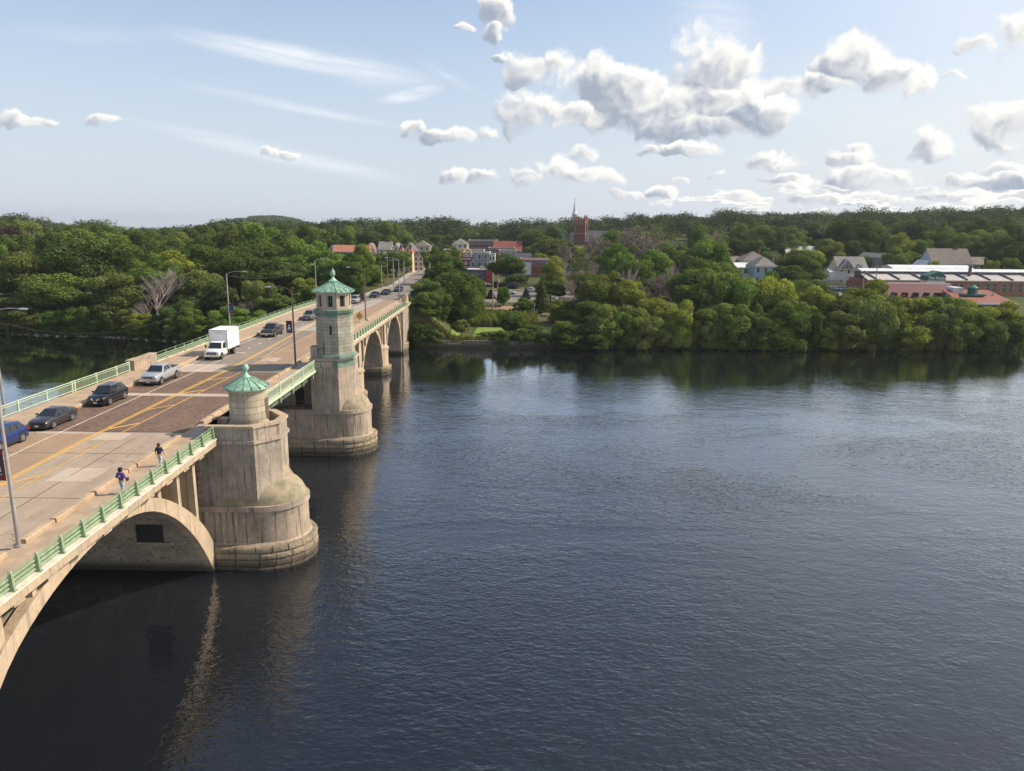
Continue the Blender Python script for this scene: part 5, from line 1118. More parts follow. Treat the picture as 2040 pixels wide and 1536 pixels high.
# box truck
tk = empty('box_truck', xyz(-39.25, 97.6), 'white box truck with plain cargo body leading the dark pickup', 'truck')
wp = paint('truck_white', (.80, .79, .76)); cgo = M('cargo_white', (.82, .80, .75), .55, var=.05, vscale=2)
st = [(-3.45, .84, 1.02, .2), (-3.38, .95, 1.14, .2), (-3.0, 1.0, 1.22, .16), (-2.35, 1.02, 1.30, .1), (-1.7, 1.02, 1.34, .06), (-.75, 1.02, 1.36, .06)]
P_(body_loft(st, .42), 'hood', wp, tk, smooth=True)
Bq = [(-.96, -2.35, 1.28), (.96, -2.35, 1.28), (.98, -.75, 1.30), (-.98, -.75, 1.30)]; Rq = [(-.80, -1.75, 2.06), (.80, -1.75, 2.06), (.84, -.75, 2.12), (-.84, -.75, 2.12)]
P_(MB().loft([Bq, Rq, [(x * .9, y + (.12 if y < -1 else 0), z + .05) for x, y, z in Rq]]), 'cab', wp, tk, bevel=.03, smooth=True)
P_(panel(quad_on(Bq[0], Bq[1], Rq[1], Rq[0], .05, .95, .08, .93, .035)), 'windshield', 'glass', tk)
for s in (0, 1):
    q_ = (Bq[1], Bq[2], Rq[2], Rq[1]) if s == 0 else (Bq[3], Bq[0], Rq[0], Rq[3])
    P_(panel(quad_on(*q_, .12 if s == 0 else .25, .75 if s == 0 else .88, .10, .88, .03)), 'side_window', 'glass', tk)
P_(MB().box(-1.18, 1.18, -.98, 3.15, 1.02, 3.52), 'cargo_box', cgo, tk, bevel=.03)
m = MB()
for s in (-1, 1):
    m.box(*sorted((s*1.165, s*1.20)), -1.0, 3.17, 3.44, 3.55); m.box(*sorted((s*1.165, s*1.20)), -1.0, 3.17, .98, 1.08); m.box(*sorted((s*1.12, s*1.20)), -1.01, -.9, 1.08, 3.44)
m.box(-1.12, 1.12, -1.01, -.96, 3.44, 3.55); P_(m, 'cargo_edge_rail', M('rail_grey', (.50, .49, .46), .5, metal=.3), tk)
P_(MB().box(-.45, .45, -.985 - .04, -.97, 3.1, 3.25), 'marker_light', 'lens', tk)
P_(MB().box(-.78, .78, -.5, 3.0, .62, .86).box(-1.1, 1.1, -.7, 2.9, .9, 1.0), 'chassis', 'trim', tk)
P_(MB().box(-.62, .62, -3.49, -3.35, .72, 1.04), 'grille', M('truck_grille', (.25, .25, .24), .4, metal=.4), tk); m = MB()
for i in range(4): m.box(-.6, .6, -3.505, -3.48, .75 + i * .075, .775 + i * .075)
P_(m, 'grille_bar', 'trim', tk)
for s in (-1, 1):
    P_(MB().box(*sorted((s*.64, s*.90)), -3.48, -3.3, .76, 1.02), 'headlight', 'lens', tk)
    m = MB(); m.tube((s*.98, -2.05, 1.45), (s*1.18, -2.1, 1.55), .02, .02, 5); m.box(*sorted((s*1.14, s*1.34)), -2.16, -2.08, 1.38, 1.75); P_(m, 'mirror', 'trim', tk)
P_(MB().box(-.98, .98, -3.60, -3.42, .46, .68), 'front_bumper', 'chrome', tk, bevel=.02); P_(MB().box(-.16, .16, -3.63, -3.605, .50, .63), 'licence_plate', 'plate', tk)
P_(MB().box(-1.1, 1.1, 3.16, 3.75, .62, .74), 'tail_lift', 'trim', tk)
for y, dd in ((-2.65, 0), (1.55, 1)):
    for s in (-1, 1):
        if not dd: m = MB(); m.tube((s * .7, y, .46), (s * 1.03, y, .46), .50, .50, 18); P_(m, 'wheel_arch', 'black', tk)
        wheel(tk, s * .93, y, .40, .26, .52)
        if dd: wheel(tk, s * .66, y, .40, .24, .52)
# distinguishing front ends
o = P_(MB().hexa([(-.42, -2.335, .84), (-.30, -2.335, .84), (-.12, -2.345, .62), (-.20, -2.345, .62), (-.42, -2.30, .86), (-.30, -2.30, .86), (-.12, -2.31, .64), (-.20, -2.31, .64)]), 'grille_emblem', 'chrome', r_)
P_(MB().hexa([(.30, -2.335, .84), (.42, -2.335, .84), (.20, -2.345, .62), (.12, -2.345, .62), (.30, -2.30, .86), (.42, -2.30, .86), (.20, -2.31, .64), (.12, -2.31, .64)]), 'grille_emblem', 'chrome', r_)
P_(MB().box(-.62, -.58, -.55, 1.5, 1.71, 1.75).box(.58, .62, -.55, 1.5, 1.71, 1.75), 'roof_rail', 'rim', r_)

# ------------------------------------------------------------------ people (walking away over the bridge, facing +Y)
def skinned(name, verts, edges, rad, mat, parent, sub=2, root=0):
    me = bpy.data.meshes.new(name); me.from_pydata(verts, edges, []); o = bpy.data.objects.new(name, me); COL.objects.link(o)
    md = o.modifiers.new('skin', 'SKIN'); md.use_smooth_shade = True; o.modifiers.new('sub', 'SUBSURF').levels = sub
    for i, v_ in enumerate(me.skin_vertices[0].data): v_.radius = rad[i] if isinstance(rad[i], tuple) else (rad[i], rad[i]); v_.use_root = (i == root)
    dg = bpy.context.evaluated_depsgraph_get(); m2 = bpy.data.meshes.new_from_object(o.evaluated_get(dg)); o.modifiers.clear(); o.data = m2; m2.name = name
    m2.materials.clear(); m2.materials.append(mat); o.parent = parent; return o
def person(loc, label, top, legs, hair, shoe, arms, stride=.22, hat=None, sleeves='long', hs=1.0, rz=0):
    """arms: for left/right a list of elbow, wrist points; the figure faces +Y"""
    r = empty('person', loc, label, 'person', None, rz); r.scale = (hs,) * 3
    kl, kr = (-.09, .06 + stride * .4, .52), (.09, -.02, .50); al, ar = (-.09, stride, .09), (.09, -stride, .12)
    V = [(0, 0, .94), (0, .0, 1.10), (0, .01, 1.28), (0, .0, 1.43), (0, .01, 1.51), (0, .03, 1.60), (0, .03, 1.70),
         (-.09, 0, .88), kl, al, (-.09, al[1] + .14, .04), (.09, 0, .88), kr, ar, (.09, ar[1] + .13, .04),
         (-.17, 0, 1.41), arms[0][0], arms[0][1], arms[0][2], (.17, 0, 1.41), arms[1][0], arms[1][1], arms[1][2]]
    E = [(0,1),(1,2),(2,3),(3,4),(4,5),(5,6),(0,7),(7,8),(8,9),(9,10),(0,11),(11,12),(12,13),(13,14),(3,15),(15,16),(16,17),(17,18),(3,19),(19,20),(20,21),(21,22)]
    Rr = [(.15,.11),(.13,.10),(.155,.11),(.10,.08),(.055,.055),(.078,.09),(.07,.085),(.10,.10),(.06,.06),(.042,.042),(.035,.03),(.10,.10),(.06,.06),(.042,.042),(.035,.03),
          (.065,.065),(.042,.042),(.030,.030),(.034,.022),(.065,.065),(.042,.042),(.030,.030),(.034,.022)]
    # five fingers on each hand, each its own short chain rooted in the palm
    for side, hi in ((-1, 18), (1, 22)):
        h = Vector(V[hi]); wv = Vector(V[hi - 1]); d = (h - wv).normalized(); sx = Vector((0, 1, 0)); nrm = Vector((-side, 0, 0))
        for k in range(5):
            if k == 4: p0 = h - d * .03 + sx * .03; p1 = p0 + (d * .6 + sx * .8).normalized() * .035; p2 = p1 + (d + nrm * .3).normalized() * .025
            else:
                o_ = (-.024 + .016 * k); L_ = (.034, .042, .045, .038)[k]; p0 = h + sx * o_; p1 = p0 + (d + nrm * .15).normalized() * L_; p2 = p1 + (d + nrm * .7).normalized() * L_ * .8
            n = len(V); V += [tuple(p0), tuple(p1), tuple(p2)]; E += [(hi, n), (n, n+1), (n+1, n+2)]; Rr += [(.010,.010), (.009,.009), (.008,.008)]
    body = skinned('body', V, E, Rr, mt['skin'], r)
    # face: nose, ears, eyes, mouth
    m = MB(); m.lathe([(.004, 1.64), (.014, 1.615), (.018, 1.605), (.004, 1.595)], 0, .118, k=6)
    for s in (-1, 1): m.lathe([(.006, 1.585), (.018, 1.61), (.016, 1.635), (.006, 1.65)], s * .082, .02, k=6)
    P_(m, 'face_detail', 'skin', r)
    m = MB()
    for s in (-1, 1): m.lathe([(.004, 1.640), (.011, 1.646), (.011, 1.650), (.004, 1.656)], s * .032, .108, k=8)
    m.box(-.025, .025, .105, .113, 1.566, 1.574); P_(m, 'eyes_and_mouth', 'black', r)
    g_ = .022
    tv = [(0, 0, .92), (0, 0, 1.10), (0, .01, 1.28), (0, 0, 1.42), (0, .0, 1.47), (-.17, 0, 1.41), arms[0][0], arms[0][1], (.17, 0, 1.41), arms[1][0], arms[1][1]]
    if sleeves == 'short': tv[7] = tuple(Vector(tv[6]).lerp(Vector(tv[7]), .06)); tv[10] = tuple(Vector(tv[9]).lerp(Vector(tv[10]), .06)); tv[6] = tuple(Vector(tv[5]).lerp(Vector(tv[6]), .8)); tv[9] = tuple(Vector(tv[8]).lerp(Vector(tv[9]), .8))
    skinned('hooded_top' if sleeves == 'long' else 'shirt', tv, [(0,1),(1,2),(2,3),(3,4),(3,5),(5,6),(6,7),(3,8),(8,9),(9,10)],
            [(.19,.145),(.165,.13),(.19,.14),(.125,.105),(.07,.07),(.09,.09),(.066,.066),(.05,.05),(.09,.09),(.066,.066),(.05,.05)], top, r)
    skinned('trousers', [(0, 0, .96), (0, 0, .90), (-.09, 0, .84), kl, (al[0], al[1], .12), (.09, 0, .84), kr, (ar[0], ar[1], .14)], [(0,1),(1,2),(2,3),(3,4),(1,5),(5,6),(6,7)],
            [(.165,.125),(.165,.125),(.12,.12),(.085,.085),(.065,.065),(.12,.12),(.085,.085),(.065,.065)], legs, r, root=0)
    for s, a in ((-1, al), (1, ar)):
        m = MB(); z = .0 if s < 0 else .0; x, y = a[0], a[1]
        m.loft([[(x-.045, y-.08, z), (x+.045, y-.08, z), (x+.04, y-.07, z+.09), (x-.04, y-.07, z+.09)], [(x-.05, y+.05, z), (x+.05, y+.05, z), (x+.04, y+.04, z+.10), (x-.04, y+.04, z+.10)], [(x-.045, y+.19, z), (x+.045, y+.19, z), (x+.03, y+.18, z+.05), (x-.03, y+.18, z+.05)]]); P_(m, 'shoe', shoe, r, bevel=.01)
    rs = np.random.RandomState(int(loc[1])); m = MB()
    hm = bpy.data.meshes.new('hair'); bm = bmesh.new(); bmesh.ops.create_icosphere(bm, subdivisions=4, radius=1)
    for v_ in bm.verts:
        c = v_.co.copy(); k = 1 + .05 * math.sin(c.x * 19 + c.y * 11) * math.cos(c.z * 17 + 1) * hair[2]
        x, y, z = c.x * .112 * hair[1] * k, (c.y * .118 - .012) * hair[1] * k, c.z * .125 * hair[1] * k
        if c.y > .2 and c.z < .45: y = min(y, .055)
        if c.z < -.1: z -= hair[0] * (-c.z); x *= 1 - .25 * (-c.z); y -= .02 * (-c.z)
        v_.co = (x, y + .03, z + 1.665)
    bm.to_mesh(hm); bm.free(); hm.materials.append(hair[3]); o = bpy.data.objects.new('hair', hm); COL.objects.link(o); o.parent = r; hm.polygons.foreach_set('use_smooth', [True] * len(hm.polygons))
    return r
purple = M('purple_fleece', (.075, .045, .19), .95, var=.2, vscale=6); navy = M('navy_cotton', (.022, .032, .060), .95, var=.2, vscale=6)
jeans = M('light_denim', (.33, .42, .55), .95, var=.2, vscale=6); shorts = M('pale_denim', (.48, .50, .52), .95, var=.15, vscale=6)
blackhair = M('black_curly_hair', (.012, .009, .008), .8, bump=.01, bscale=60); brownhair = M('brown_hair', (.05, .022, .014), .7)
lady = person((-25.75, 46.1, zd(46.1) + .032), 'person in a purple hoodie and light jeans walking away with a dark bag', purple, jeans, (.02, 1.35, 1.6, blackhair), mt['black'],
       [[(-.30, -.03, 1.16), (-.26, .16, 1.05), (-.22, .24, 1.04)], [(.30, -.06, 1.15), (.27, .14, 1.02), (.24, .23, 1.00)]])
P_(MB().box(-.09, .09, -.172, -.160, 1.24, 1.262).box(-.05, .05, -.172, -.160, 1.20, 1.218).box(-.03, .03, -.170, -.158, 1.30, 1.345), 'hoodie_print', 'white', lady)
man = person((-25.8, 51.5, zd(51.5) + .032), 'person in a navy T-shirt and pale trousers walking ahead near the tower', navy, shorts, (.13, 1.12, .5, brownhair), mt['white'],
       [[(-.28, -.04, 1.15), (-.30, .03, .92), (-.29, .06, .84)], [(.28, .02, 1.15), (.30, .10, .93), (.29, .14, .85)]], sleeves='short', stride=.18, hs=.97)
hb = MB().box(-.05, .05, -.13, .13, -.12, .10); tag(hb.build('handbag', mt['black'], bevel=.02, loc=(-25.46, 46.33, zd(46) + 1.0)), 'small dark bag held at the hip of the purple hoodie walker', 'bag')

# ------------------------------------------------------------------ street lamps, banners, signs
def lamp(loc, side, label, h=9.3, arm=2.5, grp='lamp posts along the bridge', mat='steel'):
    r = empty('street_lamp', loc, label, 'street lamp', grp)
    P_(MB().lathe([(.22, 0), (.22, .12), (.13, .16)], k=12), 'base', mat, r)
    P_(MB().tube((0, 0, .1), (0, 0, h), .125, .075, 12), 'pole', mat, r, smooth=True)
    P_(MB().lathe([(.10, 2.6), (.135, 2.62), (.135, 2.68), (.10, 2.7)], k=12), 'collar', mat, r)
    pts = [(0, 0, h - .15), (side * .35, 0, h + .08), (side * .9, 0, h + .28), (side * 1.6, 0, h + .38), (side * arm, 0, h + .34)]
    P_(MB().path(pts, .042, 8), 'arm', mat, r, smooth=True)
    x = side * arm; m = MB(); m.loft([[(x, -.05, h + .30), (x, .05, h + .30), (x, .05, h + .40), (x, -.05, h + .40)], [(x + side * .25, -.14, h + .27), (x + side * .25, .14, h + .27), (x + side * .25, .10, h + .42), (x + side * .25, -.10, h + .42)], [(x + side * .72, -.10, h + .30), (x + side * .72, .10, h + .30), (x + side * .72, .06, h + .37), (x + side * .72, -.06, h + .37)]])
    P_(m, 'lamp_head', 'lamphead', r, smooth=True); return r
RAILX = -27.52
lamp((RAILX, 38.4, zd(38)), -1, 'near tall lamp post on the right kerb cut by the left edge of the view')
lamp((RAILX, 90.7, zd(90)), -1, 'lamp post on the kerb just left of the tall tower', mat='bronze')
lamp((RAILX, 133.6, zd(133)), -1, 'lamp post behind the yellow diamond sign right of the tall tower', mat='bronze')
lamp((-28.3, 176.5, zd(176)), -1, 'lamp post at the far right end of the bridge')
lamp((-46.15, 65.0, zd(65)), 1, 'lamp outside the left railing with only its head in view at the left edge')
lamp((-46.1, 118.5, zd(118)), 1, 'lamp post rising behind the white box truck')
lamp((-45.2, 167.0, zd(167)), 1, 'lamp post standing behind the roof of the tall tower')
lamp((-37.5, 214.0, zd(214)), 1, 'lamp post beside the far group of dark cars')
def banner(X, Y, Z, w_, h, label, c1, c2, grp='banners hung on the lamp posts', side=-1, txt=None, art=0):
    r = empty('banner', (X, Y, Z), label, 'banner', grp)
    P_(MB().box(min(0, side * w_), max(0, side * w_), -.012, .012, -h, 0), 'panel', M('banner_red_%d' % int(Y), c1, .8), r)
    x0, x1 = sorted((side * w_ * .08, side * w_ * .92)); P_(MB().box(x0, x1, -.018, -.0125, -h * .84, -h * .16), 'picture', M('banner_picture_%d' % int(Y), c2, .8), r)
    m = MB(); rr = random.Random(int(Y)); xm = (x0 + x1) / 2
    if art: m.lathe([(.01, -h*.30), (.10, -h*.34), (.11, -h*.42), (.03, -h*.48)], xm, -.02, k=10, sy=.02); m.loft([[(xm-.1, -.022, -h*.5), (xm+.14, -.022, -h*.5), (xm+.14, -.020, -h*.5), (xm-.1, -.020, -h*.5)], [(xm-.24, -.022, -h*.72), (xm+.2, -.022, -h*.72), (xm+.2, -.02, -h*.72), (xm-.24, -.02, -h*.72)]]); P_(m, 'printed_figure', M('print_%d' % int(Y), (.55, .50, .48), .8), r)
    m = MB(); 
    for i in range(7): m.box(x0 + .06 + i * (x1 - x0 - .12) / 7, x0 + .06 + (i + .62) * (x1 - x0 - .12) / 7, -.023, -.0185, -h * .82, -h * .785)
    P_(m, 'printed_line', 'white', r)
    P_(MB().tube((0, 0, .01), (side * (w_ + .05), 0, .01), .02).tube((0, 0, -h - .01), (side * (w_ + .05), 0, -h - .01), .02), 'bracket', 'steel', r)
banner(RAILX - .15, 38.35, zd(38) + 5.65, .75, 1.75, 'dark red banner with a figure on the nearest lamp post', (.16, .02, .02), (.03, .03, .05), art=1)
banner(RAILX - .15, 90.6, zd(90) + 5.55, .72, 1.45, 'dark banner with a white printed figure on the lamp left of the tower', (.06, .02, .02), (.02, .02, .03), art=1)
banner(-46.0, 118.4, zd(118) + 4.6, .7, 1.5, 'blue and red banner on the lamp behind the white truck', (.10, .02, .03), (.03, .05, .14), side=1)
banner(RAILX - .15, 133.5, zd(133) + 5.2, .7, 1.5, 'dark red banner on the lamp behind the yellow sign', (.14, .03, .04), (.05, .03, .05))
# yellow diamond sign: road splits round a divider
sg = empty('traffic_sign', (-26.75, 124.8, zd(124.8)), 'yellow diamond warning sign with arrows passing both sides of an obstacle', 'road sign')
P_(MB().tube((0, 0, 0), (0, 0, 3.0), .035), 'post', 'steel', sg)
s_ = .66; m = MB(); m.v = [(0, -.05, 2.1 - s_), (s_, -.05, 2.1), (0, -.05, 2.1 + s_), (-s_, -.05, 2.1), (0, -.036, 2.1 - s_), (s_, -.036, 2.1), (0, -.036, 2.1 + s_), (-s_, -.036, 2.1)]; m.f = [(0,1,2,3), (7,6,5,4), (0,4,5,1), (1,5,6,2), (2,6,7,3), (3,7,4,0)]
P_(m, 'panel', 'signy', sg)
m = MB()
def bar(m, a, b_, w_, y=-.056): 
    a = Vector((a[0], 0, a[1])); b_ = Vector((b_[0], 0, b_[1])); d = (b_ - a).normalized(); n_ = Vector((-d.z, 0, d.x)) * w_ / 2
    k = len(m.v); m.v += [tuple(p + Vector((0, y, 0))) for p in (a + n_, b_ + n_, b_ - n_, a - n_)]; m.f.append((k, k+1, k+2, k+3))
for s in (-1, 1):
    bar(m, (s*.05, 1.72), (s*.22, 1.98), .07); bar(m, (s*.22, 1.98), (s*.12, 2.26), .07); k = len(m.v); m.v += [(s*.02, -.056, 2.24), (s*.24, -.056, 2.28), (s*.10, -.056, 2.44)]; m.f.append((k, k+1, k+2))
bar(m, (0, 1.95), (0, 2.12), .09); bar(m, (0, 2.5), (0, 2.56), .08); P_(m, 'arrow_symbol', 'black', sg)
m = MB()
for k in range(4): a = [(0, 2.1 - s_*.93), (s_*.93, 2.1), (0, 2.1 + s_*.93), (-s_*.93, 2.1)]; bar(m, a[k], a[(k+1) % 4], .025, -.055)
P_(m, 'border', 'black', sg)
tag(MB().box(-26.6, -25.4, 170.2, 171.0, zd(170), zd(170) + 1.3).build('construction_barrel', mt['orange'], bevel=.1), 'orange construction marker at the far right end of the bridge', 'barrel')

# ------------------------------------------------------------------ town
def WM(name, c, **k): return M(name, c, k.pop('rough', .85), var=k.pop('var', .12), vscale=.6, **k)
wm = {'brick': WM('red_brick', (.25, .085, .05)), 'dbrick': WM('dark_red_brick', (.17, .05, .04)), 'obrick': WM('orange_brick', (.36, .15, .09)), 'cream': WM('cream_siding', (.62, .52, .34)), 'white': WM('white_siding', (.68, .67, .64)),
      'grey': WM('grey_siding', (.30, .31, .33)), 'yellow': WM('yellow_siding', (.62, .50, .24)), 'tan': WM('tan_wall', (.46, .37, .26)), 'blue': WM('pale_blue_siding', (.42, .50, .56)), 'beige': WM('beige_siding', (.50, .44, .33)),
      'slate': WM('slate_roof', (.11, .11, .12)), 'shingle': WM('grey_shingles', (.20, .19, .17)), 'brown': WM('brown_shingles', (.17, .14, .12)), 'terra': WM('terracotta_roof', (.38, .15, .085)), 'redroof': WM('dark_red_roof', (.20, .05, .04)),
      'membrane': WM('flat_roof_membrane', (.42, .39, .36)), 'navy': WM('navy_roof', (.06, .07, .10)), 'win': M('window_glass', (.03, .035, .04), .1), 'frame': M('white_window_frame', (.70, .70, .68), .6), 'metalroof': WM('pale_metal_roof', (.62, .62, .62), rough=.5), 'gdark': M('dark_green_paint', (.02, .10, .075), .6, var=.2)}
def window(par, x, y, z, w_, h, nx_=0, ny_=-1, frame='frame'):
    """window standing 3 cm proud of a wall whose outward normal is (nx, ny)"""
    m = MB(); tx, ty = -ny_, nx_
    def slab(a, b_, c_, d_, o0, o1):
        pts = []
        for zz in (c_, d_):
            for q_, o in ((a, o0), (b_, o0), (b_, o1), (a, o1)): pts.append((x + tx * q_ + nx_ * o, y + ty * q_ + ny_ * o, z + zz))
        m.hexa(pts)
    t_ = .11
    slab(-w_/2 - t_, w_/2 + t_, -t_, 0, 0, .05); slab(-w_/2 - t_, w_/2 + t_, h, h + t_, 0, .05); slab(-w_/2 - t_, -w_/2, 0, h, 0, .05); slab(w_/2, w_/2 + t_, 0, h, 0, .05); slab(-w_/2, w_/2, h*.48, h*.53, 0, .04)
    f = m.build('window', wm[frame], par); m = MB(); 
    pts = [(x + tx*a + nx_*.02, y + ty*a + ny_*.02, z + b_) for a, b_ in ((-w_/2, 0), (w_/2, 0), (w_/2, h), (-w_/2, h))]; m.v = pts; m.f = [(0, 1, 2, 3)]; m.build('pane', wm['win'], f); return f
def roof_mesh(kind, w_, dp, h, rh, ov=.35):
    a, b_ = w_/2 + ov, dp/2 + ov; z0 = h; m = MB(); t_ = .18
    if kind == 'gable_x': pl = [(-b_, z0 - .1), (0, z0 + rh), (b_, z0 - .1), (b_, z0 - .1 - t_), (0, z0 + rh - t_), (-b_, z0 - .1 - t_)]; m.xprism(pl, -a, a)
    elif kind == 'gable_y':
        n = len(m.v); pl = [(-a, z0 - .1), (0, z0 + rh), (a, z0 - .1), (a, z0 - .1 - t_), (0, z0 + rh - t_), (-a, z0 - .1 - t_)]
        m.v = [(x, -b_, z) for x, z in pl] + [(x, b_, z) for x, z in pl]; k = 6; m.f = [tuple(range(k)), tuple(range(2*k-1, k-1, -1))] + [(i, (i+1) % k, k+(i+1) % k, k+i) for i in range(k)]
    elif kind == 'gambrel':
        pl = [(-a, z0 - .1), (-a*.72, z0 + rh*.68), (0, z0 + rh), (a*.72, z0 + rh*.68), (a, z0 - .1), (a, z0 - .3), (0, z0 + rh - .25), (-a, z0 - .3)]; k = 8
        m.v = [(x, -b_, z) for x, z in pl] + [(x, b_, z) for x, z in pl]; m.f = [(0,1,2,6,7), (2,3,4,5,6), (15,14,10,9,8), (14,13,12,11,10)] + [(i, (i+1) % k, k+(i+1) % k, k+i) for i in range(k)]
    elif kind == 'hip':
        q_ = min(a, b_) * .85; m.v = [(-a, -b_, z0 - .1), (a, -b_, z0 - .1), (a, b_, z0 - .1), (-a, b_, z0 - .1), (-(a - q_), 0, z0 + rh), ((a - q_), 0, z0 + rh)] if a >= b_ else [(-a, -b_, z0 - .1), (a, -b_, z0 - .1), (a, b_, z0 - .1), (-a, b_, z0 - .1), (0, -(b_ - q_), z0 + rh), (0, (b_ - q_), z0 + rh)]
        m.f = [(0, 1, 5, 4), (1, 2, 5), (2, 3, 4, 5), (3, 0, 4), (3, 2, 1, 0)] if a >= b_ else [(0, 1, 4), (1, 2, 5, 4), (2, 3, 5), (3, 0, 4, 5), (3, 2, 1, 0)]
    elif kind == 'flat':
        m.box(-w_/2 + .25, w_/2 - .25, -dp/2 + .25, dp/2 - .25, h - .3, h - .12)
    return m
def house(name, label, x, yt, wpx, D_, wall, roof, rkind='gable_x', rh=3.0, dp=9.0, rows=2, cols=3, rz=0.0, cat='house', group=None, chimney=0, win=(.9, 1.4), gablewin=True, side=True, hh=None):
    X, Y = at_d(x, D_); z = gz(X, Y) - .3; w_ = wpx * Y / 1500; top = top_z(x, yt, Y)
    H = max(3.0, top - z); h = H - (rh if rkind != 'flat' else 0)
    if h < 2.8: h = 2.8; z = top - h - rh
    r = empty(name, (X, Y, z), label, cat, group, R(rz)); wmat = wm[wall]; rmat = wm[roof]
    m = MB(); m.box(-w_/2, w_/2, -dp/2, dp/2, 0, h)
    if rkind == 'gable_x': m.xprism([(-dp/2, h - .01), (dp/2, h - .01), (0, h + rh - .22)], -w_/2 + .01, w_/2 - .01)
    if rkind in ('gable_y', 'gambrel'):
        pl = [(-w_/2, h - .01), (w_/2, h - .01), (0, h + rh - .22)] if rkind == 'gable_y' else [(-w_/2, h - .01), (w_/2, h - .01), (w_*.36, h + rh*.62), (0, h + rh - .28), (-w_*.36, h + rh*.62)]
        k = len(pl); n = len(m.v); m.v += [(a, -dp/2 + .01, b_) for a, b_ in pl] + [(a, dp/2 - .01, b_) for a, b_ in pl]; m.f += [tuple(n + i for i in range(k)), tuple(n + k + i for i in range(k - 1, -1, -1))] + [(n+i, n+(i+1) % k, n+k+(i+1) % k, n+k+i) for i in range(k)]
    m.build('wall', wmat, r)
    rf_ = roof_mesh(rkind, w_, dp, h, rh).build('roof', rmat, r)
    if rkind == 'flat': MB().ring([(-w_/2 - .1, -dp/2 - .1), (w_/2 + .1, -dp/2 - .1), (w_/2 + .1, dp/2 + .1), (-w_/2 - .1, dp/2 + .1)], [(-w_/2 + .25, -dp/2 + .25), (w_/2 - .25, -dp/2 + .25), (w_/2 - .25, dp/2 - .25), (-w_/2 + .25, dp/2 - .25)], h - .1, h + .35).build('parapet', wm['membrane'], r)
    else:
        m = MB(); m.box(-w_/2 - .37, w_/2 + .37, -dp/2 - .40, -dp/2 - .36, h - .34, h - .08); 
        if rkind == 'gable_x': m.build('fascia_board', wm['frame'], r)
    for i in range(chimney):
        cx_ = w_ * (.25 - .5 * i); MB().box(cx_ - .35, cx_ + .35, -.35, .35, h + rh*.5, h + rh + .9).build('chimney', wm['brick'], rf_)
    sh = min(3.0, h / max(rows, 1)) 
    for j in range(rows):
        zz = h - sh * (j + 1) + sh * .32
        for i in range(cols): window(r, -w_/2 + w_ * (i + .5) / cols, -dp/2, zz, min(win[0], w_/cols*.5), min(win[1], sh*.6))
        if side:
            for i in range(2): window(r, w_/2, -dp/2 + dp * (i + .5) / 2, zz, .9, min(win[1], sh*.6), 1, 0)
    if rkind in ('gable_y', 'gambrel') and gablewin: window(r, 0, -dp/2, h + rh*.12, .8, min(1.2, rh*.45))
    return r
H_ = house
H_('brick_row', 'orange brick row with a terracotta roof above the trees left of the street', 702, 488, 72, 335, 'obrick', 'terra', 'gable_x', 2.6, 10, 1, 6, cat='building')
H_('gabled_house', 'white gabled house at the right end of the orange roofed row', 738, 484, 20, 340, 'white', 'brown', 'gable_y', 3.2, 9, 1, 2)
H_('gabled_house', 'small white gabled house poking above the trees at the left end of the orange row', 662, 489, 22, 360, 'white', 'slate', 'gable_y', 2.6, 8, 1, 2)
H_('brick_block', 'low dark red brick block with pale upper windows behind the street trees', 738, 505, 50, 300, 'dbrick', 'slate', 'flat', 0, 10, 2, 4, cat='building', win=(1.6, 1.5))
H_('gabled_house', 'grey roofed house left of the twin white gables', 768, 481, 24, 345, 'beige', 'shingle', 'gable_x', 3.2, 9, 1, 2, chimney=1)
H_('gabled_house', 'white fronted gable house behind the orange pointed roofs', 791, 484, 20, 350, 'white', 'shingle', 'gable_y', 3.4, 10, 1, 1)
H_('gabled_house', 'slate roofed pale house right of the orange pointed roofs', 817, 484, 24, 330, 'cream', 'slate', 'gable_y', 3.4, 11, 2, 2)
H_('gabled_house', 'pale house with a pinkish roof behind the dark conifer', 842, 479, 30, 380, 'beige', 'brown', 'hip', 2.6, 9, 1, 3)
# yellow row house with orange turrets
rr_ = H_('turreted_house', 'narrow yellow house with two orange pyramid roofed bays on the street', 806, 503, 22, 286, 'yellow', 'slate', 'flat', 0, 10, 4, 2, cat='house', rz=10)
for i, (tx_, c_) in enumerate(((-1.6, 'terra'), (1.7, 'terra'))):
    H0 = top_z(806, 503, 286) - rr_.location.z
    MB().lathe([(1.35, 0), (1.35, H0 + .3)], tx_, -5.2, k=6).build('bay', wm['yellow'], rr_); MB().lathe([(1.6, H0 + .3), (.05, H0 + 3.4)], tx_, -5.2, k=6).build('turret_roof', wm[c_], rr_)
    for f_ in range(4): window(rr_, tx_, -6.4, 1.2 + f_ * 2.7, .8, 1.5)
H_('porch_house', 'tan house with porches beside the narrow yellow house', 831, 501, 18, 300, 'tan', 'slate', 'gable_y', 2.0, 10, 3, 2, rz=10)
H_('hip_roof_house', 'pale house with grey hipped roof above the far shops', 917, 475, 30, 430, 'white', 'shingle', 'hip', 3.0, 10, 2, 3)
H_('brick_apartments', 'long dark red brick apartment block with two rows of pale windows', 962, 479, 54, 410, 'dbrick', 'membrane', 'flat', 0, 12, 2, 8, cat='building', win=(1.1, 1.5))
H_('red_roof_hall', 'hall with a broad dark red roof right of the brick apartments', 1012, 480, 54, 395, 'dbrick', 'redroof', 'gable_x', 4.6, 14, 1, 6, cat='building')
H_('pale_gable', 'cream gable peeping over the brick apartments', 966, 472, 12, 450, 'cream', 'terra', 'gable_y', 3, 8, 1, 1)
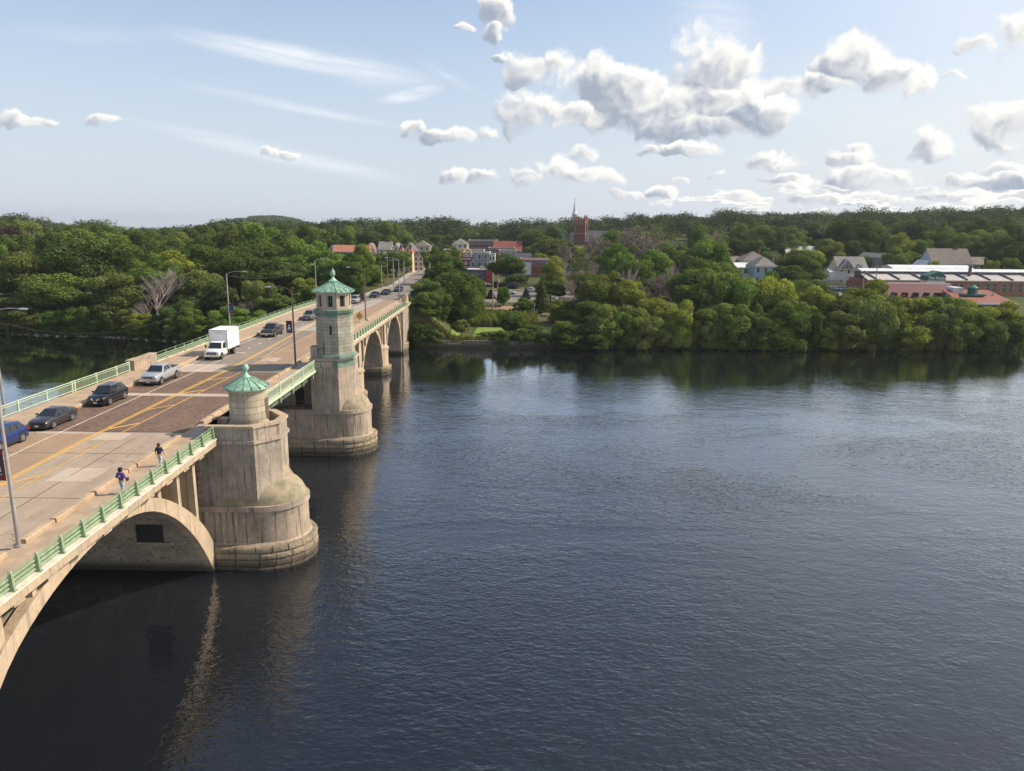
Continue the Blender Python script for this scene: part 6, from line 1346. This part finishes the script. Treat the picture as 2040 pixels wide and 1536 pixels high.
H_('brick_shop', 'low red brick shop with a strip of windows in front of the dark red roof', 1000, 494, 50, 360, 'brick', 'membrane', 'flat', 0, 10, 1, 5, cat='shop', win=(1.8, 1.5))
H_('beige_shops', 'long low cream row of shops behind the grey house', 925, 498, 78, 380, 'cream', 'membrane', 'flat', 0, 10, 1, 9, cat='shop', win=(1.3, 1.4))
H_('filling_station', 'small red brown roofed building at the head of the street', 880, 502, 22, 345, 'white', 'redroof', 'hip', 1.8, 8, 1, 3, cat='shop')
H_('tan_block', 'tan flat roofed block behind the dark round tree', 1012, 499, 34, 335, 'tan', 'membrane', 'flat', 0, 10, 2, 3, cat='building')
H_('grey_house', 'blue grey sided building with white framed windows behind the pole sign', 950, 503, 52, 300, 'grey', 'membrane', 'flat', 0, 11, 2, 4, cat='building', win=(1.0, 1.3))
H_('white_shop', 'small white and pink shop front at the right end of the grey building', 981, 507, 12, 296, 'white', 'membrane', 'flat', 0, 8, 2, 2, cat='shop')
H_('navy_roof_house', 'white house with a navy roof left of the brick commercial block', 1041, 504, 34, 330, 'white', 'navy', 'gable_x', 3.4, 9, 1, 3)
cb = H_('commercial_block', 'long brick commercial block with white panels behind the riverside trees', 1092, 517, 104, 292, 'brick', 'membrane', 'flat', 0, 12, 1, 8, cat='building', win=(1.2, 1.3))
for i, x in enumerate((-8.2, 1.0, 7.6)): MB().box(x - 1.9, x + 1.9, -6.12, -6.0, 1.0, top_z(1092, 517, 292) - cb.location.z - .8).build('white_panel', wm['white'], cb)
# drive-in restaurant with mansard roof
X, Y = at_d(949, 262); z = gz(X, Y) - .2; rs_ = empty('restaurant', (X, Y, z), 'low restaurant with dark mansard roof and red walls beneath the pole sign', 'restaurant')
MB().box(-4.6, 4.6, -4, 4, 0, 3.0).build('wall', wm['brick'], rs_); MB().prism([(-5, -4.4), (5, -4.4), (5, 4.4), (-5, 4.4)], 2.9, 4.9, [(-4.2, -3.6), (4.2, -3.6), (4.2, 3.6), (-4.2, 3.6)]).build('mansard_roof', wm['navy'], rs_)
MB().box(-4.3, 4.3, -3.7, 3.7, 4.902, 5.1).build('flat_roof', wm['membrane'], rs_); MB().box(1.2, 2.4, -1, .4, 5.1, 6.0).build('roof_unit', wm['tan'], rs_)
for x in (-3, 0, 3): window(rs_, x, -4.0, .9, 1.6, 1.4)
MB().box(3.4, 5.6, -4.6, -3.4, .0, 4.6).build('red_end', M('bright_red_panel', (.42, .04, .03), .5), rs_)
# pole sign with golden arches
X, Y = at_d(928, 255); z = gz(X, Y); ps = empty('pole_sign', (X, Y, z), 'tall red pole sign with yellow arches above the restaurant', 'sign'); TZ = lambda y_: top_z(928, y_, Y) - z
red_ = M('sign_red', (.20, .012, .018), .5); yel_ = M('sign_arch_yellow', (.80, .45, .06), .5); whi_ = M('sign_white', (.80, .78, .76), .6)
z1, z2, z3, z4 = TZ(496), TZ(512), TZ(519.5), TZ(533)
MB().box(-.18, .18, -.18, .18, 0, z4).build('post', red_, ps); MB().box(-2.05, 2.05, -.25, .25, z3, z2).build('name_panel', red_, ps); MB().box(-1.2, 1.2, -.22, .22, z4, z3).build('lower_panel', red_, ps)
m = MB(); hA = z1 - z2
for s in (-1, 1): m.path([(s * .95 + .93 * math.cos(t) * 1.0, -.05, z2 + hA * math.sin(t) ** .62) for t in np.linspace(.001, math.pi - .001, 15)], .17, 6)
m.build('arches', yel_, ps)
def text(txt, size, mat, par, loc, name='lettering', bold=.0, rz=0, shear=0):
    cu = bpy.data.curves.new(name, 'FONT'); cu.body = txt; cu.size = size; cu.align_x = 'CENTER'; cu.align_y = 'CENTER'; cu.extrude = .012; cu.offset = bold; cu.shear = shear
    o = bpy.data.objects.new(name, cu); COL.objects.link(o); dg = bpy.context.evaluated_depsgraph_get(); me = bpy.data.meshes.new_from_object(o.evaluated_get(dg)); bpy.data.objects.remove(o)
    me.materials.clear(); me.materials.append(mat); o = bpy.data.objects.new(name, me); COL.objects.link(o); o.parent = par; o.location = loc; o.rotation_euler = (R(90), 0, rz); return o
text("McDonald's", .72, whi_, ps, (0, -.28, (z2 + z3) / 2), bold=.02)
m = MB()
for i in range(11): t_ = math.pi * i / 10; m.box(.75 * math.cos(t_) - .05, .75 * math.cos(t_) + .05, -.26, -.225, (z3 + z4)/2 + .15 + .75 * math.sin(t_), (z3 + z4)/2 + .3 + .75 * math.sin(t_))
m.lathe([(.34, 0), (.34, .03)], 0, 0, k=14); 
m = m.build('lower_emblem', whi_, ps)
m = MB(); m.ring([(.42 * math.cos(t), .42 * math.sin(t)) for t in np.linspace(0, 6.28, 15)[:-1]], [(.22 * math.cos(t), .22 * math.sin(t)) for t in np.linspace(0, 6.28, 15)[:-1]], 0, .03); o = m.build('lower_emblem', whi_, ps); o.rotation_euler = (R(90), 0, 0); o.location = (0, -.225, (z3 + z4)/2 + .2)
m = MB()
for i in range(6): m.box(-.8 + i * .28, -.62 + i * .28, -.25, -.222, z4 + .2, z4 + .4)
m.build('worn_lettering', whi_, ps)
# brick church with pinnacled tower
D_ = 545; X, Y = at_d(1157, D_); z = gz(X, Y); ch = empty('church', (X, Y, z), 'red brick gothic church with a pinnacled square tower and long slate roof', 'church', rz=R(-16)); q_ = lambda y_: top_z(1157, y_, Y) - z
ht = q_(440); hb_ = q_(458); 
MB().box(-3.5, 3.5, -3.5, 3.5, 0, ht).build('tower_wall', wm['brick'], ch)
m = MB()
for sx in (-1, 1):
    for sy in (-1, 1):
        m.box(sx*3.55 - .75, sx*3.55 + .75, sy*3.55 - .75, sy*3.55 + .75, 0, ht - 1); 
m.build('corner_buttress', wm['brick'], ch)
for sx in (-1, 1):
    for sy in (-1, 1):
        MB().lathe([(.62, ht - 1), (.6, ht + 1.6), (.78, ht + 1.7), (.05, ht + 4.6)], sx*3.5, sy*3.5, k=8).build('pinnacle', wm['brick'], ch)
for i in range(8):
    a = [(0, -3.5), (3.5, 0), (0, 3.5), (-3.5, 0)][i % 4]
    if i < 4: MB().lathe([(.35, ht), (.35, ht + 1.0), (.45, ht + 1.1), (.04, ht + 3.2)], a[0], a[1], k=6).build('pinnacle', wm['brick'], ch)
m = MB()
for k in range(4):
    for j in range(5):
        u = -2.8 + 1.4 * j
        if abs(u) > .2 or True:
            if k % 2 == 0: y_ = -3.5 if k == 0 else 3.5; m.box(u - .35, u + .35, y_ - .15, y_ + .15, ht, ht + .9)
            else: x_ = 3.5 if k == 1 else -3.5; m.box(x_ - .15, x_ + .15, u - .35, u + .35, ht, ht + .9)
m.build('battlement', wm['brick'], ch)
for k, (nx_, ny_) in enumerate(((0, -1), (1, 0))):
    for u in (-1.7, 0, 1.7):
        window(ch, nx_ * 3.5 + (-ny_) * u, ny_ * 3.5 + nx_ * u, ht - 8.2, .75, 4.6, nx_, ny_, 'terra'); window(ch, nx_ * 3.5 + (-ny_) * u, ny_ * 3.5 + nx_ * u, ht - 2.4, .4, .8, nx_, ny_, 'frame')
m = MB(); m.box(-4.35, 4.35, -4.35, 4.35, ht - 9.0, ht - 8.6); m.box(-4.3, 4.3, -4.3, 4.3, ht - 1.2, ht - .95); m.build('string_course', wm['tan'], ch)
MB().box(3.6, 24, -5, 9, 0, q_(480)).build('nave_wall', wm['brick'], ch)
m = MB(); m.xprism([(-5.6, q_(481)), (2, q_(459)), (9.6, q_(481)), (9.6, q_(482)), (2, q_(460)), (-5.6, q_(482))], 3.7, 24.3); m.build('nave_roof', wm['slate'], ch)
# white steeple behind
D_ = 620; X, Y = at_d(1144.5, D_); z = gz(X, Y); sp = empty('steeple_church', (X, Y, z), 'slim white wooden church steeple behind the brick tower', 'church'); q_ = lambda y_: top_z(1144.5, y_, Y) - z
MB().box(-2.6, 2.6, -2.6, 2.6, 0, q_(447)).build('tower_wall', wm['white'], sp); MB().box(-2.1, 2.1, -2.1, 2.1, q_(447), q_(435)).build('belfry', wm['white'], sp)
MB().lathe([(1.7, q_(435)), (1.6, q_(426)), (1.9, q_(425.5)), (1.2, q_(423))], k=8).build('lantern', wm['white'], sp); MB().lathe([(1.15, q_(423)), (.16, q_(400)), (.06, q_(395))], k=8).build('spire', wm['white'], sp)
for z_, hh_ in ((q_(445), 3.0), (q_(433.5), 2.4)): window(sp, 0, -2.6 if hh_ > 2.5 else -1.68, z_, .8, hh_)
MB().box(-.5, .5, -.06, .06, q_(396.5), q_(396)).build('weathervane', wm['slate'], sp); sp.scale = (1.3, 1.3, 1)
MB().box(-6, 2.0, 2.6, 22, 0, q_(462)).build('nave_wall', wm['white'], sp)
# right bank houses
H_('gabled_house', 'white gable with dark roof glimpsed between the trees right of the church', 1342, 478, 22, 400, 'white', 'shingle', 'gable_y', 3.6, 9, 1, 1)
H_('hip_roof_house', 'large white house with dark mansard roof and dormer in the right centre', 1505, 501, 52, 285, 'white', 'brown', 'hip', 3.0, 10, 2, 4, chimney=1)
H_('hip_roof_house', 'pale blue house with a weathered hipped roof behind the tall riverside trees', 1524, 511, 44, 262, 'blue', 'shingle', 'hip', 3.0, 10, 2, 3)
H_('low_grey_house', 'low grey roofed house with brick chimneys left of the pale blue house', 1474, 510, 42, 290, 'beige', 'brown', 'gable_x', 2.4, 9, 1, 3, chimney=2)
H_('long_white_house', 'long low white annexe below the grey roofed houses', 1492, 523, 46, 268, 'white', 'metalroof', 'gable_x', 1.4, 8, 1, 4)
H_('pale_roof_house', 'pale roofed house half hidden behind a bare tree', 1600, 490, 66, 330, 'beige', 'membrane', 'gable_x', 3.0, 9, 1, 4)
yh = H_('yellow_house', 'yellow house with grey green roof and two white gabled dormers', 1698, 511, 56, 276, 'cream', 'shingle', 'gable_x', 4.0, 9, 2, 4)
YH = top_z(1698, 511, yh.location.y) - yh.location.z
for x, w2, hg in ((-2.3, 2.5, 3.2), (2.2, 1.0, 1.6)):
    m = MB(); zb_ = YH - 4.1; m.v = [(x - w2, -5.05, zb_), (x + w2, -5.05, zb_), (x, -5.05, zb_ + hg), (x - w2, -2, zb_), (x + w2, -2, zb_), (x, -1, zb_ + hg)]; m.f = [(0, 1, 2), (0, 2, 5, 3), (1, 4, 5, 2), (3, 5, 4), (0, 3, 4, 1)]; m.build('dormer', wm['shingle'], yh)
    m = MB(); a = Vector((x - w2 - .1, -5.08, zb_)); b_ = Vector((x, -5.08, zb_ + hg + .1)); c_ = Vector((x + w2 + .1, -5.08, zb_)); m.tube(a, b_, .16, .16, 4); m.tube(b_, c_, .16, .16, 4); m.build('barge_board', wm['frame'], yh)
    window(yh, x, -5.05, zb_ + .2, w2 * .35, hg * .42)
H_('porch', 'low lean-to wing on the left of the yellow house', 1668, 534, 22, 274, 'beige', 'membrane', 'gable_x', 1.2, 6, 1, 2, cat='outbuilding')
H_('gambrel_house', 'yellow barn roofed house with two gable windows right of the yellow dormered house', 1756, 504, 32, 300, 'yellow', 'shingle', 'gambrel', 5.0, 13, 1, 2, rz=28)
H_('orange_roof_house', 'house with an orange tiled hipped roof behind the small round tree', 1796, 493, 48, 345, 'beige', 'terra', 'hip', 3.6, 12, 2, 3)
H_('grey_gable_house', 'pale grey gable behind the orange roofed house', 1795, 484, 36, 380, 'white', 'shingle', 'gable_y', 4, 10, 1, 1)
H_('big_grey_house', 'large pale grey house with a broad dark shingle roof above the mill', 1893, 495, 76, 300, 'blue', 'brown', 'gable_x', 5.6, 11, 2, 6, chimney=1)
H_('lean_to', 'low pale wing on the left side of the large grey house', 1850, 518, 24, 298, 'white', 'metalroof', 'gable_y', 2.6, 8, 1, 2, cat='outbuilding')
H_('beige_house', 'beige hip roofed house under the tall pines at the far right', 2020, 508, 56, 300, 'beige', 'brown', 'hip', 2.8, 10, 2, 4)
H_('beige_house', 'cream house between pine trunks above the mill roof', 1962, 512, 50, 305, 'cream', 'brown', 'gable_x', 2.6, 9, 2, 4)
H_('long_shed', 'long low blue grey shed with a flat metal roof behind the mill', 1858, 528, 152, 268, 'blue', 'metalroof', 'gable_x', .9, 9, 1, 0, cat='shed', side=False)
# brick mill with roof monitor
X, Y = at_d(1915, 243); z = gz(X, Y) - .3; ml = empty('mill', (X, Y, z), 'long brick mill with pale sloping roof and raised ventilation monitor', 'building'); q_ = lambda y_: top_z(1915, y_, Y) - z; wl, wr_ = -27.0, 29.0
hW = q_(559); MB().box(wl, wr_, 0, 16, 0, hW).build('wall', wm['obrick'], ml)
m = MB(); m.xprism([(-.5, hW), (5.5, hW + 1.7), (5.5, hW + 1.55), (-.5, hW - .2)], wl - .3, wr_ + .3).build('lower_roof', wm['membrane'], ml)
MB().box(wl, wr_, 5.4, 10.5, hW, hW + 2.5).build('monitor_wall', wm['slate'], ml); MB().xprism([(5.0, hW + 2.5), (8, hW + 3.2), (11, hW + 2.5), (11, hW + 2.35), (5.0, hW + 2.35)], wl - .2, wr_ + .2).build('monitor_roof', wm['metalroof'], ml)
for i in range(8): x = wl + 2.5 + i * 7.2; MB().hexa([(x, -.2, hW + .02), (x + .25, -.2, hW + .02), (x - .9, 5.3, hW + 1.7), (x - 1.15, 5.3, hW + 1.7), (x, -.2, hW + .5), (x + .25, -.2, hW + .5), (x - .9, 5.3, hW + 2.2), (x - 1.15, 5.3, hW + 2.2)]).build('roof_rib', wm['slate'], ml)
for i in range(14): x = -7.5 + i * 2.6 + (.5 if i % 2 else 0); window(ml, x, 0, hW - 3.4, 1.25, 2.5, 0, -1, 'tan')
for i in range(10): window(ml, 4 + i * 2.6, 0, hW - 7.4, 1.25, 2.4, 0, -1, 'tan')
MB().lathe([(.55, hW + .5), (.5, hW + 4.2), (.65, hW + 4.3), (.6, hW + 4.5)], 7.2, 4.0, k=8).build('chimney', wm['slate'], ml)
m = MB().box(wl, wr_, -.62, -.5, hW - .35, hW + .05).build('gutter', wm['tan'], ml)
# green rooftop sign cupola
X, Y = at_d(1873, 232); z = gz(X, Y); cs = empty('rooftop_sign', (X, Y, z), 'dark green rooftop cupola with a gabled top and white script lettering', 'sign'); q_ = lambda y_: top_z(1873, y_, Y) - z; za, zb_, zc_ = q_(558), q_(549), q_(539.5)
MB().box(-2.7, 2.7, -2, 2, 0, za).build('base', wm['white'], cs); MB().box(-2.8, 2.8, -2.1, 2.1, za + .01, zb_).build('sign_board', wm['gdark'], cs)
m = MB(); m.v = [(-2.9, -2.2, zb_), (2.9, -2.2, zb_ - .2), (2.9, 2.2, zb_ - .2), (-2.9, 2.2, zb_), (.6, -2.2, zc_), (.6, 2.2, zc_)]; m.f = [(0, 1, 4), (1, 2, 5, 4), (2, 3, 5), (3, 0, 4, 5), (3, 2, 1, 0)]; m.build('roof', wm['gdark'], cs)
text("The Roma", 1.25, whi_, cs, (0, -2.13, (za + zb_) / 2 + .05), shear=.3, bold=.01)
# red tiled building with white walls
X, Y = at_d(1852, 207); z = gz(X, Y) - .3; rt_ = empty('red_tiled_building', (X, Y, z), 'white walled building with a long dark red sloping tiled roof by the river trees', 'building'); q_ = lambda y_: top_z(1852, y_, Y) - z
hE = q_(588); hR = q_(568); w2 = 9.0; MB().box(-w2, w2, -1, 9, 0, hE).build('wall', wm['white'], rt_)
tile = bpy.data.materials.new('red_roof_tiles'); tile.use_nodes = True; t = NT(tile.node_tree); b = t.n['Principled BSDF']; b.inputs['Roughness'].default_value = .7; ob = t.new('ShaderNodeTexCoord').outputs['Object']; Xs = t.sep(ob)
ln_ = t.ss(t.m('FRACT', t.m('MULTIPLY', Xs[2], 2.2)), 0, .12); t.link(t.mix(ln_, (.20, .075, .07), t.mix(t.noise(ob, 1.5, 3), (.10, .020, .024), (.15, .032, .034))), b.inputs['Base Color'])
MB().xprism([(-1.6, hE - .4), (2.2, hR), (9.2, hR + .1), (9.2, hR - .2), (2.2, hR - .3), (-1.6, hE - .7)], -w2 - .3, w2 + .3).build('roof', tile, rt_)
MB().box(-w2 - .1, w2 + .1, 2.3, 2.6, hR + .02, hR + .3).build('ridge_cap', wm['frame'], rt_)
for i in range(6): MB().box(-w2 + 1 + i * 2.9, -w2 + 2.0 + i * 2.9, -1.5, .0, hE - .5, hE + .75).build('roof_window', wm['win'], rt_)
for i in range(5): window(rt_, -w2 + 1.5 + i * 3.3, -1.0, hE - 2.4, 1.0, 1.5)
X, Y = at_d(1919, 205); o = MB(); hx = top_z(1919, 572, Y) - gz(X, Y); o.box(-1.3, 1.3, -2, 2, 0, hx); tag(o.build('white_link_block', wm['metalroof'], loc=(X, Y, gz(X, Y))), 'pale flat wall between the red tiled roof and the low red roof', 'building')
# low red roof with green cupola
X, Y = at_d(1985, 197); z = gz(X, Y) - .3; lr_ = empty('low_red_building', (X, Y, z), 'low building with a flat pitched brick red roof and a small green cupola', 'building'); q_ = lambda y_: top_z(1985, y_, Y) - z
hE = q_(602); hR = q_(583); MB().box(-7, 7, -1, 10, 0, hE - .3).build('wall', wm['dbrick'], lr_); m = MB(); m.v = [(-7.3, -1.6, hE), (7.3, -1.6, hE), (5.2, 8, hR), (-7.0, 8, hR), (-7.3, -1.6, hE - .3), (7.3, -1.6, hE - .3), (5.2, 8, hR - .3), (-7, 8, hR - .3)]; m.f = [(0, 1, 2, 3), (4, 7, 6, 5), (0, 4, 5, 1), (1, 5, 6, 2), (2, 6, 7, 3), (3, 7, 4, 0)]; m.build('roof', WM('brick_red_roof', (.23, .085, .06)), lr_)
MB().box(-7.3, 7.3, -2.2, -1.62, hE - .5, hE - .05).build('gutter_strip', wm['metalroof'], lr_)
MB().prism([(-4.6, 2.4), (1.6, 2.4), (1.2, 5.2), (-4.2, 5.2)], hE + 1.35, hE + 1.75).build('cupola_skirt', wm['gdark'], lr_); MB().lathe([(1.2, hE + 1.7), (1.2, hE + 3.3), (1.4, hE + 3.35), (.05, hE + 4.2)], -1.2, 4, k=8).build('cupola', wm['gdark'], lr_)
MB().tube((4.4, 4, hE + .8), (4.4, 4, hE + 2.0), .25, .2, 8).build('roof_vent', wm['membrane'], lr_)
# white fence and yard behind
X0, Y0 = at_d(1648, 258); X1, Y1 = at_d(1752, 256); m = MB(); zf = top_z(1700, 545, 257)
m.hexa([(X0, Y0, zf - 2.2), (X1, Y1, zf - 2.2), (X1, Y1 + .1, zf - 2.2), (X0, Y0 + .1, zf - 2.2), (X0, Y0, zf), (X1, Y1, zf), (X1, Y1 + .1, zf), (X0, Y0 + .1, zf)])
tag(m.build('white_fence', wm['white']), 'long white board fence in front of the yellow dormered house', 'fence')
X0, Y0 = at_d(1640, 236); X1, Y1 = at_d(1760, 236); drape('yard', 'rd_town', [(X0, 238), (X1, 238), (X1 + 3, 257), (X0 + 2, 257)], .1, 'grey parking yard in front of the white fence')
for i, (x, c_, lab) in enumerate(((1662, (.10, .12, .14), 'dark grey car parked first along the white fence'), (1677, (.50, .50, .48), 'silver car parked second along the white fence'), (1691, (.20, .24, .28), 'blue grey car parked third along the white fence'), (1718, (.55, .55, .55), 'white car parked alone along the white fence'))):
    X, Y = at_d(x, 252); zc = top_z(x, 553.5, Y); X_, Y_ = X, Y
    zc = max(gz(X, Y) + .1, gz(X, Y) + .1); car('parked_car', lab, 'car', c_, (X, Y, zc), SED, rz=R(62), group='cars parked along the white fence', plate=False)
for x, D_, c_, lab, sp_ in ((1022, 252, (.02, .02, .025), 'black car parked under the round dark tree in the car park', SUV), (1015, 236, (.62, .62, .60), 'white car in the car park behind the slim bright tree', SED), (966, 254, (.45, .47, .5), 'silver car at the left edge of the car park', SED), (1062, 244, (.55, .55, .54), 'white car at the right edge of the car park near the conifer', SED)):
    X, Y = at_d(x, D_); car('parked_car', lab, 'car', c_, (X, Y, gz(X, Y) + .1), sp_, rz=R(75), plate=False)
for x, D_, c_, lab in ((896, 372, (.70, .70, .68), 'white van on the far street before the shops'), (877, 350, (.60, .60, .60), 'white car waiting on the far street'),):
    Y = D_; car('street_car', lab, 'car', c_, (streetX(Y) + (2 if x > 880 else -2), Y, gz(streetX(Y), Y) + .45), SUV, rz=R(5), plate=False)
# ------------------------------------------------------------------ utility poles and wires
tops = {}
def upole(key, x, ytop, D_, label, arm=True, arms=1, grp='utility poles'):
    X, Y = at_d(x, D_); z = gz(X, Y); h = top_z(x, ytop, Y) - z; r = empty('utility_pole', (X, Y, z), label, 'utility pole', grp)
    MB().tube((0, 0, -.3), (0, 0, h), .17, .11, 10).build('pole', mt['wood'], r, smooth=True)
    if arm:
        for k in range(arms): MB().box(-1.2, 1.2, -.06, .06, h - .7 - k * 1.1, h - .55 - k * 1.1).build('crossarm', mt['wood'], r)
        m = MB()
        for k in (-1.1, -.5, .5, 1.1): m.tube((k, 0, h - .55), (k, 0, h - .35), .05, .04, 5)
        m.build('insulators', wm['membrane'], r)
    if key in ('b', 'e'): MB().tube((.32, -.05, h - 2.6), (.32, -.05, h - 1.7), .22, .22, 8).build('transformer', mt['lamphead'], r)
    tops[key] = (X, Y, z + h); return r
upole('a', 982, 543, 199, 'tall pale wooden pole standing in the reeds behind the lawn', arm=False)
upole('b', 992, 545, 216, 'second pole with transformer just right of the pole in the reeds')
upole('c', 1213, 530, 244, 'pole rising between the riverside trees right of the brick block')
upole('d', 1301, 527, 232, 'pole with crossarm standing above the middle of the riverside trees')
upole('e', 1129, 481, 320, 'pole with wide crossarm above the bare trees left of the church')
upole('f', 757, 527, 206, 'pole at the left pavement just beyond the bridge end')
upole('g', 781, 514, 216, 'tallest wooden pole left of the street beyond the bridge')
upole('h', 803, 517, 226, 'slim pole between the tall wooden pole and the far right bridge lamp', arm=False)
upole('i', 833, 497, 285, 'pole on the left of the street beside the tan porch house')
upole('j', 856, 487, 330, 'pole beside the far street below the filling station')
upole('k', 862, 485, 345, 'pole paired behind another beside the far street')
upole('l', 904, 478, 370, 'pole right of the far street before the cream shops')
upole('m', 934, 478, 400, 'pole in front of the long brick apartment block')
upole('n', 1758, 528, 236, 'pole at the left end of the mill roof')
upole('o', 1733, 538, 232, 'second pole at the left of the mill beside the white fence')
upole('p', 970, 503, 290, 'white pole in front of the right end of the grey building', arm=False)
upole('q', 1547, 505, 262, 'pole with crossarm beside the pale blue house')
def wire(a, b_, sag=.8, dz=0, name='power_cable', lab='thin overhead cable strung between utility poles'):
    a = Vector(a) + Vector((0, 0, -.4 + dz)); b_ = Vector(b_) + Vector((0, 0, -.4 + dz)); rad = .007 if 'slack' in lab else .016
    pts = [a.lerp(b_, t_) - Vector((0, 0, sag * 4 * t_ * (1 - t_))) for t_ in np.linspace(0, 1, 10)]
    o = MB().path(pts, rad, 4).build(name, mt['wire']); return tag(o, lab, 'cable', 'overhead cables')
right_end = (135, 205, 15.5)
for a, b_ in (('a', 'd'), ('b', 'c'), ('c', 'd'), ('f', 'g'), ('g', 'i'), ('i', 'j'), ('j', 'l'), ('l', 'm'), ('e', 'p')): wire(tops[a], tops[b_]); 
for dz in (0, -.6): wire(tops['d'], tops['o'], 1.2, dz); wire(tops['b'], tops['d'], 1.0, dz)
for dz in (-.5, -1.0): wire((48, 186, 14.3), right_end, 1.0, dz)
wire((-46.15, 118.5, zd(118) + 9.4), (-46.1, 65, zd(65) + 8.9), 4.2, lab='slack cable hanging from the left bridge lamp towards the viewer'); wire((-46.1, 118.5, zd(118) + 9.4), (-45.2, 167, zd(167) + 9.2), 1.6, lab='cable between the two far left bridge lamps')
# blue post, path lamp, picnic table by the riverside path
X, Y = at_d(1067, 200); z = gz(X, Y); bp = empty('blue_post', (X, Y, z), 'slim bright blue post beside the riverside path', 'post'); MB().tube((0, 0, 0), (0, 0, 2.6), .14, .14, 8).build('shaft', M('bright_blue', (.03, .16, .45), .5), bp); MB().lathe([(.16, 2.6), (.2, 2.7), (.1, 2.95), (.02, 3.0)], k=10).build('cap', wm['frame'], bp)
X, Y = at_d(1112, 196); z = gz(X, Y); lp = empty('path_lamp', (X, Y, z), 'dark path lamp with white globe among the riverside bushes', 'lamp'); MB().tube((0, 0, 0), (0, 0, 5.2), .07, .05, 8).build('post', mt['black'], lp); MB().lathe([(.05, 5.2), (.24, 5.35), (.28, 5.55), (.2, 5.75), (.02, 5.85)], k=12).build('globe', wm['frame'], lp, smooth=True)
X, Y = at_d(1090, 200); z = gz(X, Y); pt = empty('picnic_table', (X, Y, z), 'grey picnic table on the riverside path', 'table'); MB().box(-.9, .9, -.4, .4, .70, .76).build('table_top', mt['wood'], pt)
for s in (-1, 1): MB().box(-.9, .9, s*.75 - .13, s*.75 + .13, .42, .47).build('bench', mt['wood'], pt); m = MB(); m.tube((s*.6, -.8, 0), (s*.6, -.25, .72), .05, .05, 4); m.tube((s*.6, .8, 0), (s*.6, .25, .72), .05, .05, 4); m.build('leg', mt['wood'], pt)
# iron riverside fence on the lawn edge
m = MB(); x = -16.0
fr = empty('lawn_fence', (-10, 173, 0), 'low dark rail fence along the river edge of the lawn', 'fence'); fr.matrix_world = Matrix.Identity(4)
for i in range(9): X = -17 + i * 1.8; m.tube((X, shoreY(X) + 3.2, gz(X, shoreY(X) + 3.2) - .1), (X, shoreY(X) + 3.2, gz(X, shoreY(X) + 3.2) + 1.0), .04, .04, 5)
m.build('fence_post', mt['black'], fr)
for zz in (.5, .95): MB().path([(X, shoreY(X) + 3.2, gz(X, shoreY(X) + 3.2) + zz) for X in np.arange(-17, -2.3, 1.8)], .03, 5).build('fence_rail', mt['black'], fr)

# ------------------------------------------------------------------ labels of the trees: what they look like and what they stand beside
NOUN = {'crown': 'tree', 'bush': 'bushy tree', 'conifer': 'conifer', 'dead': 'bare dead tree', 'sparse': 'half bare tree'}
ORD = ['first', 'second', 'third', 'fourth', 'fifth', 'sixth', 'seventh', 'eighth', 'ninth', 'tenth', 'eleventh', 'twelfth', 'thirteenth', 'fourteenth', 'fifteenth', 'sixteenth', 'seventeenth', 'eighteenth', 'nineteenth', 'twentieth']
MARKS = [(0, 'at the left edge of the view'), (150, 'above the nearest dark sedans'), (290, 'behind the stone parapet block'), (390, 'left of the white truck'), (470, 'above the white truck'), (560, 'left of the tall tower'), (650, 'behind the tall tower roof'), (740, 'left of the street poles'), (840, 'beside the far street'), (890, 'at the right end of the bridge'),
         (960, 'left of the reed pole'), (1020, 'right of the reed pole'), (1090, 'near the brick commercial block'), (1150, 'near the brick church tower'), (1220, 'right of the church roof'), (1300, 'around the middle riverside pole'), (1390, 'left of the pale blue house'), (1480, 'below the white hip roofed houses'), (1560, 'right of the pale blue house'),
         (1640, 'left of the yellow dormered house'), (1710, 'near the yellow dormered house'), (1780, 'near the orange roofed house'), (1850, 'near the red tiled building'), (1930, 'right of the large grey house'), (2010, 'at the right edge of the view')]
def mark(x): return min(MARKS, key=lambda q_: abs(q_[0] - x))[1]
def depth(Y): return 'at the waterside' if Y < 182 else 'behind the waterside' if Y < 200 else 'mid bank' if Y < 245 else 'on rising ground' if Y < 300 else 'up the slope' if Y < 365 else 'below the skyline'
def size(t): return 'tall' if t['h'] > 15.5 else 'small' if t['h'] < 7.5 else 'mid height'
from collections import defaultdict
GR = defaultdict(list)
for t_ in TREES: GR[(KINDN[t_['kind']], NOUN[t_['shape']], size(t_), depth(t_['Y']), mark(t_['x']))].append(t_)
for k_, L_ in GR.items():
    L_.sort(key=lambda q_: q_['x'])
    for i, t_ in enumerate(L_):
        a = '%s %s %s %s, %s' % (k_[2], k_[0], k_[1], k_[3], k_[4]) if len(L_) == 1 else '%s-from-left %s %s %s %s, %s' % (ORD[min(i, 19)], k_[2], k_[0], k_[1], k_[3], k_[4])
        if t_['kind'] == 'grey' and t_['shape'] in ('dead', 'sparse'): a = a.replace('grey half bare half bare', 'grey half bare').replace('grey half bare bare dead', 'grey bare dead')
        if len(a.split()) > 16: a = a.replace(' ' + k_[3], '')
        t_['o']['label'] = a; t_['o']['group'] = 'trees on the far banks'

# ------------------------------------------------------------------ air
hz_m = bpy.data.materials.new('haze_air'); hz_m.use_nodes = True; t = NT(hz_m.node_tree); t.n.clear()
pv = t.new('ShaderNodeVolumePrincipled'); pv.inputs['Density'].default_value = .00010; pv.inputs['Color'].default_value = (.86, .92, 1, 1); pv.inputs['Anisotropy'].default_value = .2
t.link(pv.outputs[0], t.new('ShaderNodeOutputMaterial').inputs['Volume'])
o = MB().box(-9200, 9200, -250, 11200, -460, 75).build('haze', hz_m); tag(o, 'thin summer haze filling the air over river and town', kind='stuff')
